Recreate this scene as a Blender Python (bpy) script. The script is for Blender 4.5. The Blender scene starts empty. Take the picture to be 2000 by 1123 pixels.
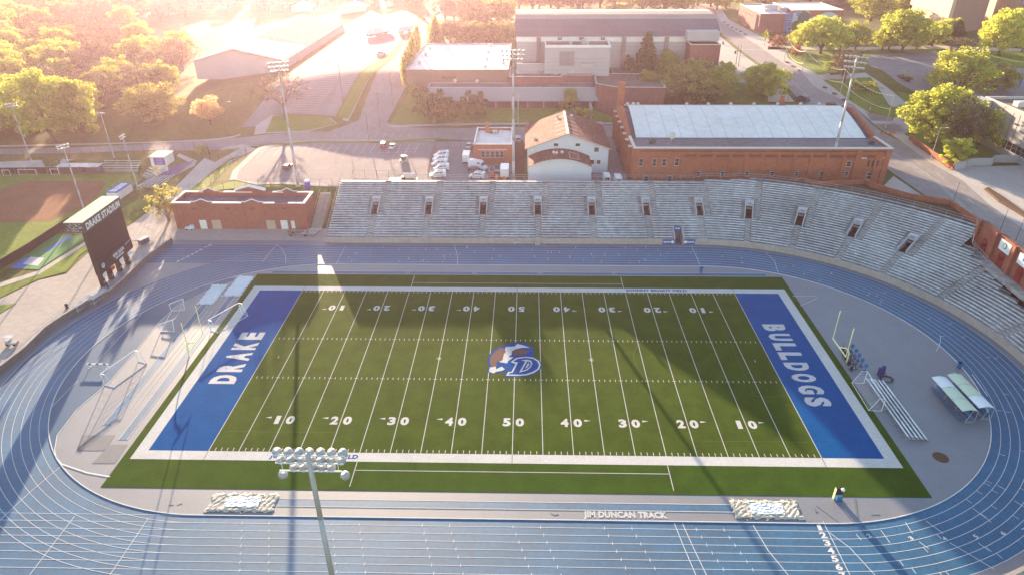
import bpy, bmesh, math, random
import numpy as np
from mathutils import Vector, Matrix, Euler
from mathutils.geometry import tessellate_polygon
S = bpy.context.scene
COL = S.collection
R = math.radians
# ---------------------------------------------------------------- camera
CF, CX, CY, CZ, CYAW, CPIT, CROL = 1324.197, 1.896348, -100.292942, 71.26615, 0.0237834, 0.512227, -0.0051790
def _basis():
    cy, sy = math.cos(CYAW), math.sin(CYAW); cp, sp = math.cos(CPIT), math.sin(CPIT); cr, sr = math.cos(CROL), math.sin(CROL)
    f = Vector((-sy*cp, cy*cp, -sp)); r = Vector((cy, sy, 0)); u = r.cross(f)
    return f, r*cr+u*sr, u*cr-r*sr
FW, RT, UP = _basis()
cam = bpy.data.cameras.new('camera'); camo = bpy.data.objects.new('camera', cam); COL.objects.link(camo)
cam.sensor_width = 36.0; cam.lens = CF/2000*36.0; cam.clip_start = 0.5; cam.clip_end = 6000
m3 = Matrix((RT, UP, -FW)).transposed()
camo.matrix_world = Matrix.Translation((CX, CY, CZ)) @ m3.to_4x4()
S.camera = camo
# ---------------------------------------------------------------- sky, sun, exposure
SUN_EL, SUN_AZ = 8.5, 15.8            # the sun stands left of +y
W = bpy.data.worlds.new('World'); S.world = W; W.use_nodes = True
nt = W.node_tree; nt.nodes.clear()
sk = nt.nodes.new('ShaderNodeTexSky'); sk.sky_type = 'NISHITA'; sk.sun_disc = False
sk.sun_elevation = R(SUN_EL); sk.sun_rotation = R(-SUN_AZ); sk.air_density = 1.0; sk.dust_density = 0.5; sk.ozone_density = 1.3
bg = nt.nodes.new('ShaderNodeBackground'); bg.inputs[1].default_value = 0.10
wo = nt.nodes.new('ShaderNodeOutputWorld'); nt.links.new(sk.outputs[0], bg.inputs[0]); nt.links.new(bg.outputs[0], wo.inputs[0])
sl = bpy.data.lights.new('sun', 'SUN'); sl.energy = 4.9; sl.angle = R(0.5); sl.color = (1.0, 0.77, 0.52)
so = bpy.data.objects.new('sun', sl); COL.objects.link(so)
sd = Vector((-math.sin(R(SUN_AZ))*math.cos(R(SUN_EL)), math.cos(R(SUN_AZ))*math.cos(R(SUN_EL)), math.sin(R(SUN_EL))))
so.rotation_euler = sd.to_track_quat('Z', 'Y').to_euler(); so.location = (-60, 160, 120)
S.view_settings.view_transform = 'Standard'; S.view_settings.look = 'None'; S.view_settings.gamma = 1
S.view_settings.exposure = 2.4
S.cycles.max_bounces = 6; S.cycles.volume_bounces = 0; S.cycles.transparent_max_bounces = 8
# ---------------------------------------------------------------- terrain and picking
def ss(t):
    t = min(1.0, max(0.0, t)); return t*t*(3-2*t)
def T(x, y):
    lo = max(ss((x+112)/50)*ss((y-58)/16), ss((x-100)/5)) * 5.0
    return lo + 11.0*ss((y-120)/50)*ss((x+190)/110)
def ray(px, py): return FW + RT*((px-1000)/CF) - UP*((py-561.5)/CF)
CAM = Vector((CX, CY, CZ))
def Pz(px, py, z=0.0):
    d = ray(px, py); return CAM + d*((z-CZ)/d.z)
def P(px, py, dz=0.0):
    d = ray(px, py); lo, hi = 40.0, 40.0
    while hi < 2500:
        p = CAM + d*hi
        if p.z <= T(p.x, p.y)+dz: break
        lo = hi; hi += 6.0
    for _ in range(24):
        m = (lo+hi)/2; p = CAM + d*m
        if p.z <= T(p.x, p.y)+dz: hi = m
        else: lo = m
    return CAM + d*hi
def Py(px, py, y):
    d = ray(px, py); return CAM + d*((y-CY)/d.y)
def Px(px, py, x):
    d = ray(px, py); return CAM + d*((x-CX)/d.x)
def Zat(px, py, x, y):
    d = ray(px, py); t = math.hypot(x-CX, y-CY)/math.hypot(d.x, d.y); return (CAM+d*t).z
def PXY(pts): return [tuple(P(a, b)[:2]) for a, b in pts]
# ---------------------------------------------------------------- materials
_m = {}
def mat(name, col, rough=.85, var=.18, scale=1.5, spec=.3, col2=None, metal=0.0, bump=0.0, detail=6, stretch=None):
    if name in _m: return _m[name]
    m = bpy.data.materials.new(name); m.use_nodes = True; nt = m.node_tree; N = nt.nodes; L = nt.links
    b = N['Principled BSDF']; b.inputs['Roughness'].default_value = rough; b.inputs['Specular IOR Level'].default_value = spec
    b.inputs['Metallic'].default_value = metal
    g = N.new('ShaderNodeNewGeometry'); n = N.new('ShaderNodeTexNoise'); n.inputs['Scale'].default_value = scale
    n.inputs['Detail'].default_value = detail; n.inputs['Roughness'].default_value = .65
    if stretch:
        mp = N.new('ShaderNodeMapping'); mp.inputs['Scale'].default_value = stretch
        L.new(g.outputs['Position'], mp.inputs['Vector']); L.new(mp.outputs[0], n.inputs['Vector'])
    else: L.new(g.outputs['Position'], n.inputs['Vector'])
    r = N.new('ShaderNodeValToRGB'); c = Vector(col); d = Vector(col2) if col2 else c*(1+var)
    r.color_ramp.elements[0].position = .3; r.color_ramp.elements[1].position = .7
    r.color_ramp.elements[0].color = (*(c*(1-var)), 1); r.color_ramp.elements[1].color = (*[min(1, q) for q in d], 1)
    L.new(n.outputs[0], r.inputs[0])
    n2 = N.new('ShaderNodeTexNoise'); n2.inputs['Scale'].default_value = scale*.11; n2.inputs['Detail'].default_value = 4
    L.new(g.outputs['Position'], n2.inputs['Vector'])
    mx = N.new('ShaderNodeMix'); mx.data_type = 'RGBA'; mx.blend_type = 'MULTIPLY'; mx.inputs[0].default_value = 1
    r2 = N.new('ShaderNodeValToRGB'); r2.color_ramp.elements[0].position = .35; r2.color_ramp.elements[1].position = .65
    r2.color_ramp.elements[0].color = (*[1-var*.8]*3, 1); r2.color_ramp.elements[1].color = (1, 1, 1, 1)
    L.new(n2.outputs[0], r2.inputs[0]); L.new(r.outputs[0], mx.inputs[6]); L.new(r2.outputs[0], mx.inputs[7])
    L.new(mx.outputs[2], b.inputs['Base Color'])
    if bump:
        bp = N.new('ShaderNodeBump'); bp.inputs['Strength'].default_value = bump; bp.inputs['Distance'].default_value = .05
        L.new(n.outputs[0], bp.inputs['Height']); L.new(bp.outputs[0], b.inputs['Normal'])
    _m[name] = m; return m
def brick(name, c1, c2, mortar, bw=.6, bh=.2):
    if name in _m: return _m[name]
    m = mat(name, c1, .9, .15, .8, .2); nt = m.node_tree; N = nt.nodes; L = nt.links; b = N['Principled BSDF']
    src = b.inputs['Base Color'].links[0].from_socket
    g = N.new('ShaderNodeNewGeometry'); sp = N.new('ShaderNodeSeparateXYZ'); L.new(g.outputs['Position'], sp.inputs[0])
    ad = N.new('ShaderNodeMath'); L.new(sp.outputs[0], ad.inputs[0]); L.new(sp.outputs[1], ad.inputs[1])
    cb = N.new('ShaderNodeCombineXYZ'); L.new(ad.outputs[0], cb.inputs[0]); L.new(sp.outputs[2], cb.inputs[1])
    bt = N.new('ShaderNodeTexBrick'); bt.inputs['Scale'].default_value = 1; bt.inputs['Brick Width'].default_value = bw
    bt.inputs['Row Height'].default_value = bh; bt.inputs['Mortar Size'].default_value = .02
    bt.inputs['Color1'].default_value = (1, 1, 1, 1); k = [min(1.6, b_/max(a_, .001)) for a_, b_ in zip(c1, c2)]
    bt.inputs['Color2'].default_value = (*k, 1); bt.inputs['Mortar'].default_value = (1.25, 1.35, 1.5, 1)
    L.new(cb.outputs[0], bt.inputs['Vector'])
    mx = N.new('ShaderNodeMix'); mx.data_type = 'RGBA'; mx.blend_type = 'MULTIPLY'; mx.inputs[0].default_value = 1
    L.new(src, mx.inputs[6]); L.new(bt.outputs[0], mx.inputs[7]); L.new(mx.outputs[2], b.inputs['Base Color'])
    return m
def leafmat(name, c1, c2, trans=.45):
    m = bpy.data.materials.new(name); m.use_nodes = True; nt = m.node_tree; N = nt.nodes; L = nt.links; N.clear()
    o = N.new('ShaderNodeOutputMaterial'); d = N.new('ShaderNodeBsdfDiffuse'); t = N.new('ShaderNodeBsdfTranslucent'); x = N.new('ShaderNodeMixShader')
    g = N.new('ShaderNodeNewGeometry'); n = N.new('ShaderNodeTexNoise'); n.inputs['Scale'].default_value = .45; n.inputs['Detail'].default_value = 5
    oi = N.new('ShaderNodeObjectInfo'); L.new(g.outputs['Position'], n.inputs['Vector'])
    r = N.new('ShaderNodeValToRGB'); r.color_ramp.elements[0].position = .32; r.color_ramp.elements[1].position = .68
    r.color_ramp.elements[0].color = (*c1, 1); r.color_ramp.elements[1].color = (*c2, 1); L.new(n.outputs[0], r.inputs[0])
    hs = N.new('ShaderNodeHueSaturation'); ma = N.new('ShaderNodeMapRange'); ma.inputs[3].default_value = .95; ma.inputs[4].default_value = 1.25
    L.new(oi.outputs['Random'], ma.inputs[0]); L.new(ma.outputs[0], hs.inputs['Value']); L.new(r.outputs[0], hs.inputs['Color'])
    L.new(hs.outputs[0], d.inputs[0]); L.new(hs.outputs[0], t.inputs[0]); x.inputs[0].default_value = trans
    L.new(d.outputs[0], x.inputs[1]); L.new(t.outputs[0], x.inputs[2]); L.new(x.outputs[0], o.inputs[0]); return m
M = dict(
 grass=mat('grass', (.12, .13, .03), .95, .35, .6, .1), lawn=mat('lawn', (.15, .21, .03), .95, .25, .9, .1),
 drygrass=mat('dry_grass', (.17, .15, .045), .95, .25, .9, .1),
 turf=mat('turf', (.050, .084, .008), .95, .28, 3.0, .05, stretch=(.6, 3, 1)), turf2=mat('turf_edge', (.040, .082, .009), .95, .26, 3.0, .05, stretch=(.6, 3, 1)),
 bluez=mat('endzone_blue', (.001, .080, .25), .95, .16, 3, .02), white=mat('field_white', (.52, .50, .48), .95, .12, 3, .1),
 line=mat('line_white', (.62, .61, .59), .9, .08, 3, .05), brown=mat('emblem_brown', (.14, .075, .055), .9, .1, 3, .1),
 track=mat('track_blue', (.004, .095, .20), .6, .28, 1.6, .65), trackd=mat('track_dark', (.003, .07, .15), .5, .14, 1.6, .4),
 infield=mat('infield_grey', (.165, .172, .195), .55, .1, 3, .7), infd=mat('infield_patch', (.135, .138, .155), .7, .1, 5, .4),
 asphalt=mat('asphalt', (.26, .235, .23), .95, .18, 1.2, .06), road=mat('road', (.31, .27, .25), .95, .16, 1.0, .06, stretch=(1, .3, 1)),
 concrete=mat('concrete', (.40, .35, .31), .95, .12, .8, .08), walk=mat('pavement', (.46, .41, .37), .95, .12, 1.2, .08),
 stand=mat('stand_concrete', (.36, .355, .35), .9, .42, .7, .2), bench=mat('bench_metal', (.62, .65, .67), .5, .35, .9, .4),
 cream=mat('cream_wall', (.42, .355, .31), .9, .14, 1, .2), steel=mat('steel', (.42, .42, .43), .45, .1, 3, .5), dsteel=mat('dark_steel', (.06, .055, .055), .6, .2, 3, .4),
 wmetal=mat('white_metal', (.70, .70, .72), .5, .06, 2, .4), board=mat('board_dark', (.022, .017, .018), .6, .15, 2, .4), boardtop=mat('board_top', (.45, .40, .34), .6, .3, 1.2, .3, stretch=(.4, 3, 1)),
 darkband=mat('board_band', (.075, .07, .072), .6, .1, 2, .3), letter=mat('letter_cream', (.66, .66, .60), .7, .04, 2, .3),
 brick=brick('brick_red', (.32, .105, .065), (.25, .08, .05), None), brick2=brick('brick_orange', (.38, .125, .065), (.30, .095, .05), None),
 brickd=brick('brick_dark', (.17, .075, .048), (.13, .06, .04), None), tan=mat('tan_stone', (.50, .37, .27), .9, .08, .8, .2), tand=mat('brown_wall_and_shade', (.26, .17, .125), .9, .1, .8, .2),
 coping=mat('coping', (.60, .55, .50), .8, .1, 2, .3), wroof=mat('white_roof', (.78, .74, .69), .85, .1, .5, .15), groof=mat('grey_roof', (.19, .18, .19), .95, .25, .7, .03),
 broof=mat('gravel_roof', (.20, .145, .12), .95, .25, .8, .1), droof=mat('dark_roof', (.125, .11, .145), .9, .2, .6, .2),
 rust=mat('rusty_roof', (.18, .06, .045), .9, .35, .9, .1, col2=(.30, .135, .10), stretch=(3, .35, 1)), siding=mat('pale_siding', (.60, .62, .64), .7, .06, 3, .3, stretch=(4, 4, .2)),
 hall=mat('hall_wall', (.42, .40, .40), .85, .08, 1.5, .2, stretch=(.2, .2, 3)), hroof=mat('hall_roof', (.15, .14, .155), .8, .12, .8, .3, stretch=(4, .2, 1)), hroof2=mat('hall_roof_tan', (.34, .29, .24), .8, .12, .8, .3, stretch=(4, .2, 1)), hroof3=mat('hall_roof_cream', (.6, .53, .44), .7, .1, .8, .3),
 dirt=mat('infield_dirt', (.235, .108, .055), .95, .18, 1.5, .1), soil=mat('soil', (.13, .08, .05), .95, .3, 1.5, .1), glass=mat('glass', (.03, .035, .045), .15, .2, 1, .8),
 paint_w=mat('paint_white', (.72, .72, .74), .3, .03, 1, .5), paint_s=mat('paint_silver', (.38, .37, .37), .3, .03, 1, .6), paint_r=mat('paint_red', (.22, .03, .03), .3, .03, 1, .6),
 paint_d=mat('paint_dark', (.05, .05, .07), .3, .03, 1, .6), paint_b=mat('paint_navy', (.02, .045, .13), .3, .03, 1, .6), tyre=mat('tyre', (.02, .02, .02), .8, .1, 3, .3),
 red=mat('sign_red', (.45, .04, .04), .6, .05, 1, .3), reddoor=mat('door_red', (.24, .025, .025), .6, .08, 1, .3), printb=mat('print_blue', (.003, .07, .24), .95, .08, 3, .02), lampw=mat('lamp_shell', (.40, .40, .42), .45, .12, 3, .5), sblue=mat('sign_blue', (.01, .10, .30), .6, .05, 1, .3), bright=mat('sign_white', (.75, .76, .78), .6, .03, 1, .3),
 purple=mat('sign_purple', (.13, .06, .28), .6, .05, 1, .3), yellow=mat('goal_yellow', (.82, .78, .40), .45, .03, 1, .5), orange=mat('orange', (.6, .13, .03), .6, .05, 1, .3),
 dkgreen=mat('pad_green', (.05, .22, .06), .8, .1, 2, .2), padblue=mat('pad_blue', (.07, .16, .42), .8, .1, 2, .2), tarp=mat('tarp', (.58, .62, .64), .6, .12, 2, .4, bump=.6), burlap=mat('burlap', (.50, .45, .38), .9, .2, 3, .2, bump=.6),
 canopy=mat('canopy_pale', (.52, .60, .44), .5, .06, 2, .4), canopyw=mat('canopy_white', (.68, .72, .74), .5, .05, 2, .4), bblue=mat('bench_blue', (.02, .14, .30), .6, .08, 2, .4),
 bark=mat('bark', (.14, .09, .06), .95, .25, 3, .1), glow=mat('bulb', (.8, .7, .5), .5, .02, 1, .3), screen=mat('fence_screen', (.035, .035, .03), .9, .2, 1, .1),
 ledge=mat('bright_roof', (.78, .75, .72), .7, .08, .5, .3), brick_p=brick('brick_plum', (.25, .10, .075), (.2, .08, .06), None), timber=mat('timber', (.24, .16, .10), .9, .2, 2, .2))
# ---------------------------------------------------------------- mesh building
class MB:
    def __init__(s): s.v = []; s.f = []; s.mi = []; s.c = 0
    def add(s, vs, fs):
        o = len(s.v); s.v += [tuple(v) for v in vs]; s.f += [tuple(i+o for i in f) for f in fs]; s.mi += [s.c]*len(fs); return s
    def box(s, cx, cy, cz, sx, sy, sz, rz=0.0):
        c, n = math.cos(rz), math.sin(rz); vs = []
        for k in (-.5, .5):
            for a, b in ((-.5, -.5), (.5, -.5), (.5, .5), (-.5, .5)):
                x, y = a*sx, b*sy; vs.append((cx+x*c-y*n, cy+x*n+y*c, cz+k*sz))
        return s.add(vs, [(3, 2, 1, 0), (4, 5, 6, 7), (0, 1, 5, 4), (1, 2, 6, 5), (2, 3, 7, 6), (3, 0, 4, 7)])
    def bx(s, x0, x1, y0, y1, z0, z1): return s.box((x0+x1)/2, (y0+y1)/2, (z0+z1)/2, x1-x0, y1-y0, z1-z0)
    def prism(s, poly, z0, z1, top=True, bot=True):
        a = sum(poly[i][0]*poly[(i+1) % len(poly)][1]-poly[(i+1) % len(poly)][0]*poly[i][1] for i in range(len(poly)))
        if a < 0: poly = poly[::-1]
        n = len(poly); vs = [(p[0], p[1], z0) for p in poly]+[(p[0], p[1], z1) for p in poly]
        fs = [(i, (i+1) % n, n+(i+1) % n, n+i) for i in range(n)]
        tr = tessellate_polygon([[Vector((p[0], p[1], 0)) for p in poly]])
        for t in tr:
            p0, p1, p2 = (poly[i] for i in t)
            ar = (p1[0]-p0[0])*(p2[1]-p0[1])-(p2[0]-p0[0])*(p1[1]-p0[1]); t = t if ar > 0 else t[::-1]
            if top: fs.append(tuple(n+i for i in t))
            if bot: fs.append(tuple(t[::-1]))
        return s.add(vs, fs)
    def tube(s, p0, p1, r0, r1=None, n=8):
        r1 = r0 if r1 is None else r1; p0 = Vector(p0); p1 = Vector(p1); d = (p1-p0)
        if d.length < 1e-6: return s
        d.normalize(); a = d.cross(Vector((0, 0, 1)) if abs(d.z) < .9 else Vector((1, 0, 0))).normalized(); b = d.cross(a)
        vs = [p0+(a*math.cos(2*math.pi*i/n)+b*math.sin(2*math.pi*i/n))*r0 for i in range(n)]+[p1+(a*math.cos(2*math.pi*i/n)+b*math.sin(2*math.pi*i/n))*r1 for i in range(n)]
        return s.add(vs, [(i, n+i, n+(i+1) % n, (i+1) % n) for i in range(n)]+[tuple(range(n)), tuple(range(2*n-1, n-1, -1))])
    def path(s, pts, r, n=6):
        for a, b in zip(pts[:-1], pts[1:]): s.tube(a, b, r, None, n)
        return s
    def lathe(s, prof, o=(0, 0, 0), axis=(0, 0, 1), n=12):
        o = Vector(o); d = Vector(axis).normalized(); a = d.cross(Vector((0, 0, 1)) if abs(d.z) < .9 else Vector((1, 0, 0))).normalized(); b = d.cross(a)
        vs = []; m = len(prof)
        for r, h in prof:
            for i in range(n):
                t = 2*math.pi*i/n; vs.append(o+d*h+(a*math.cos(t)+b*math.sin(t))*r)
        fs = [(j*n+i, j*n+(i+1) % n, (j+1)*n+(i+1) % n, (j+1)*n+i) for j in range(m-1) for i in range(n)]
        return s.add(vs, fs+[tuple(range(n-1, -1, -1)), tuple(range((m-1)*n, m*n))])
    def quad(s, a, b, c, d): return s.add([a, b, c, d], [(0, 1, 2, 3)])
    def strip(s, pts, w, z=None):      # flat ribbon along xy points
        L = []; Rr = []
        for i, p in enumerate(pts):
            a = Vector(pts[max(0, i-1)][:2]); b = Vector(pts[min(len(pts)-1, i+1)][:2]); d = (b-a).normalized(); nn = Vector((-d.y, d.x))*w/2
            zz = z if z is not None else p[2]
            L.append((p[0]+nn.x, p[1]+nn.y, zz)); Rr.append((p[0]-nn.x, p[1]-nn.y, zz))
        n = len(pts); return s.add(L+Rr, [(i, n+i, n+i+1, i+1) for i in range(n-1)])
    def profile(s, prof, y0, y1):      # xz profile extruded along y
        n = len(prof); vs = [(p[0], y0, p[1]) for p in prof]+[(p[0], y1, p[1]) for p in prof]
        return s.add(vs, [(i, n+i, n+(i+1) % n, (i+1) % n) for i in range(n)]+[tuple(range(n)), tuple(range(2*n-1, n-1, -1))])
    def build(s, name, mats, parent=None, smooth=False, world=True):
        me = bpy.data.meshes.new(name)
        off = Vector((0, 0, 0))
        if parent is not None and world:
            q = parent
            while q is not None: off = off+q.location; q = q.parent
        me.from_pydata([(v[0]-off.x, v[1]-off.y, v[2]-off.z) for v in s.v], [], s.f)
        for m in (mats if isinstance(mats, (list, tuple)) else [mats]): me.materials.append(m)
        if any(s.mi): me.polygons.foreach_set('material_index', s.mi)
        if smooth: me.polygons.foreach_set('use_smooth', [True]*len(s.f))
        me.update()
        o = bpy.data.objects.new(name, me); COL.objects.link(o)
        if parent is not None: o.parent = parent
        return o
def tag(o, label=None, cat=None, group=None, kind=None):
    if label: o['label'] = label
    if cat: o['category'] = cat
    if group: o['group'] = group
    if kind: o['kind'] = kind
    return o
def thing(name, label, cat, loc=(0, 0, 0), group=None, rz=0.0):
    o = bpy.data.objects.new(name, None); COL.objects.link(o); o.location = loc; o.rotation_euler.z = rz; o.empty_display_size = .5
    return tag(o, label, cat, group)
KIDS = {}
def copy_tree(o, parent=None):
    c = o.copy(); COL.objects.link(c)
    if parent is not None: c.parent = parent
    for ch in [k for k in bpy.data.objects if k.parent == o and k is not c]: copy_tree(ch, c)
    return c
class Proto:                        # first use hands out the prototype itself, later uses copy it
    def __init__(s, f): s.f = f; s.o = None; s.tree = None
    def put(s, loc, rz, label, cat, group=None, sc=1.0):
        if s.o is None:
            s.o = s.f(); r = s.o; s.kids = None
        else:
            r = s.o.copy(); COL.objects.link(r); s._cp(s.o, r)
        r.location = loc; r.rotation_euler = (0, 0, rz); r.scale = sc if isinstance(sc, tuple) else (sc, sc, sc)
        for k in ('label', 'category', 'group'):
            if k in r: del r[k]
        return tag(r, label, cat, group)
    def _cp(s, a, b):
        if s.tree is None:
            s.tree = {}
            for k in bpy.data.objects:
                if k.parent is not None: s.tree.setdefault(k.parent.name, []).append(k)
        for ch in s.tree.get(a.name, []):
            c = ch.copy(); COL.objects.link(c); c.parent = b; s._cp(ch, c)
def cut(pg, ax, lines):
    out = []
    for poly in pg:
        cur = poly; lo = min(p[ax] for p in poly); hi = max(p[ax] for p in poly)
        for l in lines:
            if l <= lo+1e-6 or l >= hi-1e-6: continue
            A = []; B = []
            for i, p in enumerate(cur):
                q = cur[(i+1) % len(cur)]; dp = p[ax]-l; dq = q[ax]-l
                (A if dp <= 0 else B).append(p)
                if dp*dq < 0:
                    t = dp/(dp-dq); m = (p[0]+(q[0]-p[0])*t, p[1]+(q[1]-p[1])*t); A.append(m); B.append(m)
            if len(A) >= 3: out.append(A)
            cur = B
            if len(cur) < 3: break
        if len(cur) >= 3: out.append(cur)
    return out
XL = [-190+i*5 for i in range(16)]+[-112+i*2.5 for i in range(21)]+[100, 101, 102, 103, 104, 105]
XL = sorted(set(XL)); YL = [58+i for i in range(17)]+[120+i*2 for i in range(26)]
def sheet(name, polys, m, dz, kind='structure', parent=None, flat=False, label=None, cat=None):
    pg = []
    for poly in polys:
        a = sum(poly[i][0]*poly[(i+1) % len(poly)][1]-poly[(i+1) % len(poly)][0]*poly[i][1] for i in range(len(poly)))
        if a < 0: poly = poly[::-1]
        for t in tessellate_polygon([[Vector((p[0], p[1], 0)) for p in poly]]):
            q = [poly[i][:2] for i in t]
            ar = (q[1][0]-q[0][0])*(q[2][1]-q[0][1])-(q[2][0]-q[0][0])*(q[1][1]-q[0][1])
            if abs(ar) < 1e-6: continue
            pg.append([tuple(p) for p in (q if ar > 0 else q[::-1])])
    if not flat: pg = cut(cut(pg, 0, XL), 1, YL)
    mb = MB()
    for q in pg: mb.add([(p[0], p[1], (0 if flat else T(*p))+dz) for p in q], [tuple(range(len(q)))])
    o = mb.build(name, m, parent)
    if parent is None: tag(o, label, cat, None, kind)
    return o
def ribbon(pts, w):                  # polygon round a polyline
    L = []; Rr = []
    for i, p in enumerate(pts):
        a = Vector(pts[max(0, i-1)][:2]); b = Vector(pts[min(len(pts)-1, i+1)][:2]); d = (b-a).normalized(); n = Vector((-d.y, d.x))*w/2
        L.append((p[0]+n.x, p[1]+n.y)); Rr.append((p[0]-n.x, p[1]-n.y))
    return L+Rr[::-1]
def ribs(pts, w): return [ribbon(pts[i:i+2], w) for i in range(len(pts)-1)]
_fc = {}
def textmesh(body, c, u, v, width, height, bold=.02):
    """verts/faces of a word laid in the plane of u, v, scaled to width x height about c"""
    key = (body, bold)
    if key not in _fc:
        cu = bpy.data.curves.new('t', 'FONT'); cu.body = body; cu.offset = bold; cu.resolution_u = 3; cu.space_character = 1.06; cu.fill_mode = 'BOTH'
        o = bpy.data.objects.new('t', cu); COL.objects.link(o); dg = bpy.context.evaluated_depsgraph_get()
        me = o.evaluated_get(dg).to_mesh(); vs = [tuple(q.co) for q in me.vertices]; fs = [tuple(p.vertices) for p in me.polygons]
        o.evaluated_get(dg).to_mesh_clear(); bpy.data.objects.remove(o); bpy.data.curves.remove(cu); _fc[key] = (vs, fs)
    vs, fs = _fc[key]; c = Vector(c); u = Vector(u).normalized(); v = Vector(v).normalized()
    if body == '1': width *= .6
    x0 = min(q[0] for q in vs); x1 = max(q[0] for q in vs); y0 = min(q[1] for q in vs); y1 = max(q[1] for q in vs)
    out = [c+u*((q[0]-(x0+x1)/2)/(x1-x0)*width)+v*((q[1]-(y0+y1)/2)/(y1-y0)*height) for q in vs]
    return out, fs
def text(mb, *a, **k):
    v, f = textmesh(*a, **k); mb.add(v, f)
# ================================================================ GROUND
gx = sorted(set([-900, -600, -400, -300, -240]+XL+[-50, 0, 50, 150, 250, 400, 700, 1000])); gy = sorted(set([-260, -150, -60, 0, 40]+YL+[90, 105, 200, 300, 500, 900, 1600]))
g = MB(); n_ = len(gx)
g.add([(x, y, T(x, y)) for y in gy for x in gx], [(j*n_+i, j*n_+i+1, (j+1)*n_+i+1, (j+1)*n_+i) for j in range(len(gy)-1) for i in range(n_-1)])
tag(g.build('ground', M['grass']), kind='structure')
def arc(cx, r, a0, a1, n): return [(cx+r*math.sin(a0+(a1-a0)*i/n), r*math.cos(a0+(a1-a0)*i/n)) for i in range(n+1)]
def oval(r, n=48): return arc(42.2, r, 0, math.pi, n)+arc(-42.2, r, math.pi, 2*math.pi, n)
# concrete aprons and plaza
sheet('plaza', [PXY([(-260, 600), (0, 583), (75, 548), (130, 535), (155, 510), (180, 488), (240, 450), (300, 405), (345, 398), (352, 447), (640, 447), (640, 476), (335, 476), (280, 512), (225, 552), (160, 600), (90, 650), (0, 733), (-300, 980)])], M['concrete'], .03)
sheet('stadium_apron', [[(-98, -70), (120, -70), (120, 49), (-86, 49), (-89.5, 38), (-90, 30), (-92.5, 14), (-93, 0)]], M['infield'], .04, flat=True)
# the running track
RI, LW = 36.7, 1.22
ringo, ringi = oval(RI+8*LW, 64), oval(RI, 64)
k = len(ringo); tr = MB()
tr.add([(p[0], p[1], .06) for p in ringo]+[(p[0], p[1], .06) for p in ringi], [(i, k+i, k+(i+1) % k, (i+1) % k) for i in range(k)][::1])
tr.add([(-95, -46.5, .055), (-42, -46.5, .055), (-42, -36.7, .055), (-95, -36.7, .055)], [(0, 1, 2, 3)])
tr.add([(-86, 36.9, .055), (-42, 36.9, .055), (-42, 46.5, .055), (-86.5, 46.5, .055)], [(0, 1, 2, 3)])
trk = tag(tr.build('running_track', M['track']), kind='structure')
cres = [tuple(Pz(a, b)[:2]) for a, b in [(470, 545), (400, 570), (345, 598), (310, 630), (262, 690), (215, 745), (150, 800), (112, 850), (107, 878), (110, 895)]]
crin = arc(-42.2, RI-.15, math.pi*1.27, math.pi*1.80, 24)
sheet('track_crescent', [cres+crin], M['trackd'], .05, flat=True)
# lane lines, curb
ln = MB()
for i in range(1, 9):
    o_ = oval(RI+i*LW, 64); o_.append(o_[0]); ln.strip(o_, .068, .075)
for i in range(0, 9):
    y = RI+i*LW; ln.strip([(-95, -y), (-42.2, -y)], .068, .074); 
    if i: ln.strip([(-85.5, y), (-42.2, y)], .068, .074)
def pl(pts, w=.09, z=.08): ln.strip([tuple(Pz(a, b)[:2]) for a, b in pts], w, z)
for q in ([(540, 478), (553, 490), (558, 502), (558, 515)], [(676, 479), (657, 516)], [(541, 478), (512, 513)], [(887, 479), (893, 498), (894, 518)], [(1350, 481), (1367, 518)], [(1496, 495), (1512, 510), (1520, 533)],
          [(1607, 1018), (1660, 1123)], [(1317, 1022), (1333, 1062), (1362, 1130)], [(1333, 1023), (1352, 1065), (1383, 1130)], [(1471, 1026), (1500, 1075), (1545, 1130)], [(1620, 1040), (1660, 1070), (1715, 1130)],
          [(1720, 1035), (1738, 1060)], [(1768, 1020), (1782, 1042)], [(1808, 1017), (1842, 1042)], [(1855, 1060), (1942, 1112)], [(1795, 1058), (1814, 1072)], [(1910, 1060), (1932, 1076)], [(1981, 978), (2000, 990)], [(1948, 948), (1965, 957)], [(1900, 993), (1936, 1020)], [(1672, 1043), (1682, 1055)],
          [(290, 1012), (215, 1123)], [(118, 912), (60, 960), (-20, 1035)], [(146, 1008), (58, 1123)]): pl(q)
rnd = random.Random(4)
for i in range(1, 8):
    y = RI+i*LW
    for x0 in (-36, -24, -12, 0, 12, 24):
        for dx in (0, 3.6): ln.bx(x0+dx+i*.4-.04, x0+dx+i*.4+.04, -y-.25, -y+.25, .076, .079)
    for k in range(9):
        s_ = rnd.uniform(-40, 42); ln.bx(s_-.04, s_+.04, y, y+LW*rnd.choice((.5, 1)), .076, .079)
    for k in range(8):
        a = rnd.uniform(.1, 3.0); r = RI+i*LW
        ln.strip([(42.2+r*math.sin(a), r*math.cos(a)), (42.2+(r+.8)*math.sin(a), (r+.8)*math.cos(a))], .08, .078)
for i in range(8): text(ln, str(i+1), (-78.5+i*.55, 37.6+i*LW, .081), (1, -.25, 0), (.25, 1, 0), .7, .95)
for i in range(7): text(ln, str(i+1), (40.6+i*.02, -(RI+.62+i*LW), .081), (1, 0, 0), (0, 1, 0), .85, .95, bold=.04)
for x_, i in ((46.5, 1), (51.7, 2), (56, 3), (60.2, 4), (64, 5), (67.2, 6)):
    a = math.atan2(x_-42.2, 1); y = -math.sqrt(max(1, (RI+(i+.7)*LW)**2-(x_-42.2)**2)); text(ln, str(i+1), (x_, y, .081), (1, .5, 0), (-.5, 1, 0), .55, .6)
ln.build('lane_markings', M['line'], trk)
cb = MB(); c0 = oval(RI-.05, 64); c0.append(c0[0])
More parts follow.
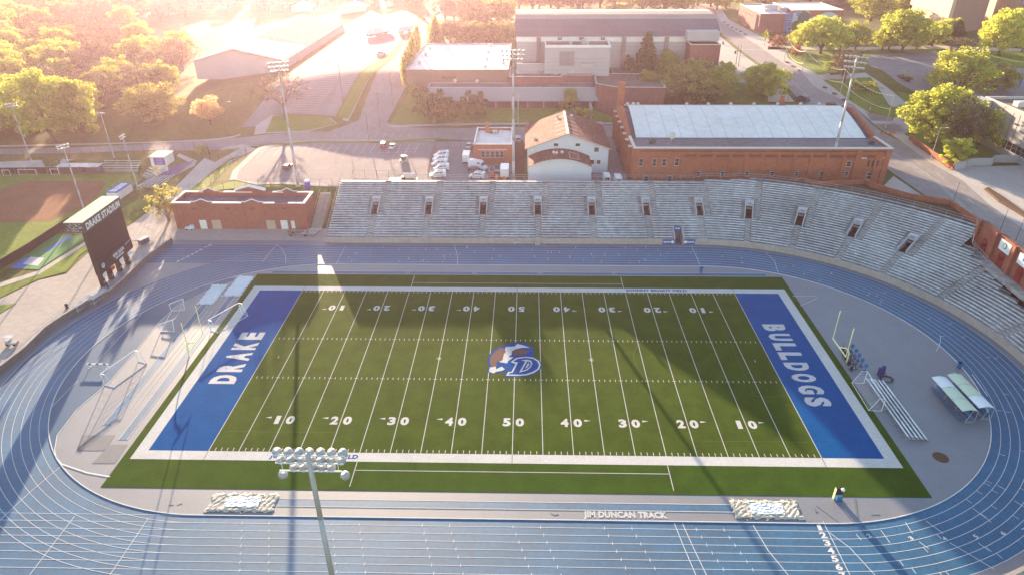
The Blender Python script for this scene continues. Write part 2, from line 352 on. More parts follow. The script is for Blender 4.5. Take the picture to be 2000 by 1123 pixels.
for a, b in zip(c0[:-1], c0[1:]):
    q = ribbon([a, b], .12); cb.prism(q, .04, .13)
cb.build('curb', M['line'], trk)
ww = MB(); cs = cres
for a, b in zip(cs[:-1], cs[1:]): ww.strip([a, b], .12, .085)
ww.strip([tuple(Pz(a, b)[:2]) for a, b in [(110, 895), (120, 906), (170, 923), (215, 931)]], .22, .09)
ww.strip([tuple(Pz(a, b)[:2]) for a, b in [(277, 613), (183, 714)]], .09, .09); ww.strip([tuple(Pz(a, b)[:2]) for a, b in [(152, 744), (100, 796)]], .09, .09)
ww.strip([tuple(Pz(a, b)[:2]) for a, b in [(1547, 579), (1595, 579)]], .09, .09); ww.strip([tuple(Pz(a, b)[:2]) for a, b in [(1562, 598), (1597, 582)]], .09, .09)
ww.build('infield_line', M['line'], trk)
# infield runways
rw = MB(); wl = MB()
for x0, x1, y0, y1 in ((-64.9, -63.6, -18.8, 18), (-60.6, -59.3, -22.2, 21.5), (-32, 30.2, -34.9, -33.6), (-55, 54.8, 31.95, 33.3)):
    rw.add([(x0, y0, .062), (x1, y0, .062), (x1, y1, .062), (x0, y1, .062)], [(0, 1, 2, 3)])
    if y1-y0 > 5:
        for x in (x0, x1): wl.strip([(x, y0), (x, y1)], .1, .075)
        if x0 < -63:
            for x in (x1+1.0, x1+1.9): wl.strip([(x, y0+4), (x, y1-2)], .08, .075)
    else:
        for y in (y0, y1): wl.strip([(x0, y), (x1, y)], .1, .075)
for x in (-9.5, 5.0, 21.5, -24.5):
    wl.bx(x-.5, x+.5, 32.3, 32.36, .07, .078); wl.bx(x-.5, x+.5, 32.9, 32.96, .07, .078); wl.bx(x-.5, x-.44, 32.3, 32.96, .07, .078)
rr = tag(rw.build('jump_runways', M['track']), kind='structure'); wl.build('runway_line', M['line'], rr)
pt = MB()
for q in ([(160, 850), (225, 850), (205, 880), (150, 880)], [(215, 868), (250, 868), (225, 905), (180, 905)], [(1667, 974), (1672, 974), (1677, 1012), (1673, 1012)]):
    w_ = [Pz(a, b) for a, b in q]; pt.prism([(p.x, p.y) for p in w_], .05, .063, True, False)
for q in (((1590, 992), (1594, 1001)), ((1594, 1001), (1597, 998)), ((1595, 988), (1644, 1024)), ((1579, 1018), (1589, 1022)), ((1702, 1005), (1718, 1005)), ((1652, 1024), (1659, 1020)), ((330, 986), (339, 986)), ((346, 986), (356, 983)), ((1076, 1002), (1083, 1006)), ((1083, 1006), (1091, 1004))):
    a, b = Pz(*q[0]), Pz(*q[1]); pt.prism(ribbon([(a.x, a.y), (b.x, b.y)], .13), .045, .066, True, False)
tag(pt.build('infield_patches', M['infd']), kind='structure')
ci = MB(); c_ = Pz(1837, 893); 
ci.prism([(c_.x+1.1*math.cos(t*.2618), c_.y+1.1*math.sin(t*.2618)) for t in range(24)], .045, .07)
tag(ci.build('throwing_circle', M['soil']), 'round rust brown throwing circle beside two faint grey patches, south of the aluminium bleacher', 'throwing circle')
# ---------------------------------------------------------------- football field
fld = sheet('football_turf', [[(-58, -31.9), (58, -31.9), (58, 31.7), (-58, 31.7)]], M['turf2'], .07, flat=True)
H = 24.384
sheet('playing_turf', [[(-45.72, -H), (45.72, -H), (45.72, H), (-45.72, H)]], M['turf'], .076, parent=fld, flat=True)
for s in (-1, 1): sheet('end_zone', [[(s*45.72, -H), (s*54.864, -H), (s*54.864, H), (s*45.72, H)]], M['bluez'], .077, parent=fld, flat=True)
O = 26.25; XO = 56.75
sheet('white_border', [[(-XO, -O), (XO, -O), (XO, -H), (-XO, -H)], [(-XO, H), (XO, H), (XO, O), (-XO, O)], [(-XO, -H), (-54.864, -H), (-54.864, H), (-XO, H)], [(54.864, -H), (XO, -H), (XO, H), (54.864, H)]], M['white'], .08, parent=fld, flat=True)
f = MB(); z = .084; fz = .0845
for i in range(-10, 11):
    x = i*4.572; w = .058; f.add([(x-w, -H, z), (x+w, -H, z), (x+w, H, z), (x-w, H, z)], [(0, 1, 2, 3)])
    if abs(i) < 10:
        for y in (-6.1, 6.1): f.add([(x-.35, y-.06, fz), (x+.35, y-.06, fz), (x+.35, y+.06, fz), (x-.35, y+.06, fz)], [(0, 1, 2, 3)])
for i in range(-49, 50):
    if i % 5 == 0: continue
    x = i*.9144
    for y0, y1 in ((-H+.1, -H+.75), (H-.75, H-.1), (-6.4, -5.8), (5.8, 6.4)): f.add([(x-.055, y0, z), (x+.055, y0, z), (x+.055, y1, z), (x-.055, y1, z)], [(0, 1, 2, 3)])
for x in (-43, 43): f.add([(x-.055, -.3, z), (x+.055, -.3, z), (x+.055, .3, z), (x-.055, .3, z)], [(0, 1, 2, 3)])
for x in (-13.72, 13.72):
    for a in (0, 60, 120): f.strip([(x-.5*math.cos(R(a)), 0-.5*math.sin(R(a))), (x+.5*math.cos(R(a)), .5*math.sin(R(a)))], .09, fz)
for y in (-28, 28.1): f.strip([(-22.8, y), (22.7, y)], .12, fz)
for x in (-22.8, 22.7):
    f.strip([(x, -31.2), (x, -26.3)], .12, fz); f.strip([(x, 31.3), (x, 26.3)], .12, fz)
for i in range(-4, 5):
    x = i*9.144; d = str(50-10*abs(i))
    for y, sg in ((-17.15, 1), (17.4, -1)):
        text(f, d[0], (x-sg*1.02, y, fz), (sg, 0, 0), (0, sg, 0), 1.25, 1.95, bold=.05)
        text(f, d[1], (x+sg*1.05, y, fz), (sg, 0, 0), (0, sg, 0), 1.35, 1.95, bold=.05)
        if i:
            e = 1 if i > 0 else -1; yy = y+.55*sg
            f.add([(x+e*2.15, yy-.22, fz), (x+e*3.15, yy, fz), (x+e*2.15, yy+.22, fz)], [(0, 1, 2) if e > 0 else (2, 1, 0)])
f.build('field_markings', M['white'], fld)
t = MB()
for j, ch in enumerate('DRAKE'): text(t, ch, (-50.35, -6.75+j*3.4, .086), (0, 1, 0), (-1, 0, 0), 2.5, 4.5, bold=.06)
for j, (ch, y) in enumerate(zip('BULLDOGS', (11.2, 7.9, 4.7, 1.7, -1.5, -4.8, -8.1, -11.3))): text(t, ch, (49.95, y, .086), (0, -1, 0), (1, 0, 0), 2.4, 4.2, bold=.06)
t.build('end_zone_lettering', M['white'], fld)
t = MB(); text(t, 'JOHNNY BRIGHT FIELD', (29.5, 25.25, .086), (1, 0, 0), (0, 1, 0), 12.9, 1.15, bold=.035); text(t, 'JOHNNY BRIGHT FIELD', (-29.5, -25.4, .086), (1, 0, 0), (0, 1, 0), 13.2, 1.15, bold=.035)
t.build('sideline_lettering', M['printb'], fld)
sm = MB()
for x in (-45.72, 0, 45.72):
    sm.strip([(x, -O), (x, -H)], .09, .0825); sm.strip([(x, H), (x, O)], .09, .0825)
sm.build('turf_seam', M['board'], fld)
t = MB(); text(t, 'JIM DUNCAN TRACK', (15.4, -35.75, .07), (1, 0, 0), (0, 1, 0), 11.2, 1.45, bold=.06)
t.build('track_lettering', M['white'], trk)
fl = MB()       # faint soccer lines
for q in ([(27.5, 21), (45, 21)], [(27.5, 21), (27.5, -21)], [(27.5, -21), (45, -21)], [(40, 10), (45.6, 10)], [(40, -10), (45.6, -10)], [(40, 10), (40, -10)], [(-27.5, 20), (-27.5, -20)], [(-45, 20), (-27.5, 20)], [(-45, -20), (-27.5, -20)]): fl.strip(q, .04, .0835)
fl.strip([(30.5-9.1*math.sin(a*.1), 9.1*math.cos(a*.1)) for a in range(8, 24)], .04, .0835)
fl.build('faint_line', mat('faint_line', (.11, .17, .05), .9), fld)
# midfield emblem: the letter D on a plain generic patch
def eb(pts):  # zoomed logo pixels to ground
    return [tuple(Pz(930+a/11.227, 650+b/11.23)[:2]) for a, b in pts]
em = [((640, 940), (700, 850), (770, 850), (850, 700), (760, 640), (860, 560), (1000, 520), (1180, 510), (1330, 560), (1430, 660), (1430, 760), (1330, 860), (1180, 930), (980, 965), (610, 965))]
def esheet(name, pts, m, z): return sheet(name, [eb(pts)], m, z, parent=fld, flat=True)
patch = [(250, 560), (330, 430), (480, 310), (700, 250), (900, 205), (1080, 230), (1230, 320), (1280, 420), (1240, 520), (1400, 610), (1445, 720), (1400, 830), (1250, 920), (1000, 970), (600, 970), (680, 850), (480, 880), (330, 910), (240, 850), (270, 720)]
esheet('emblem_patch', patch, M['printb'], .0850)
esheet('emblem_brown', [(300, 560), (380, 440), (520, 320), (620, 350), (640, 430), (600, 540), (560, 620), (450, 640), (450, 740), (330, 750), (300, 660)], M['brown'], .0870)
esheet('emblem_brown', [(780, 420), (880, 350), (1060, 370), (1180, 400), (1120, 450), (980, 490), (820, 490)], M['brown'], .0870)
esheet('emblem_white', [(650, 310), (850, 300), (900, 245), (1050, 280), (1180, 330), (1000, 330), (860, 360), (780, 410), (780, 480), (700, 530), (820, 540), (700, 620), (680, 670), (500, 640), (580, 600), (610, 470), (650, 420), (630, 370)], M['white'], .0880)
esheet('emblem_white', [(300, 760), (430, 740), (440, 800), (560, 740), (630, 800), (560, 835), (450, 850), (380, 890), (280, 850)], M['white'], .0880)
esheet('emblem_d', [(655, 940), (700, 860), (775, 855), (865, 685), (760, 640), (880, 550), (1080, 525), (1250, 545), (1370, 610), (1415, 700), (1380, 800), (1270, 880), (1120, 930), (960, 943)], M['white'], .0890)
esheet('emblem_d', [(710, 915), (740, 880), (800, 875), (920, 650), (810, 635), (900, 575), (1080, 548), (1240, 570), (1340, 625), (1380, 705), (1345, 790), (1240, 855), (1090, 905), (950, 918)], M['printb'], .0900)
esheet('emblem_d', [(940, 875), (1080, 625), (980, 605), (1110, 590), (1200, 610), (1235, 680), (1190, 760), (1110, 830)], M['white'], .0910)
esheet('emblem_d', [(1000, 835), (1120, 622), (1185, 640), (1205, 690), (1160, 760), (1090, 810)], M['printb'], .0920)
esheet('emblem_d', [(1070, 790), (1145, 650), (1165, 700), (1130, 750)], M['white'], .0930)
# ================================================================ GRANDSTAND
R0, Z0, TD, TR_ = 48.2, 1.35, .775, .311
SE = 42.2+48*R(116)
def sp(s, r, z): 
    if s <= 42.2: return (s, r, z)
    a = (s-42.2)/48; return (42.2+r*math.sin(a), r*math.cos(a), z)
def rake(r): return Z0+(r-R0)/TD*TR_
def rmax(s):
    if s < 43: return 66.9
    if s < 55: return 66.9+TD*round((s-43)/6)
    a = (s-42.2)/48; rm = 68.7
    if a > R(57.5): rm = min(rm, max(55.0, (97.2-42.2)/math.sin(a)-1.2))
    return rm
stand = thing('grandstand', 'long concrete grandstand with aluminium bench rows curving round the blue track', 'grandstand', (0, 57, 0))
POR = [-36.2, -22.7, -9.0, 4.7, 18.2, 31.8, 44.5, 54.4, 64.3, 74.4, 84.0]
AIS = POR+[96.5, 110.7, 124.5]
TUN = 38.55
def spans(s0, s1, gaps):
    out = []; c = s0
    for a, b in sorted(gaps):
        if b <= c or a >= s1: continue
        if a > c: out.append((c, a))
        c = max(c, b)
    if c < s1: out.append((c, s1))
    return out
NR = int((68.7-R0)/TD)+1
base = MB()
def scut(a, b):
    o_ = [a]
    if b > 42.2:
        q = max(a, 42.2); 
        if q > a: o_.append(q)
        n = max(1, int((b-q)/2.0)); o_ += [q+(b-q)*i/n for i in range(1, n+1)]
    else: o_.append(b)
    return o_
for i in range(NR):
    r = R0+i*TD; z = Z0+i*TR_; gaps = []
    if 55.6 < r+TD/2 < 59.2: gaps += [(p-.8, p+.8) for p in POR]
    if r < 51.0: gaps.append((TUN-.95, TUN+.95))
    for a, b in spans(-46.8, SE, gaps):
        qs = scut(a, b)
        for c, d in zip(qs[:-1], qs[1:]):
            if rmax((c+d)/2) < r+.3: continue
            base.quad(sp(c, r, z), sp(d, r, z), sp(d, r+TD, z), sp(c, r+TD, z))
            base.quad(sp(c, r, z-TR_), sp(d, r, z-TR_), sp(d, r, z), sp(c, r, z))
# back walls, end wall
qs = scut(-46.8, SE)
for c, d in zip(qs[:-1], qs[1:]):
    rm = R0+TD*math.ceil((rmax((c+d)/2)-.3-R0)/TD); z = rake(rm)
    base.quad(sp(c, rm, z), sp(d, rm, z), sp(d, rm+.9, z), sp(c, rm+.9, z)); base.quad(sp(d, rm+.9, 0), sp(c, rm+.9, 0), sp(c, rm+.9, z), sp(d, rm+.9, z))
base.add([(-46.8, 47.9, 0), (-46.8, 67.8, 0), (-46.8, 67.8, rake(67)), (-46.8, 48.2, 1.35)], [(0, 3, 2, 1)])
base.build('seating_tier', M['stand'], stand)
fw = MB()
for a, b in spans(-47, SE, [(TUN-.95, TUN+.95)]):
    qs = scut(a, b)
    for c, d in zip(qs[:-1], qs[1:]):
        p = [sp(c, 47.85, 0), sp(d, 47.85, 0), sp(d, 48.2, 0), sp(c, 48.2, 0)]; fw.prism([q[:2] for q in p], 0, 1.42)
fw.build('front_wall', M['cream'], stand)
# bench sections between aisles
bounds = [-47.4]+AIS+[SE]
for k in range(len(bounds)-1):
    mb = MB(); lo, hi = bounds[k], bounds[k+1]
    for i in range(NR-1):
        r = R0+i*TD+.48; z = Z0+i*TR_+.42
        f_ = 48/r if lo > 42 else 1.0
        if r < 55.6: a, b = lo+.8*f_, hi-.8*f_
        elif r < 61.3: a, b = lo+2.7*f_, hi-1.9*f_
        else: a, b = lo+2.9*f_, hi+1.3*f_
        if k == 0: a = -46.5
        if lo > 90: a = lo+.8
        if hi > 90: b = hi-.8
        if b <= a: continue
        gg = [(TUN-1.3, TUN+1.3)] if r < 51.4 else []
        for a2, b2 in spans(a, b, gg):
            qs = scut(a2, b2)
            for c, d in zip(qs[:-1], qs[1:]):
                if rmax((c+d)/2) < r+.2: continue
                A = [sp(c, r-.12, z), sp(d, r-.12, z), sp(d, r+.12, z), sp(c, r+.12, z)]
                mb.quad(*A); mb.quad(sp(c, r-.14, z-.12), sp(d, r-.14, z-.12), sp(d, r-.14, z), sp(c, r-.14, z))
    mb.build('bench_section', M['bench'], stand)
# aisle steps
AM = mat('aisle_concrete', (.40, .395, .385), .9, .3, 1.2)
for sc in AIS:
    mb = MB(); cur = 0
    for i in range(NR-1):
        r = R0+i*TD; z = Z0+i*TR_; off = (0, 0) if (r < 55.6 or sc > 90) else (2.0, 1)
        if off[0] != cur: mb.build('aisle_steps', AM, stand); mb = MB(); cur = off[0]
        if rmax(sc+off[0]) < r+.9: continue
        f_ = 48/r if sc > 43 else 1.0; s_ = sc+off[0]*f_
        p = [sp(s_-.62*f_, r+.004, z), sp(s_+.62*f_, r+.004, z), sp(s_+.62*f_, r+.4, z), sp(s_-.62*f_, r+.4, z)]
        mb.prism([q[:2] for q in p], z-.004, z+.15)
    mb.build('aisle_steps', AM, stand)
# portals
def frame(s):   # local frame of the rake at s: origin function (off, r, z)
    f_ = (lambda r: 48/r) if s > 43 else (lambda r: 1.0)
    return lambda o_, r, z: sp(s+o_*f_(r), r, z)
for sc in POR:
    F = frame(sc); hw = .8; zf = rake(55.9)-.15
    e = thing('portal', None, None, F(0, 57.5, zf)); e.parent = stand; e.location = Vector(F(0, 57.5, zf))-stand.location
    w = MB(); 
    for sg in (-1, 1):
        p = [F(sg*hw, 55.6, 0), F(sg*(hw+.22), 55.6, 0), F(sg*(hw+.22), 59.4, 0), F(sg*hw, 59.4, 0)]
        n = [(q[0], q[1], rake(55.6 if i in (0, 1) else 59.4)+(.75)) for i, q in enumerate(p)]; b_ = [(q[0], q[1], zf-.3) for q in p]
        w.add(b_+n, [(0, 1, 2, 3), (7, 6, 5, 4), (0, 4, 5, 1), (1, 5, 6, 2), (2, 6, 7, 3), (3, 7, 4, 0)] if sg < 0 else [(3, 2, 1, 0), (4, 5, 6, 7), (1, 5, 4, 0), (2, 6, 5, 1), (3, 7, 6, 2), (0, 4, 7, 3)])
    p = [F(-hw-.24, 59.4, 0), F(hw+.24, 59.4, 0), F(hw+.24, 60.9, 0), F(-hw-.24, 60.9, 0)]
    w.prism([q[:2] for q in p], 6.0, 7.1); w.build('headwall', M['steel'], e)
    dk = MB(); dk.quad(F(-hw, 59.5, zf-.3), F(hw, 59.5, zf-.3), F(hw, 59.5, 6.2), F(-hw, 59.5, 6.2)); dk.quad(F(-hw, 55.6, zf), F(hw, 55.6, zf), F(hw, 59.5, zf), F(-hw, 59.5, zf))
    dk.build('doorway', mat('portal_shade', (.045, .028, .02), .9), e)  # shade inside the opening is painted: dark sheet at the back, dark floor
    sg_ = MB(); c = Vector(F(0, 59.33, 6.55)); u = (Vector(F(1, 59.33, 6.55))-c).normalized(); 
    a, b = .42, .36; v = Vector((0, 0, 1)); sg_.add([c-u*a+v*b, c+u*a+v*b, c-v*b], [(0, 2, 1)]); sg_.build('portal_sign', M['sblue'], e)
    tx = MB(); n_ = u.cross(v); text(tx, 'D', c-n_*(-.02)+v*.1, u, v, .3, .34, bold=.04)
    if (Vector(n_).y > 0): pass
    for i_, q in enumerate(tx.v): tx.v[i_] = tuple(Vector(q)+n_*.03*(1 if n_.dot(Vector((CX, CY, 60))-c) > 0 else -1))
    tx.build('portal_letter', M['bright'], e)
# field level tunnel
e = thing('tunnel', None, None); e.parent = stand; e.location = Vector((TUN, 49.5, 0))-stand.location
w = MB()
for sg in (-1, 1):
    x = TUN+sg*1.08; w.add([(x-.12, 47.8, 0), (x+.12, 47.8, 0), (x+.12, 51.2, 0), (x-.12, 51.2, 0), (x-.12, 47.8, 1.9), (x+.12, 47.8, 1.9), (x+.12, 51.2, 3.2), (x-.12, 51.2, 3.2)], [(3, 2, 1, 0), (4, 5, 6, 7), (0, 1, 5, 4), (1, 2, 6, 5), (2, 3, 7, 6), (3, 0, 4, 7)])
w.build('side_wall', M['steel'], e)
w = MB(); w.bx(TUN-.95, TUN+.95, 48, 51.1, .0, .05); w.bx(TUN-.95, TUN+.95, 51.0, 51.2, 0, 2.3); w.build('passage', M['infd'], e)
w = MB(); w.bx(TUN-.8, TUN+.8, 50.9, 51.25, 2.3, 3.3); w.build('tunnel_sign', M['sblue'], e)
w = MB(); text(w, 'DRAKE', (TUN, 50.88, 2.9), (1, 0, 0), (0, 0, 1), 1.2, .4, bold=.04); w.build('tunnel_lettering', M['bright'], e)
for x0, x1, s_, tx_, wd in ((34.6, 37.5, 'BULLDOGS', (34.85, 36.5), 37.0), (39.7, 42.4, 'BULLDOGS', (40.5, 42.2), 40.1)):
    b_ = MB(); b_.bx(x0, x1, 47.74, 47.84, .12, 1.4); o_ = b_.build('banner', M['sblue'], e)
    b_ = MB(); text(b_, s_, ((tx_[0]+tx_[1])/2, 47.72, .76), (1, 0, 0), (0, 0, 1), tx_[1]-tx_[0], .45, bold=.05); b_.lathe([(.36, 0), (.36, .02)], (wd, 47.73, .76), (0, -1, 0), 14); b_.build('banner_print', M['bright'], o_)
w = MB()
for i in range(6): w.bx(3.9, 5.3, 47.0+i*.15, 47.85, i*.22, (i+1)*.22)
w.build('front_steps', M['cream'], stand)
w = MB()
for x0, x1 in ((-1.2, 3.6), (6.0, 10.8)):
    w.bx(x0, x1, 47.2, 47.5, .5, .56)
    for q in (x0+.3, x1-.3, (x0+x1)/2): w.bx(q-.04, q+.04, 47.25, 47.45, 0, .5)
w.build('front_bench', M['bench'], stand)
# back rail
w = MB(); 
for z in (.55, 1.1): w.path([sp(s, rmax(s)+1.35, rake(rmax(s)+.5)+z) for s in scut(-46.8, 100)], .035, 4)
for s in scut(-46.8, 43)[:0]+[-46.8+2.4*i for i in range(61)]:
    if s < 100: w.tube(sp(s, rmax(s)+1.35, rake(rmax(s))), sp(s, rmax(s)+1.35, rake(rmax(s)+.5)+1.1), .03, None, 4)
w.path([(-46.85, 48.2, 2.4), (-46.85, 67.5, rake(67)+1.1)], .04, 4)
for r in range(49, 68, 2): w.tube((-46.85, r, rake(r)), (-46.85, r, rake(r)+1.1), .03, None, 4)
w.build('guard_rail', M['steel'], stand)
# ---------------------------------------------------------------- berm and low brick wall behind the curve
def Z(px, py, z): return tuple(Pz(px, py, z)[:2])
lw = [Z(1552, 351, 9.7), Z(1571, 346, 9.7), Z(1585, 358, 9.7), Z(1640, 354, 9.7), Z(1690, 351, 9.7), Z(1702, 357, 9.7), Z(1730, 366, 9.7), Z(1785, 381, 9.7), Z(1857, 392, 9.7), Z(1866, 397, 9.7), Z(1918, 433, 9.9)]
inn = [sp(s, rmax(s)+.85, 0)[:2] for s in [42.2+48*R(a) for a in range(6, 58, 3)]]
bm = MB(); bm.prism(inn+lw[::-1], 4, 8.5); tag(bm.build('planted_bank', M['soil']), kind='structure')
wl_ = thing('brick_wall', 'low stepped orange brick wall winding behind the curved end of the grandstand', 'wall', (*lw[5], 5))
w = MB(); c = MB()
for a, b in zip(lw[:-1], lw[1:]):
    d = Vector((b[0]-a[0], b[1]-a[1])); k = max(1, int(d.length/5))
    for i in range(k):
        p0 = Vector(a)+d*i/k; p1 = Vector(a)+d*(i+1)/k; up = .12*((i*7+int(a[0])) % 3)
        w.prism(ribbon([p0, p1], .4), 4, 9.5+up); c.prism(ribbon([p0, p1], .5), 9.5+up, 9.62+up)
w.build('wall', M['brick2'], wl_); c.build('coping', M['brick2'], wl_)
# tall brick wall with red doors at the right end
bt = [(1904, 483), (1928, 502), (1957, 526), (1983, 545), (2000, 562), (2040, 600)]; tp = [(1917, 436), (1946, 452), (1975, 470), (2000, 489), (2014, 500), (2050, 530)]
bw = [Pz(a, b, 6.4) for a, b in bt]; d = (bw[4]-bw[0]); d.z = 0; dn = d.normalized(); nrm = Vector((dn.y, -dn.x, 0))
if nrm.x > 0: nrm = -nrm
ztop = Zat(1946, 452, bw[1].x, bw[1].y)
rwall = thing('gate_wall', 'tall red brick wall with red doors and white boards, right end of the stands', 'wall', tuple(bw[2]))
w = MB(); A = bw[0]-dn*1.0; B = A+dn*60; w.prism([(A.x, A.y), (B.x, B.y), (B.x-nrm.x*.6, B.y-nrm.y*.6), (A.x-nrm.x*.6, A.y-nrm.y*.6)], 0, ztop)
for i in range(9):
    q = A+dn*(i*6.4+.3)+nrm*.12; w.box(q.x, q.y, (ztop+.2+3)/2, .9, .9, ztop+.2-3, math.atan2(dn.y, dn.x))
w.build('wall', M['brick'], rwall)
w = MB()
for i in range(9): w.box(*(A+dn*(i*6.4+3.5)-nrm*.3)[:2], ztop+.12, 5.2, .8, .2, math.atan2(dn.y, dn.x))
w.build('coping', M['brickd'], rwall)
rz = math.atan2(dn.y, dn.x)
for i in range(0, 6):
    q = A+dn*(i*6.4+3.5)+nrm*.05; w = MB(); w.box(q.x, q.y, 6.4+1.1, 1.9, .2, 2.2, rz); w.lathe([(.95, -.1), (.95, .1)], (q.x, q.y, 8.6), nrm, 16); w.build('arched_door', M['reddoor'], rwall)
for i, (kk, dx) in enumerate(((1, 3.6), (2, 3.6), (3, 3.6))):
    q = A+dn*(kk*6.4+dx)+nrm*.12; w = MB(); w.box(q.x, q.y, ztop-1.5, 3.6, .12, 2.2, rz); o_ = w.build('sponsor_board', M['bright'] if kk < 3 else M['sblue'], rwall)
    w = MB(); qq = q+nrm*.09; u = -dn if kk else dn
    u = dn if dn.cross(Vector((0, 0, 1))).dot(nrm) > 0 else -dn
    if kk == 1:
        w.lathe([(.62, 0), (.62, .03)], (qq.x, qq.y, ztop-1.35), nrm, 20); w.build('ring_mark', M['dkgreen'], o_); w = MB(); w.lathe([(.45, 0), (.45, .05)], (qq.x, qq.y, ztop-1.35), nrm, 20); w.build('ring_centre', M['bright'], o_)
    elif kk == 2:
        for a, b in ((-.22, .22), (.22, .22), (-.22, -.18), (.22, -.18)): w.box(*(qq+u*a)[:2], ztop-1.2+b, .32, .05, .32, rz)
        w.build('square_mark', M['sblue'], o_)
# flat platform between bench ends and gate wall
pf = MB(); edge = [sp(s, rmax(s)+.2, 0)[:2] for s in [42.2+48*R(a) for a in range(58, 112, 3)]]; q0 = A+nrm*.2; q1 = A+dn*56+nrm*.2
pf.prism(edge+[(q1.x, q1.y), (q0.x, q0.y)], 5.5, 6.35); tag(pf.build('walkway', M['stand']), kind='structure')
# ================================================================ ROADS, LAWNS, LOTS
sheet('road', [PXY([(-300, 298), (0, 292), (150, 289), (300, 281), (420, 273), (520, 264), (640, 258), (700, 236), (772, 110), (845, 28), (868, 0), (892, -30), (925, -30), (890, 0), (850, 50), (815, 105), (790, 175), (755, 240), (800, 250), (880, 251), (1000, 250), (1215, 246), (1215, 266), (1030, 282), (860, 272), (700, 277), (560, 283), (475, 288), (300, 294), (150, 300), (-300, 308)])], M['road'], .06)
sheet('street', [PXY([(1320, -30), (1405, 62), (1450, 100), (1505, 142), (1556, 191), (1640, 262), (1745, 340), (1800, 378), (1870, 430), (1960, 520), (2200, 640), (2400, 640), (2000, 450), (1931, 400), (1880, 354), (1815, 317), (1760, 277), (1667, 206), (1602, 177), (1535, 127), (1475, 86), (1409, 45), (1375, -30)])], M['road'], .06)
sheet('walk', [PXY(q) for q in ([(1372, -30), (1408, 44), (1474, 86), (1534, 127), (1588, 168), (1602, 177), (1666, 206), (1738, 262), (1760, 277), (1814, 317), (1880, 354), (1931, 400), (2000, 450), (2400, 640), (2400, 600), (2000, 395), (2000, 325), (1885, 326), (1830, 300), (1790, 268), (1766, 250), (1700, 200), (1635, 163), (1560, 110), (1485, 70), (1420, 35), (1385, -30)],
    [(1720, 370), (1745, 345), (1800, 382), (1860, 432), (1800, 430)], [(1320, -30), (1395, 62), (1440, 100), (1500, 147), (1552, 200), (1500, 200), (1380, 155), (1390, 125), (1330, 60)],
    [(-300, 289), (0, 285), (130, 282), (300, 278), (455, 267), (470, 262), (470, 265), (455, 270), (300, 280), (130, 285), (0, 288), (-300, 292)], [(755, 246), (870, 242), (1030, 241), (1195, 240), (1195, 243), (1030, 244), (870, 246), (770, 250)],
    [(1162, 235), (1150, 200), (1165, 200), (1172, 215), (1178, 240), (1180, 262), (1168, 262)], [(340, 420), (300, 420), (345, 364), (400, 309), (440, 288), (475, 283), (500, 292), (455, 315), (410, 345), (352, 390), (352, 420)],
    [(380, 375), (422, 322), (470, 298), (478, 300), (432, 324), (392, 372)], [(255, 470), (300, 400), (330, 385), (345, 400), (300, 470)], [(668, 236), (680, 238), (774, 108), (842, 30), (840, 30), (768, 106)],
    [(1500, 92), (1575, 92), (1700, 93), (1830, 90), (1990, 96), (2100, 100), (2100, 106), (1990, 102), (1840, 97), (1700, 99), (1560, 98), (1500, 98)], [(1595, 150), (1690, 143), (1700, 150), (1750, 185), (1775, 205), (1800, 240), (1770, 245), (1745, 218), (1700, 160), (1620, 163)],
    [(1690, 212), (1770, 225), (1780, 245), (1760, 265), (1735, 262), (1700, 238)], [(350, 300), (385, 315), (380, 325), (340, 345), (330, 340), (370, 318), (345, 306)], [(-100, 318), (80, 310), (90, 330), (115, 325), (120, 312), (190, 300), (195, 304), (130, 316), (130, 335), (-100, 345)])], M['walk'], .075)
sheet('parking_lot', [PXY([(457, 350), (465, 335), (510, 293), (530, 289), (850, 278), (940, 276), (1005, 290), (1010, 357), (640, 366), (500, 362)]), PXY([(500, 248), (470, 250), (530, 180), (600, 120), (690, 62), (812, 57), (812, 62), (760, 105), (655, 229), (560, 223), (530, 225)]), 
    PXY([(1700, 106), (1850, 102), (1990, 130), (2100, 140), (2100, 200), (1900, 195), (1800, 190), (1750, 160), (1690, 125)]), PXY([(1030, 300), (1180, 240), (1215, 240), (1235, 357), (1030, 357)]), PXY([(1885, 328), (2100, 318), (2100, 420), (2000, 394), (1940, 370)])], M['asphalt'], .05)
sheet('lot_walk', [PXY(q) for q in ([(640, 366), (500, 362), (457, 352), (448, 353), (455, 334), (503, 290), (515, 286), (850, 275), (850, 277), (530, 288), (510, 293), (466, 336), (462, 352), (500, 358), (640, 361)], [(515, 262), (600, 259), (660, 243), (645, 231), (560, 225), (530, 226), (500, 247), (496, 265)])], M['walk'], .09)
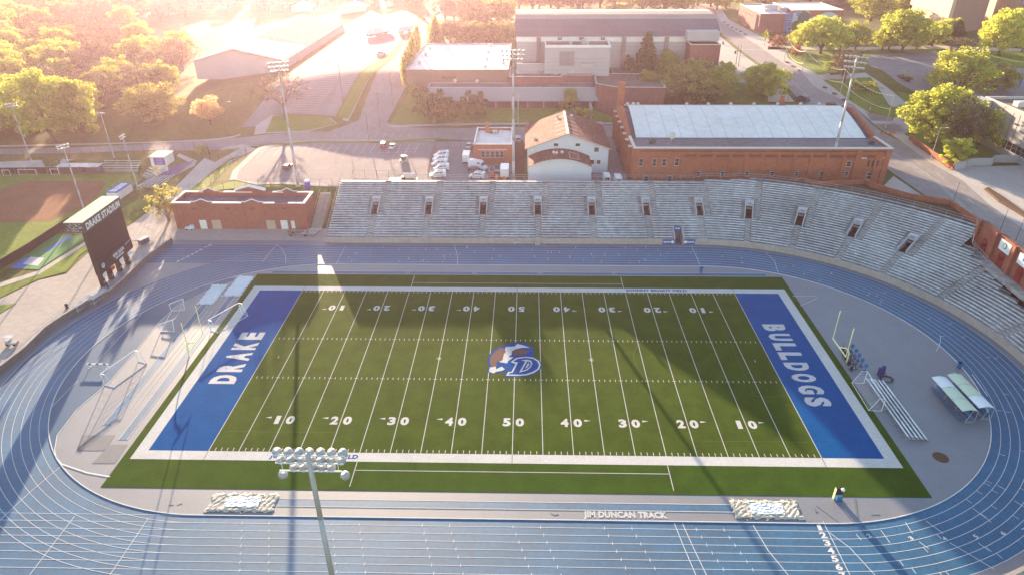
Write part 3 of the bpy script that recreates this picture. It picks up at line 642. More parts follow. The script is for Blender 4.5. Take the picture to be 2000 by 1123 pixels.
sheet('lawn', [PXY(q) for q in ([(518, 260), (600, 257), (658, 243), (640, 230), (560, 224.5), (533, 228)], [(658, 229), (680, 234), (770, 112), (835, 30), (828, 30), (760, 106)], [(480, 284), (560, 281), (740, 277), (860, 270), (860, 274), (740, 281), (560, 284.5)],
    [(760, 244), (800, 180), (1195, 196), (1195, 239), (1030, 240), (870, 241)], [(1535, 101), (1690, 99), (1700, 108), (1690, 137), (1595, 148), (1560, 128), (1538, 114)], [(1608, 158), (1700, 152), (1735, 205), (1768, 222), (1745, 232), (1700, 222), (1660, 198)],
    [(1750, 180), (1810, 190), (1960, 260), (1965, 318), (1870, 326), (1800, 285), (1765, 262), (1800, 240)], [(1420, 37), (1436, 36), (1482, 62), (1512, 82), (1487, 73)], [(1500, 86), (1560, 100), (1538, 98)], [(1700, 98), (1840, 97), (1830, 102), (1700, 106)], [(1850, 100), (2100, 103), (2100, 132), (1990, 134), (1900, 118)],
    [(1370, 160), (1500, 165), (1500, 205), (1350, 200)], [(432, 324), (425, 345), (405, 362), (450, 312), (474, 304)], [(355, 385), (430, 325), (455, 318), (400, 372), (360, 390)], [(430, 362), (455, 355), (500, 364), (640, 368), (640, 378), (360, 378)])], M['lawn'], .10)
sheet('dry_lawn', [PXY(q) for q in ([(-300, 310), (0, 303), (150, 301), (300, 296), (470, 290), (420, 318), (380, 300), (300, 302), (200, 315), (120, 312), (-300, 330)], [(260, 60), (400, 40), (480, 42), (440, 60), (350, 85), (250, 84)], [(1780, 280), (1860, 335), (1870, 326), (1800, 284)])], M['drygrass'], .08)
sheet('ball_field', [PXY([(-300, 345), (120, 341), (270, 342), (276, 350), (240, 385), (140, 440), (0, 535), (-300, 760)])], M['lawn'], .05)
sheet('softball_infield', [PXY([(-60, 395), (0, 372), (50, 355), (200, 354), (207, 360), (190, 385), (160, 407), (100, 432), (12, 436), (-60, 430)])], M['dirt'], .075)
sheet('practice_pad', [PXY([(18, 525), (110, 457), (165, 462), (165, 468), (76, 527)])], M['dkgreen'], .09)
sheet('practice_pad', [PXY([(18, 525), (48, 504), (70, 506), (45, 526)]), PXY([(134, 461), (143, 462), (95, 492), (84, 492)])], M['padblue'], .10)
sheet('practice_pad', [PXY([(45, 517), (60, 503), (88, 505), (74, 521)])], M['white'], .115)
sheet('path', [PXY([(0, 553), (75, 530), (172, 470), (176, 473), (85, 534), (0, 562)])], M['walk'], .11)
sheet('grass_strip', [PXY([(-200, 640), (-100, 590), (0, 563), (75, 538), (175, 475), (182, 482), (155, 500), (130, 532), (75, 546), (0, 582), (-200, 690)]), PXY([(-200, 700), (0, 597), (33, 593), (0, 612), (-200, 780)]), PXY([(236, 410), (262, 396), (300, 380), (320, 382), (275, 410), (248, 415)]), PXY([(245, 432), (262, 418), (285, 412), (262, 430), (250, 440)])], M['lawn'], .12)
# painted markings
mk = MB()
def pmark(pts, w=.12, dz=.11):
    q = PXY(pts)
    for poly in cut(cut(ribs(q, w), 0, XL), 1, YL): mk.add([(p[0], p[1], T(*p)+dz) for p in poly], [tuple(range(len(poly)))])
for i in range(20):
    x = -85+i*2.75
    a, b, c = P(520+i*16.5, 289-i*.35), P(505+i*18.2, 311), P(476+i*19.2, 335)
    for y0, y1 in ((b.y-8.8, b.y+1.0),):
        mk.add([(x-.06, 101, T(x, 101)+.08), (x+.06, 101, T(x, 101)+.08), (x+.06, 110.5, T(x, 110)+.08), (x-.06, 110.5, T(x, 110)+.08)], [(0, 1, 2, 3)])
    if i < 19: mk.add([(x-.06+1, 117.5, T(x, 117)+.08), (x+.06+1, 117.5, T(x, 117)+.08), (x+.06+1, 121.5, T(x, 121)+.09), (x-.06+1, 121.5, T(x, 121)+.09)], [(0, 1, 2, 3)])
for poly in cut([ribbon([(-84, 105.8), (-32, 105.8)], .12)], 0, XL): mk.add([(p[0], p[1], T(*p)+.083) for p in poly], [tuple(range(len(poly)))])
for i in range(46):
    for a, b in (((638-i*1.2+i*2.6, 224-i*3.6), (652-i*1.2+i*3.3, 224-i*3.6)), ((555+i*2.7, 220-i*3.5), (618+i*2.4, 220-i*3.5))): pmark([a, b], .11)
pmark([(1409, 68), (1480, 125), (1570, 183), (1640, 235)], .12); pmark([(1745, 300), (1830, 355), (1900, 420), (1990, 500)], .12); pmark([(1742, 302), (1827, 357), (1897, 422), (1987, 502)], .1)
for i in range(9): pmark([(1441+i*6, 97.5), (1445+i*6, 98.5)], .5)
for a, b in (((1785, 313), (1800, 324)), ((1830, 340), (1845, 352)), ((1890, 388), (1903, 400))): pmark([a, b], .12)
tag(mk.build('painted_markings', M['line']), kind='structure')
sl_ = MB()      # sealed cracks
rnd = random.Random(9)
for i in range(22):
    p = P(rnd.uniform(560, 800), rnd.uniform(292, 345)); pts = [(p.x, p.y)]
    for k in range(6): pts.append((pts[-1][0]+rnd.uniform(-1, 1)*(3 if i % 2 else .6), pts[-1][1]+rnd.uniform(-1, 1)*(.6 if i % 2 else 2.5)))
    for poly in cut(cut(ribs(pts, .12), 0, XL), 1, YL): sl_.add([(q[0], q[1], T(*q)+.075) for q in poly], [tuple(range(len(poly)))])
tag(sl_.build('sealed_cracks', M['walk']), kind='structure')
# ================================================================ BUILDINGS
def win(root, x, y, z, w, h, face, fm='coping', n=2):
    """window with frame and pane on a wall facing 's' (-y), 'w' (-x) or 'e'"""
    ax = face in 'we'; o = -1 if face in 'sw' else 1; f = MB(); t = .07
    def b(a0, a1, z0, z1, d0, d1):
        if ax: f.bx(min(x+o*d0, x+o*d1), max(x+o*d0, x+o*d1), y+a0, y+a1, z0, z1)
        else: f.bx(x+a0, x+a1, min(y+o*d0, y+o*d1), max(y+o*d0, y+o*d1), z0, z1)
    b(-w/2-t, w/2+t, z-h/2-t*1.6, z-h/2, -.02, .12); b(-w/2-t, w/2+t, z+h/2, z+h/2+t, -.02, .08); b(-w/2-t, -w/2, z-h/2, z+h/2, -.02, .08); b(w/2, w/2+t, z-h/2, z+h/2, -.02, .08)
    for i in range(1, n): b(-w/2, w/2, z-h/2+h*i/n-.03, z-h/2+h*i/n+.03, -.02, .07)
    r = f.build('window', M[fm], root); f = MB(); b(-w/2, w/2, z-h/2, z+h/2, -.02, .025); f.build('pane', M['glass'], r)
def boxb(name, label, cat, x0, x1, y0, y1, z0, z1, wall, roof, par=.5, cop='coping', cw=.4):
    r = thing(name, label, cat, ((x0+x1)/2, (y0+y1)/2, z0))
    w = MB(); z0b = min(T(x0, y0), T(x1, y0), z0)-.3
    for a, b, c, d in ((x0, x1, y0, y0+cw), (x0, x1, y1-cw, y1), (x0, x0+cw, y0+cw, y1-cw), (x1-cw, x1, y0+cw, y1-cw)): w.bx(a, b, c, d, z0b, z1)
    w.build('wall', M[wall], r); w = MB(); w.bx(x0+cw, x1-cw, y0+cw, y1-cw, z1-par-.2, z1-par); w.build('roof', M[roof], r)
    w = MB(); e = .06
    for a, b, c, d in ((x0-e, x1+e, y0-e, y0+cw+e), (x0-e, x1+e, y1-cw-e, y1+e), (x0-e, x0+cw+e, y0+cw+e, y1-cw-e), (x1-cw-e, x1+e, y0+cw+e, y1-cw-e)): w.bx(a, b, c, d, z1, z1+.16)
    w.build('coping', M[cop], r); return r
def vents(root, pts, z, m='coping', s=.5):
    for x, y in pts:
        w = MB(); w.lathe([(.22*s, 0), (.22*s, .5*s), (.5*s, .6*s), (.5*s, .9*s), (.15*s, 1.2*s)], (x, y, z), n=8); w.build('roof_vent', M[m], root)
def units(root, pts, z, m='steel'):
    for x, y, a, b, h in pts:
        w = MB(); w.box(x, y, z+h/2+.1, a, b, h); w.box(x, y, z+.05, a*.9, b*.9, .12); w.lathe([(min(a, b)*.3, 0), (min(a, b)*.3, .15)], (x, y, z+h+.1), n=10); w.build('air_unit', M[m], root)
# --- fieldhouse
fx0, fx1, fy0, fy1, fz0, fz1 = 30.4, 98.6, 76.0, 119.0, 5.0, 14.8
fh = thing('fieldhouse', 'long orange brick fieldhouse with a broad white roof and brick chimney, right behind the stands', 'building', (64, 97, 5))
w = MB(); w.bx(fx0, fx1, fy0, fy0+.5, fz0, fz1); w.bx(fx0, fx0+.5, fy0+.5, fy1, fz0, fz1); w.bx(fx1-.5, fx1, fy0+.5, fy1, fz0, fz1); w.bx(fx0+.5, fx1-.5, fy1-.5, fy1, fz0, fz1+.4)
# stepped gable ends
for xa in (fx0, fx1-.5):
    pr = [(86.5, fz1), (86.5, 15.3), (94, 16.9), (103, 18.6), (110, 17.6), (116, 15.6), (116, fz1)]
    vs = [(xa, p[0], p[1]) for p in pr]+[(xa+.5, p[0], p[1]) for p in pr]; n = len(pr)
    w.add(vs, [(i, n+i, n+(i+1) % n, (i+1) % n) for i in range(n)]+[tuple(range(n)), tuple(range(2*n-1, n-1, -1))])
for i in range(13):                      # front pilasters
    x = fx0+13+i*4.3
    if x < fx1-3: w.bx(x-.35, x+.35, fy0-.22, fy0, fz0, fz1-1.6)
for x in (fx0+.9, fx1-.9, fx1-8.5): w.bx(x-.7, x+.7, fy0-.25, fy0, fz0, fz1-.3)
for i in range(7):
    y = fy0+4+i*6; w.bx(fx0-.9, fx0, y-.6, y+.6, fz0, fz1-.8)
w.build('wall', M['brick2'], fh)
w = MB(); 
for i in range(12):
    x = fx0+13+i*4.3
    w.bx(x+.5, x+3.8, fy0-.1, fy0, fz1-2.1, fz1-1.7)
    for k in range(8): w.bx(x+.6+k*.4, x+.8+k*.4, fy0-.1, fy0, fz1-2.5, fz1-2.1)
w.bx(fx0, fx1, fy0-.12, fy0, fz1-.9, fz1-.6); w.build('corbel_band', M['brickd'], fh)
w = MB(); w.bx(fx0-.15, fx1+.15, fy0-.4, fy0+.6, fz1, fz1+.28); w.bx(fx0-.15, fx0+.6, fy0+.6, 86.5, fz1, fz1+.28); w.bx(fx1-.6, fx1+.15, fy0+.6, 86.5, fz1, fz1+.28); w.bx(fx0+1, fx1-1, fy1-.6, fy1+.1, fz1+.4, fz1+.6)
for i in range(7):
    y = fy0+4+i*6; w.bx(fx0-1.0, fx0, y-.7, y+.7, fz1-.8, fz1-.55)
w.build('coping', M['coping'], fh)
w = MB(); w.bx(fx0+.5, fx1-.5, fy0+.5, 87.2, fz1-.9, fz1-.6); w.build('front_roof', M['groof'], fh)
w = MB(); pr = [(87, 14.3), (92, 15.6), (98, 17.0), (103, 17.9), (107, 18.1), (108, 18.0)]; bk = [(112, 16.8), (116, 15.4), (118.5, 14.6)]
for (a, za), (b, zb) in zip(pr[:-1], pr[1:]):
    for i in range(15):
        x0 = 32.5+i*4.27; x1 = x0+4.27
        if i == 14: x1 = min(x1, 96.6)
        w.quad((x0, a, za), (x1, a, za), (x1, b, zb), (x0, b, zb))
w.build('arched_roof', M['wroof'], fh)
for i in range(1, 15):
    w = MB(); x0 = 32.5+i*4.27+.15*((i*7) % 3)
    for (a, za), (b, zb) in zip(pr[:-1], pr[1:]): w.quad((x0-.05, a, za+.02), (x0+.05, a, za+.02), (x0+.05, b, zb+.02), (x0-.05, b, zb+.02))
    w.build('roof_seam', mat('seam', (.42, .42, .42), .9), fh)
w = MB(); w.quad((58, 98.2, 17.09), (66, 98.2, 17.09), (66, 102.4, 17.83), (58, 102.4, 17.83)); w.build('roof_patch', M['ledge'], fh); w = MB(); w.quad((60, 89.5, 15.0), (64.2, 89.5, 15.0), (64.2, 91.6, 15.55), (60, 91.6, 15.55)); w.build('roof_patch', M['ledge'], fh)
w = MB(); 
for (a, za), (b, zb) in zip([pr[-1]]+bk[:-1], bk): w.quad((32.5, a, za), (96.6, a, za), (96.6, b, zb), (32.5, b, zb))
w.build('rear_roof', M['tan'], fh)
w = MB()
for xa, xb in ((fx0+.5, 32.5), (96.6, fx1-.5)):
    for (a, za), (b, zb) in zip(pr[:-1], pr[1:]): w.quad((xa, a, za-.6), (xb, a, za-.6), (xb, b, zb-.6), (xa, b, zb-.6))
w.bx(32.45, 96.65, 86.95, 87.1, 13.9, 14.35); w.build('gutter', M['droof'], fh)
for px, py in ((1252, 318), (1278, 318), (1297, 318), (1322, 317)): p = Py(px, py, fy0); win(fh, p.x, fy0, p.z, 1.0, 1.9, 's')
for px, py in ((1262, 350), (1308, 350)): p = Py(px, py, fy0); win(fh, p.x, fy0, p.z, 1.3, 1.6, 's')
for px, py in ((1364, 340), (1411, 340), (1459, 340), (1508, 340), (1556, 340), (1604, 340), (1653, 340)): p = Py(px, py, fy0); win(fh, p.x, fy0, p.z, .9, 1.2, 's')
p = Py(1658, 321, fy0); win(fh, p.x, fy0, p.z, 1.2, 1.4, 's'); p = Py(1697, 344, fy0); win(fh, p.x, fy0, p.z, 1.2, 1.8, 's')
for px in (1696, 1704.5, 1713.5): p = Py(px, 320, fy0); win(fh, p.x, fy0, p.z, .35, 1.6, 's', 'brickd')
w = MB(); 
for px in (1687, 1731): p = Py(px, 309, fy0); w.bx(p.x-.8, p.x+.8, fy0-.06, fy0, p.z-.3, p.z+.3)
w.build('stone_plaque', M['coping'], fh)
ch = MB(); cp = Pz(1212, 208, 14.5); cx_, cy_ = 31.5, 117.0
ztc = Zat(1212, 161, cx_, cy_); ch.prism([(cx_-1, cy_-1), (cx_+1, cy_-1), (cx_+1, cy_+1), (cx_-1, cy_+1)], 12, ztc-.5); ch.bx(cx_-1.15, cx_+1.15, cy_-1.15, cy_+1.15, ztc-.5, ztc); ch.build('chimney', M['brick2'], fh)
ch = MB(); p = Py(1528, 195, 118); ch.bx(p.x-.8, p.x+.8, 117.2, 118.8, 14, p.z-.4); ch.bx(p.x-.5, p.x+.5, 117.5, 118.5, p.z-.4, p.z+1.2); ch.build('chimney', M['brick2'], fh)
p = Py(1623, 205, 117); ch = MB(); ch.bx(p.x-1.2, p.x+1.2, 116, 118, 14, p.z+.5); ch.build('roof_housing', M['brickd'], fh)
vents(fh, [(Py(px, 207, 112).x, 111.5) for px in (1225, 1236, 1245, 1340, 1382, 1426, 1471, 1517, 1562, 1598)], 16.8, 'coping', 1.1)
dsh = MB(); p = Pz(1313, 266, 16.0); dsh.lathe([(.05, -.35), (.5, -.3), (.9, -.05), (.98, 0), (.9, .02), (.4, -.2)], (p.x, 83.5, 16.1), (-.3, -.8, .5), 16); dsh.tube((p.x, 83.8, 14.2), (p.x, 83.6, 16), .09); dsh.build('satellite_dish', M['coping'], fh)
units(fh, [(Pz(1272, 275, 14.4).x, 82.5, 1.4, 1.2, 1.0), (Pz(1700, 280, 14.4).x, 82, 1.2, 1.0, .9)], 14.2, 'dsteel')
# --- pale metal building with rusty gable roof
gb = thing('metal_building', 'pale metal building with a big rusty gable roof, left of the brick fieldhouse', 'building', (13, 95, 5))
gx0, gx1, gy0, gy1, gze, gzr = 2.0, 24.6, 84.0, 107.0, 12.2, 16.3; gxr = 13.2
w = MB(); w.profile([(gx0, 4.8), (gx1, 4.8), (gx1, gze), (gxr, gzr), (gx0, gze)], gy0, gy1); w.build('wall', M['siding'], gb)
for sg, xe in ((-1, gx0-.7), (1, gx1+.7)):
    w = MB(); ze = gze-.25; w.add([(xe, gy0-.6, ze), (gxr, gy0-.6, gzr), (gxr, gy1+.4, gzr), (xe, gy1+.4, ze), (xe, gy0-.6, ze+.18), (gxr, gy0-.6, gzr+.18), (gxr, gy1+.4, gzr+.18), (xe, gy1+.4, ze+.18)],
        [(4, 5, 6, 7), (3, 2, 1, 0), (0, 1, 5, 4), (2, 3, 7, 6), (3, 0, 4, 7)]); w.build('roof', M['rust'], gb)
w = MB(); w.bx(gxr-.35, gxr+.35, gy0-.65, gy1+.45, gzr+.1, gzr+.26)
for i in range(5):
    for sg in (-1, 1):
        y = gy0+2+i*4; x0 = gxr+sg*.4; x1 = gxr+sg*3.2; s_ = (gzr-gze)/(gxr-gx0+.0)
        za, zb = gzr+.2-.4*s_, gzr+.2-3.2*s_; a = (x0, y-.12, za); b = (x1, y-.12, zb); c = (x1, y+.12, zb); d = (x0, y+.12, za); w.quad(a, b, c, d)
w.build('roof_trim', M['coping'], gb)
w = MB(); w.path([(gx0-.7, gy0-.65, gze-.1), (gxr, gy0-.65, gzr+.2), (gx1+.7, gy0-.65, gze-.1)], .1, 4); w.tube((gx1+.05, gy0-.1, gze), (gx1+.05, gy0-.1, 5), .08); w.build('verge', M['coping'], gb)
for px, py, a, b in ((1086, 283.5, .95, .65), (1128.5, 283.5, .95, .65), (1165, 293, .95, .95), (1156, 317, .95, .95), (1169, 317, .8, .9)):
    p = Py(px, py, gy0); win(gb, p.x, gy0, p.z, a*1.3, b*1.3, 's', 'wroof', 1)
vents(gb, [(gx0+2.2, gy0+5), (gxr-2.2, gy1-5), (gxr+2.0, gy1-4)], gze+.5, 'coping', 1.0)
vents(gb, [(gxr-2.2, gy1-5), (gxr+2.0, gy1-4)], gzr-.8, 'coping', 1.0)
ab = thing('arched_shed', 'lower pale metal shed with a rusty arched roof, against the front of the gable building', 'building', (11, 79, 5))
ya = 75.0; ax0, ax1 = 2.3, 19.4; eav = 9.9; crown = 12.1
pr = []
for i in range(13):
    t = -1+2*i/12; pr.append(((ax0+ax1)/2+(ax1-ax0)/2*t, eav+(crown-eav)*(1-t*t)))
w = MB(); w.profile([(ax0, 4.8), (ax1, 4.8)]+[(a, b-.1) for a, b in pr[::-1]], ya, gy0-.01); w.build('wall', M['siding'], ab)
w = MB()
for (a, za), (b, zb) in zip(pr[:-1], pr[1:]): w.quad((a, ya-.4, za+.08), (b, ya-.4, zb+.08), (b, gy0-.02, zb+.08), (a, gy0-.02, za+.08))
w.build('arched_roof', M['rust'], ab)
w = MB(); w.path([(a, ya-.4, b+.05) for a, b in pr], .09, 4); w.path([(ax0+4.5, y, Z_) for y, Z_ in ((76, 11.55), (79.5, 11.55))]+[(ax0+7.5, 79.5, 12.2)], .05, 4); w.path([(13.5, 76.5, 12.0), (13.5, 81.5, 12.0), (16, 81.5, 11.4), (16, 76.5, 11.4), (13.5, 76.5, 12.0)], .06, 4); w.build('roof_trim', M['coping'], ab)
for px in (1051, 1087, 1124): p = Py(px, 355, ya); win(ab, p.x, ya, p.z, .9, .65, 's', 'wroof', 1)
vents(ab, [(10, 79), (11.5, 79.6), (9.2, 79.4), (3.3, 80.5)], 11.9, 'coping', .9)
# --- small brick building
def solve(pxl, pxr, rb, rt, rk):
    a = P((pxl+pxr)/2, rb); y0 = a.y; z1 = Py((pxl+pxr)/2, rt, y0).z; l = Py(pxl, rt, y0).x; r_ = Py(pxr, rt, y0).x; y1 = Pz((pxl+pxr)/2, rk, z1).y
    return l, r_, y0, y1, a.z, z1
x0, x1, y0, y1, z0, z1 = solve(924.5, 999.5, 322, 283, 250)
sb = boxb('brick_office', 'small orange brick building with white roof and five front windows, beside the van yard', 'building', x0, x1, y0, y1, z0, z1, 'brick2', 'wroof', .7, 'ledge')
w = MB(); xm0, xm1 = x0+1.2, x1-1.4; za = z1-1.5; w.add([(xm0, y0-.08, za), (xm1, y0-.08, za), (xm1, y0+2.4, z1-.4), (xm0, y0+2.4, z1-.4), (xm0, y0-.08, za-.1), (xm1, y0-.08, za-.1)], [(0, 1, 2, 3), (4, 5, 1, 0)]); w.build('sloped_roof', M['wroof'], sb)
for i in range(5):
    p = Py(943.5+i*9.2, 302, y0); win(sb, p.x, y0, p.z, .95, 1.8, 's', 'coping', 2)
w = MB(); p = Pz(951, 262, z1-.7); w.bx(p.x-.5, p.x+.6, p.y+1, p.y+2, z1-.7, z1+2.4); w.bx(p.x+.6, p.x+3.4, p.y+.4, p.y+2, z1-.7, z1+.3); w.build('chimney', M['brick2'], sb)
vents(sb, [(p.x+2.2, p.y-.2), (p.x+2.9, p.y-.2), (p.x+4.6, p.y-.4), (x0+.4, y0+.5)], z1-.6, 'coping', 1.0)
# dark alley fence line beside it
sheet('alley', [PXY([(1003, 276), (1022, 276), (1026, 357), (1003, 357)])], M['soil'], .07)
# --- left brick building with pale parapet
lb = thing('brick_fieldhouse', 'low red brick building with pale stepped parapets at the top left of the track', 'building', (-70, 60, 0))
bx0, bx1, by0, by1, bz = -87.0, -53.4, 55.8, 63.6, 6.9
w = MB(); w.bx(bx0, bx1, by0, by0+.4, -.1, bz); w.bx(bx0, bx0+.4, by0+.4, by1-.4, -.1, bz); w.bx(bx1-.4, bx1, by0+.4, by1-.4, -.1, bz); w.bx(bx0, bx1, by1-.4, by1, -.1, bz)
pc = MB()
def ped(xc, hw, h, y, st=.5):
    w.profile([(xc-hw-1, bz), (xc-hw-1, bz+.3), (xc-hw, bz+.3), (xc, bz+h), (xc+hw, bz+.3), (xc+hw+1, bz+.3), (xc+hw+1, bz)], y, y+.4)
for xc, hw, h, y in ((-79.3, 1.7, 1.0, by0), (-66.5, 1.7, 1.0, by0), (-80.5, 1.6, 1.1, by1-.4), (-60, 1.6, 1.1, by1-.4)): ped(xc, hw, h, y); pc.path([(xc-hw-1, y+.2, bz+.36), (xc-hw, y+.2, bz+.36), (xc, y+.2, bz+h+.06), (xc+hw, y+.2, bz+.36), (xc+hw+1, y+.2, bz+.36)], .17, 4)
w.profile([(-73.5, bz), (-73.5, bz+.8), (-69.6, bz+1.9), (-65.5, bz+.8), (-65.5, bz)], by1-.4, by1)
for x in (bx0+.8, bx1-.8, bx0+2.2, bx1-2.4, -76.9, -64, -69): w.bx(x-.25, x+.25, by0-.12, by0, 0, bz-.3)
w.build('wall', M['brick'], lb)
for y in (by0, by1-.4): 
    for a, b in ((bx0-.1, -82), (-76.6, -74.5), (-74.5, -69.2), (-63.8, -61), (-57.5, bx1+.1)): pc.bx(a, b, y-.08, y+.48, bz, bz+.24)
pc.bx(bx0-.1, bx0+.5, by0+.48, by1-.48, bz, bz+.24); pc.bx(bx1-.5, bx1+.1, by0+.48, by1-.48, bz, bz+.24)
pc.add([(-73.6, by1-1.1, bz+.7), (-69.6, by1-1.1, bz+1.8), (-69.6, by1+.1, bz+2.1), (-73.6, by1+.1, bz+1.0)], [(0, 1, 2, 3)]); pc.add([(-65.4, by1-1.1, bz+.7), (-69.6, by1-1.1, bz+1.8), (-69.6, by1+.1, bz+2.1), (-65.4, by1+.1, bz+1.0)], [(3, 2, 1, 0)])
pc.build('parapet_coping', M['ledge'], lb)
w = MB(); w.bx(bx0+.4, bx1-.4, by0+.4, by1-.4, bz-1.1, bz-.9); w.build('roof', M['droof'], lb)
for px, wd, h, m_ in ((398, 1.7, 2.4, 'wroof'), (424, 2.3, 2.4, 'tan'), (530, 2.3, 2.4, 'tan'), (556, 1.7, 2.4, 'wroof'), (573, .9, 2.3, 'wroof')):
    p = Py(px, 440, by0); w = MB(); w.bx(p.x-wd/2, p.x+wd/2, by0-.16, by0-.02, 0, h); d_ = w.build('door', M[m_], lb); w = MB()
    for k in range(4): w.bx(p.x-wd/2+.08, p.x+wd/2-.08, by0-.18, by0-.16, .2+k*.56, .24+k*.56)
    w.bx(p.x+wd*.35, p.x+wd*.4, by0-.22, by0-.16, 1.0, 1.15); w.build('door_ribs', M['steel'], d_)
w = MB()
for px in (379, 444, 492, 556): p = Py(px, 408, by0); w.bx(p.x-.6, p.x+.6, by0-.05, by0, p.z-.25, p.z+.25)
w.build('wall_vent', M['brickd'], lb)
# stair between building and stands
st = thing('concrete_stair', 'wide concrete stair with rails climbing between the brick building and the stands', 'stairs', (-50.8, 60, 0))
w = MB(); 
for i in range(28): w.bx(-52.9, -50.2, 56.2+i*.42, 56.62+i*.42, -.05, .18*(i+1))
w.bx(-50.2, -47.3, 61, 68, -.05, .15); w.build('steps', M['concrete'], st); w = MB()
for x in (-53, -51.5, -50.1): w.path([(x, 56, 1.0), (x, 68, 6.1)], .035, 4); [w.tube((x, 56.4+k*1.9, .1+.82*k), (x, 56.4+k*1.9, 1.1+.82*k), .03, None, 4) for k in range(7)]
w.build('handrail', M['steel'], st)
# --- recreation hall
hx0, hx1, hy = -2.2, 71.8, 163.0
hl = thing('sports_hall', 'very long grey sports hall with an arched dark roof and white band, top centre', 'building', (35, 180, 15))
hy1 = 206; ez = Py(1010, 72, hy).z
prf = [(hy-.5, ez), (hy+1.0, ez+1.6), (hy+4, ez+3.4), (hy+8, ez+4.9), (hy+13, ez+5.9), (hy+19, ez+6.3), (hy+26, ez+6.0), (hy+34, ez+4.4), (hy1, ez+1.5)]
w = MB(); w.bx(hx0, hx1, hy, hy+.5, 8, ez-1.9); w.bx(hx0, hx0+.5, hy+.5, hy1, 8, ez-1.9); w.bx(hx1-.5, hx1, hy+.5, hy1, 8, ez-1.9); w.bx(hx0, hx1, hy1, hy1+.5, 8, ez); w.build('wall', M['hall'], hl)
w = MB(); w.bx(hx0-.1, hx1+.1, hy-.12, hy+.5, ez-1.9, ez)
for xa in (hx0-.1, hx1-.4):
    n = len(prf)+2; q = [(hy+.5, ez-1.9)]+[(a, b-.15) for a, b in prf]+[(hy1, ez-1.9)]; vs = [(xa, a, b) for a, b in q]+[(xa+.5, a, b) for a, b in q]
    w.add(vs, [(i, n+i, n+(i+1) % n, (i+1) % n) for i in range(n)]+[tuple(range(n)), tuple(range(2*n-1, n-1, -1))])
w.build('white_band', M['wroof'], hl)
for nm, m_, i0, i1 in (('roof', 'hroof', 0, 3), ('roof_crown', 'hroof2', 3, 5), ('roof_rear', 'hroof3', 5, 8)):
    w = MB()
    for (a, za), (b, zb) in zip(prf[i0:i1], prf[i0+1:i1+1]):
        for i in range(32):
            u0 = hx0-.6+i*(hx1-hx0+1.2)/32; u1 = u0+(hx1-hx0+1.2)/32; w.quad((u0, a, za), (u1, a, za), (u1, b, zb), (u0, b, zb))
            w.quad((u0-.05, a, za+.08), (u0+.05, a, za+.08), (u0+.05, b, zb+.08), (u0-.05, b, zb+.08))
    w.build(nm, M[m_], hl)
for px in (1052, 1093.5, 1135, 1177, 1218.5, 1302, 1345): p = Py(px, 80, hy); w = MB(); w.bx(p.x-.7, p.x+.7, hy-.9, hy-.12, 8, ez-.2); w.build('pilaster', mat('pilaster', (.25, .2, .185), .9), hl)
w = MB()
for k in range(7): w.bx(hx0, hx1, hy-.03, hy, 16+k*1.6, 16.05+k*1.6)
w.build('wall_joints', M['groof'], hl)
# entrance end block in brick
p0 = Py(1346, 86, 158); p1 = Py(1405, 86, 158)
eb_ = boxb('stair_block', 'brown brick corner block below the right end of the long arched hall', 'building', p0.x, p1.x, 155.5, hy-.2, T(60, 156), p0.z, 'brick_p', 'broof', .5, 'wroof')
w = MB(); w.bx(Py(1342, 62, 160).x, Py(1404, 62, 160).x, 158, hy-.2, p0.z+.9, Py(1342, 63, 158).z); w.build('upper_wall', M['hall'], eb_)
# --- grey plant block
q0 = Py(1065, 90, 152); q1 = Py(1193, 90, 152)
gbk = boxb('plant_block', 'pale grey block with a large grey door, on the brown roofs before the arched hall', 'building', q0.x, q1.x, 152, hy-1.2, 14, q0.z, 'hall', 'broof', .4, 'wroof')
w = MB(); w.bx(q0.x-.05, q1.x+.05, 151.9, 152, q0.z-.7, q0.z); w.build('white_band', M['wroof'], gbk)
a, b = Py(1093, 101, 151.9), Py(1121, 129, 151.9); w = MB(); w.bx(a.x, b.x, 151.82, 151.95, b.z, a.z); w.build('door', mat('plant_door', (.27, .25, .245), .8), gbk)
w = MB(); a, b = Py(1127, 119, 150.5), Py(1160, 130, 150.5); w.path([(a.x, 150.5, b.z), (a.x, 150.5, a.z), (b.x, 150.5, a.z), (b.x, 150.5, b.z)], .08, 4); w.bx(a.x+1.5, b.x, 150.6, 151.7, b.z-.3, a.z-1.2); w.build('pipe_frame', M['steel'], gbk)
w = MB(); 
for k in range(4): w.bx(q0.x, q1.x, 151.97, 152, 19.5+k*1.3, 19.55+k*1.3)
w.build('wall_joints', M['groof'], gbk)
units(gbk, [(Py(1115, 82, 157).x, 157, 1.2, 1, .8), (Py(1140, 78, 158).x, 158, 1.6, 1.4, 1.4), (Py(1148, 80, 157).x, 156.5, 1.0, 1.0, 1.0)], q0.z-.4, 'steel')
w = MB(); c_ = Py(1141, 76, 158); [w.tube((c_.x-1, 158, q0.z), (c_.x-1+k*.5, 158, q0.z+2-abs(k-2)*.3), .06, None, 4) for k in range(5)]; w.build('antenna', M['dsteel'], gbk)
# --- white roofed block
x0, x1, y0, y1, z0, z1 = solve(793, 993, 182, 137, 86)
wb = boxb('white_roof_block', 'plain brown brick block with a large flat white roof, left of the plant block', 'building', x0, x1, y0, y1, z0, z1, 'tand', 'ledge', .25, 'coping')
units(wb, [(Pz(px, py, z1).x, Pz(px, py, z1).y, 1.3, 1.1, .8) for px, py in ((840, 95), (831, 108), (820, 124), (957, 90), (954, 103), (951, 116), (948, 131), (983, 124))], z1-.25, 'coping')
w = MB(); a, b = Py(862, 149, y0), Py(891, 154, y0); w.bx(a.x, b.x, y0-.05, y0+.02, b.z, a.z); w.build('louvre', M['brickd'], wb)
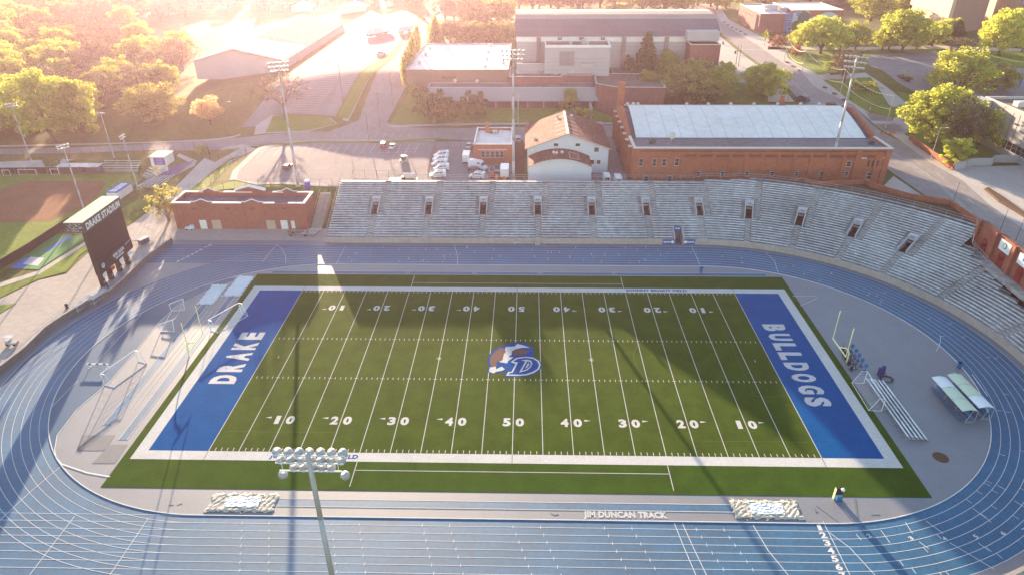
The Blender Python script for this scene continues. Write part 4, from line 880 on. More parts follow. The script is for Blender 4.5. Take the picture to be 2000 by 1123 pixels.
# --- mid brick blocks with gravel roofs
def roofpoly(name, label, poly, zt, wall, roof, par=.35, cop='coping', cat='building'):
    r = thing(name, label, cat, (sum(p[0] for p in poly)/len(poly), sum(p[1] for p in poly)/len(poly), T(*poly[0])))
    w = MB(); w.prism(poly, min(T(*p) for p in poly)-.5, zt-par, True, False); w.build('wall', M[wall], r); w = MB(); w.prism(poly, zt-par+.004, zt-par+.03, True, False); w.build('roof', M[roof], r)
    w = MB(); w2 = MB(); pp = poly+[poly[0]]
    for a, b in zip(pp[:-1], pp[1:]): w.prism(ribbon([a, b], .36), zt-par-.3, zt-.02); w2.prism(ribbon([a, b], .46), zt-.02, zt+.12)
    w.build('parapet', M[wall], r); w2.build('coping', M[cop], r); return r
mz = 18.4
a = Pz(995, 150.5, mz); b = Pz(1097, 150.5, mz); c = Pz(1159, 147.5, mz)
mr = roofpoly('gravel_roof_block', 'brown gravel roofed brick block crowded with air units, in front of the grey plant block', [(a.x, a.y), (b.x, b.y), (b.x, c.y), (c.x, c.y), (c.x, 151.5), (-2.0, 151.5), (-2.0, 162.5), (a.x, 162.5)], mz, 'brick_p', 'broof')
units(mr, [(Pz(px, py, mz).x, Pz(px, py, mz).y, s_, s_*.8, h) for px, py, s_, h in ((1046, 134, 1.8, 1.4), (1075, 137, 2.4, 1.0), (1088, 138, 2.0, 1.2), (1085, 144, 1.5, .9), (1101, 144, 1.5, .9), (1117, 143, 1.6, 1.4), (1108, 136, 1.5, .6))], mz-.35, 'steel')
vents(mr, [(Pz(px, py, mz).x, Pz(px, py, mz).y) for px, py in ((1056, 141), (1064, 141), (1146, 141), (1075, 134))], mz-.35, 'coping', 1.3)
w = MB(); w.bx(-2, Py(1067, 112, 156).x, 154.5, 155, 17, 21.2); w.build('upper_parapet', M['hall'], mr); w = MB(); w.bx(-2.1, Py(1067, 112, 156).x, 154.4, 155.1, 21.2, 21.35); w.build('coping', M['coping'], mr)
w = MB(); w.bx(-2, Py(1067, 112, 156).x, 155, 162.5, 19.8, 20.2); w.build('upper_roof', M['broof'], mr)
lz = 15.8; a = Pz(836, 172, lz); b = Pz(1165, 172, lz); 
lwb = roofpoly('entrance_block', 'long low grey roofed entrance block with a deep sloping grey fascia facing the dark lawn', [(a.x, a.y), (b.x, b.y), (b.x, 147.6), (a.x, 147.6)], lz, 'brick_p', 'groof', .3, 'steel')
vents(lwb, [(Pz(px, py, lz).x, Pz(px, py, lz).y) for px, py in ((889, 162), (932, 163), (1032, 161), (1066, 162), (1089, 162), (1104, 160))], lz-.3, 'coping', 1.4)
w = MB(); p = Pz(1152, 156, lz); w.lathe([(1.4, 0), (1.3, .4), (.9, .8), (.3, 1.0)], (p.x, p.y, lz-.3)); w.build('skylight_dome', M['coping'], lwb)
f0, f1 = Py(832, 197, a.y-2.6), Py(1212, 197, a.y-2.6)
w = MB(); w.add([(f0.x, a.y-2.6, f0.z), (f1.x, a.y-2.6, f1.z), (b.x, a.y-.2, lz+.05), (a.x, a.y-.2, lz+.05), (f0.x, a.y-2.6, f0.z-.35), (f1.x, a.y-2.6, f1.z-.35), (f1.x+2, a.y+.5, f1.z-.35), (f0.x, a.y+.5, f0.z-.35)], [(0, 1, 2, 3), (4, 5, 1, 0), (7, 6, 5, 4), (5, 6, 2, 1), (0, 3, 7, 4)]); w.build('sloping_fascia', mat('fascia', (.30, .29, .295), .85, .06, 2), lwb)
w = MB(); w.bx(f0.x+.5, f1.x+1, a.y-.6, a.y-.4, 6, f0.z-.3); w.build('recessed_glazing', M['glass'], lwb)
w = MB()
for k in range(12): x = f0.x+2+k*5.6; w.bx(x-.25, x+.25, a.y-2.2, a.y-1.7, T(x, a.y-2)-.2, f0.z-.35)
w.build('columns', M['brick_p'], lwb)
tz = 17.6; pp = [Pz(1155, 131, 18.2), Pz(1272, 131, 18.2)]
rp = [(Pz(1155, 132, tz).x+.3, 154.5), (Pz(1165, 164, tz).x, Pz(1165, 164, tz).y), (Pz(1205, 171, tz).x, Pz(1205, 171, tz).y), (Pz(1300, 172, tz).x, Pz(1300, 172, tz).y), (Pz(1275, 138, tz).x, 154.5)]
trb = roofpoly('corner_roof_block', 'brick block with wide gravel roof and cut corner, right of the air unit roof', rp, tz, 'brick_p', 'broof')
w = MB(); w.bx(Py(1193, 118, 160).x+.1, Py(1222, 118, 160).x, 154.6, hy-.1, 10, 18.0); w.build('rear_link', M['broof'], trb)
# --- low garden wall and lawn path
w = MB(); a, b = P(1150, 201), P(1155, 236); w.prism(ribbon([(a.x, a.y), (b.x, b.y)], .35), 4, 11.2)
g_ = w.build('garden_wall', M['coping']); tag(g_, 'thin pale garden wall beside the path between the entrance block and the gable building', 'wall')
# --- dome roof building on the left
def gable(name, label, pxl, pxr, pxk, rb, re, rk, rback, wall, roof):
    a = P((pxl+pxr)/2, rb); y0 = a.y; l = Py(pxl, re, y0); r_ = Py(pxr, re, y0); k = Py(pxk, rk, y0); y1 = Pz(pxk, rback, k.z).y
    r = thing(name, label, 'building', ((l.x+r_.x)/2, y0, a.z)); w = MB(); w.profile([(l.x, a.z-1), (r_.x, a.z-1), (r_.x, l.z), (k.x, k.z), (l.x, l.z)], y0, y1); w.build('wall', M[wall], r)
    for xe in (l.x-.6, r_.x+.6):
        w = MB(); z_ = l.z-.1; w.add([(xe, y0-.8, z_), (k.x, y0-.8, k.z), (k.x, y1, k.z), (xe, y1, z_), (xe, y0-.8, z_+.3), (k.x, y0-.8, k.z+.3), (k.x, y1, k.z+.3), (xe, y1, z_+.3)], [(4, 5, 6, 7), (3, 2, 1, 0), (0, 1, 5, 4), (2, 3, 7, 6), (3, 0, 4, 7)]); w.build('roof', M[roof], r)
    return r, l, r_, k, y0, y1
dm, l, r_, k, y0, y1 = gable('tennis_hall', 'large low gabled hall with a brilliant white roof panel in the pink glare, top left', 378, 556, 452, 151, 121, 98, 30, 'hall', 'groof')
w = MB(); ww_ = r_.x-k.x
def onr(t, y): return (k.x+ww_*t, y, k.z+(l.z-k.z)*t+.33)
w.quad(onr(.02, y0+2), onr(.98, y0+2), onr(.98, y0+34), onr(.02, y0+26)); w.build('roof_sun_glare', M['ledge'], dm)  # sun reflected by the right roof slope, painted as a pale patch
# --- building with mural, top right
a = P(1486, 65); y0 = a.y; zt = Py(1486, 28, y0).z; xr = Py(1536, 28, y0).x; xl = Py(1486, 28, y0).x; yb = Pz(1440, 9, zt).y
mu = boxb('mural_building', 'plum brick building with white roof and blue end, across the street from the hall', 'building', xl, xr, y0, yb, a.z, zt, 'brick_p', 'ledge', .3, 'ledge')
w = MB(); w.bx(xl-.05, xl, y0+1.5, y0+6, a.z+.5, zt-1); w.build('tall_window', M['glass'], mu)
for i in range(7): win(mu, xl, y0+14+i*4.5, zt-2.6, .9, 1.4, 'w', 'coping', 1)
w = MB(); w.bx(xr+.02, xr+3.6, y0+.8, y0+8, a.z, zt-.2); w.build('blue_bay', mat('bay_blue', (.03, .19, .42), .7), mu)
p = Py(1541, 41, y0+.8); win(mu, p.x, y0+.8, p.z, 1.6, .8, 's', 'ledge', 1); p = Py(1541, 57, y0+.8); win(mu, p.x, y0+.8, p.z, 1.8, 1.4, 's', 'ledge', 1)
units(mu, [(xl+9, y0+16, 7, 4, 2.4), (xl+15, y0+11, 4, 3, 1.8), (xl+6, y0+10, 3, 2, 1.4)], zt-.3, 'steel')
x2 = xr+3.7; x3 = Py(1648, 22, y0+3).x
m2 = boxb('mural_hall', 'long orange brick hall with white roof and a colourful painted mural wall', 'building', x2, x3, y0+3, y0+34, a.z, zt+1.2, 'brick2', 'ledge', .3, 'ledge')
w = MB(); n = 24; base_ = a.z; top = [zt-.6+1.2*math.sin(i*.42)*(1 if i < 14 else .8) for i in range(n+1)]
for i in range(n):
    u0 = x2+(x3-x2)*.92*i/n; u1 = x2+(x3-x2)*.92*(i+1)/n; w.quad((u0, y0+2.95, base_), (u1, y0+2.95, base_), (u1, y0+2.95, top[i+1]), (u0, y0+2.95, top[i]))
mr_ = w.build('mural', mat('mural_pale', (.45, .55, .58), .8, .2, .4, col2=(.5, .6, .62)), m2)
for px, py, rr_, c in ((1576, 28, 1.5, (.7, .5, .1)), (1560, 27, 1.3, (.1, .25, .5)), (1570, 36, 3.0, (.04, .12, .09)), (1577, 36, 2.2, (.08, .08, .35)), (1573, 44, 2.0, (.3, .12, .08)), (1555, 52, 2.6, (.03, .10, .05)), (1583, 46, 1.8, (.15, .3, .45))):
    p = Py(px, py, y0+2.9); w = MB(); w.lathe([(rr_, 0), (rr_, .03)], (p.x, y0+2.92-.04*rr_, p.z), (0, -1, 0), 14); w.build('mural_shape', mat('mural%d' % px+str(py), c, .8), mr_)
# --- tan stone buildings
def corner(name, label, c, a, b, h, m1, m2, zoff=0):
    C, A, B = P(*c), P(*a), P(*b); C, A, B = [Vector((q.x, q.y)) for q in (C, A, B)]; D = A+B-C; z0 = T(C.x, C.y)-1
    r = thing(name, label, 'building', (C.x, C.y, z0+1)); w = MB(); w.prism([tuple(C), tuple(B), tuple(D), tuple(A)], z0+zoff, z0+h); w.build('wall', M[m1], r)
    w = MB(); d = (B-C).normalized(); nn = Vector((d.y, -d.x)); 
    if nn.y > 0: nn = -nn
    w.prism([tuple(C+nn*.02), tuple(B+nn*.02), tuple(B+nn*.12), tuple(C+nn*.12)], z0+zoff, z0+h); w.build('shaded_face', M[m2], r)  # shade on the side away from the sun is put into its darker colour
    w = MB(); w.prism([tuple(q+(q-(C+D)/2)*.01) for q in (C, B, D, A)], z0+h, z0+h+.6); w.build('roof', M['broof'], r); return r, C, A, B, z0, nn
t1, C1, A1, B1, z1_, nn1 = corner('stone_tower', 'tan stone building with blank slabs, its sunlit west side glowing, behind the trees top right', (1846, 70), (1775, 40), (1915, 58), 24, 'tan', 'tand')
w = MB(); d = (A1-C1); n1 = Vector((d.y, -d.x)).normalized(); n1 = n1 if n1.x < 0 else -n1
q = [C1+(B1-C1)*.1+n1*1.2, A1+n1*1.2, A1+n1*.0, C1]; w.prism([tuple(C1-d.normalized()*1.5), tuple(C1-d.normalized()*1.5+n1*1.5), tuple(A1+n1*1.5), tuple(A1)], z1_+9, z1_+23.8); w.build('projecting_slab', M['tan'], t1)
w = MB(); w.prism([tuple(C1+n1*1.52+d*.1), tuple(C1+n1*1.62+d*.1), tuple(C1+n1*1.62+d*.45), tuple(C1+n1*1.52+d*.45)], z1_+18, z1_+21); w.build('window_slot', M['glass'], t1)
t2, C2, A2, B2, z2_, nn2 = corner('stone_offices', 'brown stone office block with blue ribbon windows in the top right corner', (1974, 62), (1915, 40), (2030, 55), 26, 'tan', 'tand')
w = MB()
for k in range(4): w.prism([tuple(C2+nn2*.14+(B2-C2)*.05), tuple(B2+nn2*.14), tuple(B2+nn2*.2), tuple(C2+nn2*.2+(B2-C2)*.05)], z2_+5+k*4.2, z2_+6.6+k*4.2)
w.build('ribbon_window', mat('ribbon_glass', (.12, .2, .32), .3, .1, 1, .6), t2)
# --- concrete building, right edge
cw_ = P(1912, 280); xw = cw_.x; cz = Px(1925, 190, xw); 
rb_ = boxb('concrete_library', 'grey concrete building with brown gravel roof and a row of ground floor windows, right edge', 'building', xw, xw+60, 52, cz.y, T(xw, 100)-1, cz.z, 'hall', 'broof', .6, 'coping')
y = cz.y-6
for i in range(9): win(rb_, xw, P(1918+i*11.5, 287+i*5).y, 8.3, 2.2, 2.4, 'w', 'coping', 2)
w = MB(); pb = Px(1898, 189, xw+.2); w.bx(xw-3.5, xw, cz.y-4, cz.y+2, 4, cz.z-.2); w.build('corner_bay', M['hall'], rb_)
w = MB(); 
for yy in (cz.y-15, cz.y-18): w.bx(xw-.05, xw, yy-.06, yy+.06, 10, cz.z-1)
w.build('wall_joint', M['groof'], rb_)
units(rb_, [(Pz(1993, 205, cz.z).x, Pz(1993, 205, cz.z).y, 3, 2.4, 1.4)], cz.z-.6, 'coping')
# retaining walls
w = MB(); pts = [P(*q) for q in ((1862, 333), (1882, 330), (1886, 326), (1900, 324), (1934, 324), (1940, 318), (2010, 318), (2100, 320))]
for a, b in zip(pts[:-1], pts[1:]): w.prism(ribbon([(a.x, a.y), (b.x, b.y)], .5), 4.5, 7.2)
tag(w.build('retaining_wall', M['hall']), 'pale stepped retaining wall between the lawn and the sunlit plaza, right edge', 'wall')
w = MB(); pts = [P(*q) for q in ((1776, 273), (1790, 284), (1820, 306), (1845, 322), (1862, 333))]
for a, b in zip(pts[:-1], pts[1:]): w.prism(ribbon([(a.x, a.y), (b.x, b.y)], .5), 4.5, 6.6)
tag(w.build('brick_edging', M['brick2']), 'low orange brick retaining wall along the pavement below the big shade tree', 'wall')
w = MB(); pts = PXY([(1922, 372), (1930, 370), (1962, 392), (2000, 420), (2000, 426), (1990, 420), (1950, 396)]); w.prism(pts, 5, 5.6); tag(w.build('planting_bed', M['soil']), 'long narrow brown planting bed on the pavement at the right edge', 'planter')
# low parapet walls round the left of the track
w = MB(); c = MB(); pts = [Pz(*q) for q in ((-120, 850), (-60, 782), (0, 729), (50, 690), (90, 650), (125, 626), (160, 605), (190, 590), (215, 578), (240, 557), (262, 535), (285, 512), (337, 474))]
for a, b in zip(pts[:-1], pts[1:]): w.prism(ribbon([(a.x, a.y), (b.x, b.y)], .35), 0, 1.25); c.prism(ribbon([(a.x, a.y), (b.x, b.y)], .45), 1.25, 1.36)
r = thing('track_wall', 'long grey concrete barrier wall with railing round the left end of the track', 'wall', tuple(pts[5])); w.build('wall', mat('wall_dark', (.17, .14, .13), .9), r); c.build('coping', M['concrete'], r)
w = MB(); 
for a, b in zip(pts[:8], pts[1:9]):
    for z in (1.8, 2.3): w.tube((a.x, a.y, z), (b.x, b.y, z), .025, None, 4)
    d = b-a; n = max(1, int(d.length/2))
    for i in range(n): q = a+d*i/n; w.tube((q.x, q.y, 1.3), (q.x, q.y, 2.3), .025, None, 4)
w.build('railing', M['steel'], r)
# corner wall bottom right
w = MB(); pts = arc(42.2, 48.6, R(118), R(175), 14)
for a, b in zip(pts[:-1], pts[1:]): w.prism(ribbon([a, b], .5), 0, 1.5)
tag(w.build('corner_wall', M['cream']), 'cream concrete wall outside the track in the bottom right corner', 'wall')
# ================================================================ SCOREBOARD
xb = -89.0
tl, tr_, bl, br = Px(160, 431, xb), Px(232.5, 388.5, xb), Px(192, 536.5, xb), Px(260.4, 488, xb)
ys0, ys1 = 25.0, 39.1; zt, zb = 15.2, 2.9
sb_ = thing('scoreboard', 'big dark scoreboard on four pillars lettered DRAKE STADIUM, outside the left bend of the track', 'scoreboard', (xb, 32, 0))
w = MB(); w.bx(xb-1.0, xb, ys0+.4, ys1-.2, zb, zt-2.2); w.build('screen', M['board'], sb_)
w = MB(); w.bx(xb-3.6, xb+.25, ys0-.1, ys1+.1, zt-2.2, zt); w.build('header', M['darkband'], sb_)
w = MB(); w.bx(xb-3.7, xb+.3, ys0-.2, ys1+.2, zt, zt+.15); w.build('top_panel', M['boardtop'], sb_)
w = MB(); text(w, 'DRAKE STADIUM', (xb+.28, 32.05, zt-1.15), (0, 1, 0), (0, 0, 1), 13.0, 1.55, bold=.05); w.build('header_lettering', M['letter'], sb_)
w = MB(); w.bx(xb, xb+.1, ys0+.4, ys1-.2, zb, zb+2.6); w.build('lower_panel', M['board'], sb_)
w = MB(); text(w, 'RON OLSON', (xb+.12, 33.3, zb+1.6), (0, 1, 0), (0, 0, 1), 4.4, .8, bold=.04); text(w, 'VIDEOBOARD', (xb+.12, 33.3, zb+.75), (0, 1, 0), (0, 0, 1), 3.3, .5, bold=.04)
text(w, 'Daktronics', (xb+.12, 37.4, zb+2.1), (0, 1, .12), (0, 0, 1), 2.3, .3, bold=.01); w.build('panel_lettering', M['bright'], sb_)
w = MB(); w.lathe([(.62, 0), (.62, .03)], (xb+.11, 27.0, zb+1.5), (1, 0, 0), 12); w.build('round_emblem', mat('emblem_pale', (.35, .5, .56), .7), sb_)
w = MB(); rnd = random.Random(3)
for i in range(60): y = ys0-.13; w.box(xb-3.4+rnd.random()*3.2, y, zt-.2-rnd.random()*1.8, .25, .03, .12)
w.build('side_speckle', M['steel'], sb_)
for i, (y, pm) in enumerate(zip((26.0, 29.2, 32.8, 36.3), ('bright', 'red', 'bright', 'bright'))):
    w = MB(); w.bx(xb-1.0, xb-.1, y-.42, y+.42, -.1, zb); lg = w.build('pillar', M['board'], sb_)
    w = MB(); w.bx(xb-.02, xb+.08, y-.2+.2, y+1.3, zb-1.0, zb-.2 if i != 2 else zb+.1); w.build('sponsor_sign', M[pm], lg)
    w = MB(); text(w, ('WELLMARK', 'HY-VEE', 'BANK', 'MERCY')[i][:0] or 'D', (xb-.08, y, 1.0), (0, 1, 0), (0, 0, 1), .35, .45, bold=.05); w.build('pillar_letter', M['bright'], lg)
# ================================================================ LIGHT TOWERS
def lamp_mesh():
    m = MB(); m.lathe([(.06, -.42), (.16, -.38), (.2, -.2), (.34, -.02), (.37, .12), (.36, .2), (.33, .22)], (0, 0, 0), (0, 0, 1), 12); return m
LAMP = None
def tower(name, label, x, y, zb_, zt_, rows, tgt, r0=.34, r1=.17, barw=5.3, dz=.8, group=None, fancy=False, sc=1.0, wood=False):
    global LAMP
    r = thing(name, label, 'light tower', (x, y, zb_), group)
    w = MB(); n = 6
    for i in range(n): a, b = i/n, (i+1)/n; w.tube((x, y, zb_-.2+(zt_-zb_+.2)*a), (x, y, zb_-.2+(zt_-zb_+.2)*b), r0+(r1-r0)*a, r0+(r1-r0)*b, 12)
    w.tube((x, y, zb_-.2), (x, y, zb_+.6), r0*1.5, r0*1.25, 12); w.build('pole', M['steel'], r, smooth=True)
    t = Vector((tgt[0]-x, tgt[1]-y)).normalized(); u = Vector((-t.y, t.x))
    for k, nl in enumerate(rows):
        z = zt_-.15-k*dz*sc; bw = barw*(sc if not fancy else 1)*(1 if k == 0 else .93 if k == 1 else .86)
        w = MB(); w.tube((x-u.x*bw/2, y-u.y*bw/2, z), (x+u.x*bw/2, y+u.y*bw/2, z), .07*sc, None, 6); w.build('crossarm', M['wmetal'], r)
        for i in range(nl):
            s_ = (-bw/2+bw*(i+.5)/nl)*1.04; out = .35*sc; dz_ = -.05
            if fancy and k == 2 and i in (0, nl-1): dz_ = -.75; s_ *= 1.12
            p = Vector((x+u.x*s_+t.x*out, y+u.y*s_+t.y*out, z+dz_))
            o = bpy.data.objects.new('lamp', LAMP) if LAMP else None
            if o is None:
                o = lamp_mesh().build('lamp', [M['lampw']], None, True); LAMP = o.data
            else: COL.objects.link(o)
            d = Vector((t.x+u.x*((i*37+k*11) % 7-3)*.12, t.y+u.y*((i*37+k*11) % 7-3)*.12, -.55))
            o.rotation_euler = d.to_track_quat('Z', 'Y').to_euler(); o.scale = (sc,)*3; o.parent = r; o.location = p-r.location
    if fancy:
        w = MB()
        for s_ in (-2.0, 2.0): w.tube((x+u.x*s_, y+u.y*s_, zt_), (x+u.x*s_, y+u.y*s_, zt_-2*dz*sc), .03, None, 4)
        w.build('brace', M['wmetal'], r)
    return r
tower('floodlight_tower', 'tall grey floodlight mast in the near foreground, seen from behind over the near sideline', -13.3, -65, 0, Py(605, 886, -65).z, (7, 7, 7), (-13, 0), .33, .17, 5.2, .78, fancy=True, sc=.93)
b = P(583, 365); tower('floodlight_tower', 'tall floodlight mast in the pink glare behind the left end of the stands', b.x, b.y, b.z, Zat(535, 122, b.x, b.y), (6, 6, 5), (-20, 0), .45, .17, 6.4, 1.2, sc=.85)
b = P(1003, 353); tower('floodlight_tower', 'tall floodlight mast rising between the small brick office and the gable building', b.x, b.y, b.z, Zat(1004, 98, b.x, b.y), (6, 6, 6), (0, 0), .42, .18, 7.2, 1.2, sc=.88)
b = P(1617, 354); tower('floodlight_tower', 'tall floodlight mast standing in front of the right half of the brick fieldhouse', b.x, b.y, b.z, Zat(1672, 110, b.x, b.y), (6, 6, 6), (20, 0), .42, .18, 6.0, 1.35, sc=.95)
for i, (bx_, by_, tx_, ty_, rows, lb_) in enumerate(((67, 330, 17, 203, (4, 4), 'floodlight pole with two lamp rows at the far left edge, before the bright green trees'), (223, 309, 196, 220, (5,), 'floodlight pole with a single lamp row behind the ball field bleachers'), (270, 372, 240, 264, (3, 2), 'floodlight pole behind home plate whose lamps turn left'), (165, 411, 122, 284, (4, 4), 'floodlight pole right beside the orange ball infield, left of the scoreboard'))):
    b = P(bx_, by_); tower('ballfield_light', lb_, b.x, b.y, b.z, Zat(tx_, ty_, b.x, b.y), rows, (-140, 80), .2, .1, 4.2, .9, sc=.8)
def pole(name, label, cat, bp, tp, r=.14, m='timber', group=None, extra=None):
    b = P(*bp); z = Zat(tp[0], tp[1], b.x, b.y); o = thing(name, label, cat, (b.x, b.y, b.z), group); w = MB(); w.tube((b.x, b.y, b.z-.1), (b.x, b.y, z), r, r*.6, 8); w.build('pole', M[m], o)
    if extra == 'arm':
        w = MB(); w.tube((b.x-1.1, b.y, z-.5), (b.x+1.1, b.y, z-.5), .07, None, 4); w.bx(b.x-.9, b.x-.8, b.y-.05, b.y+.05, z-.5, z-.2); w.bx(b.x+.8, b.x+.9, b.y-.05, b.y+.05, z-.5, z-.2); w.build('crossarm', M[m], o)
    if extra == 'can':
        w = MB(); w.tube((b.x-1.0, b.y, z-.5), (b.x+1.0, b.y, z-.5), .07, None, 4); w.lathe([(.3, 0), (.3, .9), (.1, 1)], (b.x-.35, b.y-.1, z-2.6)); w.lathe([(.3, 0), (.3, .9), (.1, 1)], (b.x+.35, b.y-.1, z-2.6)); w.build('transformer', M['wmetal'], o)
    if extra == 'lamp':
        w = MB(); w.tube((b.x, b.y, z), (b.x+1.4, b.y-.4, z+.2), .05, None, 5); w.box(b.x+1.7, b.y-.45, z+.18, .8, .3, .14); w.build('lamp_head', M['wmetal'], o)
    return o
pole('utility_pole', 'wooden utility pole with a crossarm before the golden round tree on the left', 'utility pole', (288, 276), (270, 214), extra='arm')
pole('utility_pole', 'wooden utility pole with a small lamp beside the pale blossom tree', 'utility pole', (453, 265), (438, 200), extra='lamp')
pole('utility_pole', 'wooden utility pole with crossarm at the sunlit street corner', 'utility pole', (742, 250), (733, 181), extra='arm')
pole('utility_pole', 'wooden utility pole a little up the street, left of the poplars', 'utility pole', (767, 206), (755, 143))
pole('utility_pole', 'thin utility pole at the near kerb of the sunlit junction', 'utility pole', (721, 281), (713, 222))
pole('utility_pole', 'utility pole with two white transformers behind the fieldhouse chimney', 'utility pole', (1247, 200), (1247, 165), extra='can')
pole('utility_pole', 'pale utility pole on the dark lawn just right of the middle floodlight mast', 'utility pole', (1012, 244), (1010, 183), m='coping')
pole('lamp_post', 'lamp post standing in the middle of the big sunlit car park', 'lamp post', (708, 104), (703, 58), m='dsteel', r=.1, extra='lamp')
pole('lamp_post', 'lamp post in the big car park, nearest to the street', 'lamp post', (670, 200), (659, 110), m='dsteel', r=.1, extra='lamp')
pole('lamp_post', 'slender lamp post on the pavement beside the shade tree, right of the fieldhouse', 'lamp post', (1817, 314), (1833, 250), m='coping', r=.1, extra='lamp')
pole('lamp_post', 'short lamp post at the street corner right behind the fieldhouse roof', 'lamp post', (1538, 200), (1541, 168), m='timber', r=.1, extra='arm')
pole('street_pole', 'thin dark pole rising from the low brick wall, far right bend', 'pole', (1855, 415), (1869, 356), m='dsteel', r=.07)
pole('street_pole', 'thin dark pole at the kerb behind the first white sponsor board', 'pole', (1950, 460), (1967, 408), m='dsteel', r=.07)
pole('street_pole', 'thin dark pole at the kerb nearest the right edge', 'pole', (1980, 480), (2000, 428), m='dsteel', r=.07)
pole('banner_mast', 'left one of two dark steel masts on the plaza by the arched hall', 'mast', (1437, 127), (1443, 86), m='dsteel', r=.12)
pole('banner_mast', 'right one of two dark steel masts on the plaza by the arched hall', 'mast', (1442, 131), (1447, 88), m='dsteel', r=.12)
# string lights
sp_ = [((1531, 122), (1543, 74)), ((1566, 142), (1575, 100)), ((1639, 190), (1650, 136)), ((1729, 251), (1741, 187))]; tops = []
for i, (a, b) in enumerate(sp_):
    pole('festoon_pole', ('first and farthest', 'second', 'third', 'fourth and nearest')[i]+' of the four tall poles carrying the festoon lights along the pavement', 'pole', a, b, m='coping', r=.12)
    q = P(*a); tops.append(Vector((q.x, q.y, Zat(b[0], b[1], q.x, q.y))))
def sag(a, b, s, n=12): return [a.lerp(b, i/n)-Vector((0, 0, s*4*(i/n)*(1-i/n))) for i in range(n+1)]
w = MB()
for a, b in zip(tops[:-1], tops[1:]):
    w.path(sag(a, b, 2.0), .07, 4)
    for q in sag(a, b, 2.0, 16)[1:-1]: w.lathe([(.03, 0), (.13, .1), (.1, .25), (.02, .3)], q-Vector((0, 0, .3)), n=6)
tag(w.build('festoon_lights', M['glow']), 'upper pale string of festoon bulbs sagging between the tops of the tall poles', 'string lights')
w = MB()
for a, b in zip(tops[:-1], tops[1:]): w.path(sag(a-Vector((0, 0, 4.5)), b-Vector((0, 0, 4.5)), 1.6), .07, 4)
tag(w.build('festoon_lights', M['glow']), 'lower pale string of festoon bulbs strung at mid height of the tall poles', 'string lights')
w = MB(); a, b = P(272, 214), P(438, 200)
# ================================================================ FIELD EQUIPMENT
def goalpost(x, s, label):
    r = thing('goalpost', label, 'goal post', (x, 0, 0)); w = MB(); xc = x-s*2.0; H_ = 3.2
    w.path([(x, 0, 0), (x, 0, 1.9), (x-s*.25, 0, 2.6), (x-s*.8, 0, 3.05), (xc, 0, H_)], .12, 8); w.build('gooseneck', M['yellow'], r)
    w = MB(); w.tube((xc, -2.9, H_), (xc, 2.9, H_), .11, None, 8); w.build('crossbar', M['yellow'], r)
    for y in (-2.85, 2.85): w = MB(); w.tube((xc, y, H_), (xc, y, H_+5.8), .075, None, 8); w.build('upright', M['yellow'], r)
b = Pz(390, 697, 0); goalpost(-59.4, -1, 'yellow football goal post behind the DRAKE end zone'); goalpost(59.2, 1, 'yellow football goal post behind the BULLDOGS end zone')
def soccer(label, p, rz, w_=7.32, h=2.44, dt=.9, db=2.0, fold=False, net=True):
    r = thing('soccer_goal', label, 'soccer goal', p, rz=rz)
    w = MB(); a = w_/2
    w.path([(-a, 0, 0), (-a, 0, h), (a, 0, h), (a, 0, 0)], .07, 6); w.build('front_frame', M['wmetal'], r, world=False)
    w = MB()
    for x in (-a, a): w.path([(x, 0, h), (x, dt, h), (x, db, 0), (x, 0, 0)], .05, 5)
    w.tube((-a, db, .05), (a, db, .05), .05, None, 5); w.build('rear_frame', M['wmetal'], r, world=False)
    n = MB(); k = 26
    for i in range(k+1):
        x = -a+w_*i/k; n.tube((x, dt, h), (x, db, .05), .008, None, 3); n.tube((x, 0, h), (x, dt, h), .008, None, 3)
    for i in range(9): t = i/8; n.tube((-a, dt+(db-dt)*t, h*(1-t)), (a, dt+(db-dt)*t, h*(1-t)), .008, None, 3)
    for x in (-a, a):
        for i in range(8): t = i/8; n.tube((x, 0, h*(1-t)), (x, dt+(db-dt)*t, h*(1-t)), .008, None, 3)
    n.build('net', M['wmetal'], r, world=False)
soccer('white soccer goal standing alone on the grey infield left of the DRAKE end zone', (-69.05, -5.25, .06), math.atan2(7.1, 2.3)+math.pi)
soccer('white soccer goal at the top left corner of the white field border', (-57.2, 11.8, .06), math.atan2(6.6, 3.6)+math.pi)
soccer('white soccer goal beside the aluminium bleacher behind the BULLDOGS end zone', (59.5, -9.8, .06), math.atan2(-7.4, -.3)+math.pi)
r = thing('training_goal', 'white folding training goal with sagging net, left of the covered jump pits', 'soccer goal', (-68, 11.5, .06)); w = MB()
w.path([(-68.5, 8.1, .1), (-69.9, 15.6, .1)], .07, 6); w.path([(-68.5, 8.1, .1), (-65.9, 8.1, .1), (-66.6, 9.8, 1.7), (-68.9, 8.6, 1.4), (-68.5, 8.1, .1)], .07, 6); w.path([(-69.9, 15.6, .1), (-67.4, 16.0, .1), (-67.9, 17.4, 2.0), (-70.1, 15.8, 1.6), (-69.9, 15.6, .1)], .07, 6); w.build('frame', M['wmetal'], r)
n = MB(); A, B = Vector((-66.6, 9.8, 1.7)), Vector((-67.9, 17.4, 2.0)); n.path(sag(A, B, .8), .03, 4)
for i in range(14): t = i/13; q = sag(A, B, .8, 13)[i]; n.tube(q, (-68.5-1.4*t, 8.1+7.5*t, .1), .008, None, 3)
for i in range(8):
    t = i/8; n.tube((-68.5+(2.6*t), 8.1, .1), (-68.9+2.3*t, 8.6+1.2*t, 1.4+.3*t), .008, None, 3); n.tube((-69.9+(2.5*t), 15.6+.4*t, .1), (-70.1+2.2*t, 15.8+1.6*t, 1.6+.4*t), .008, None, 3)
n.build('net', M['wmetal'], r)
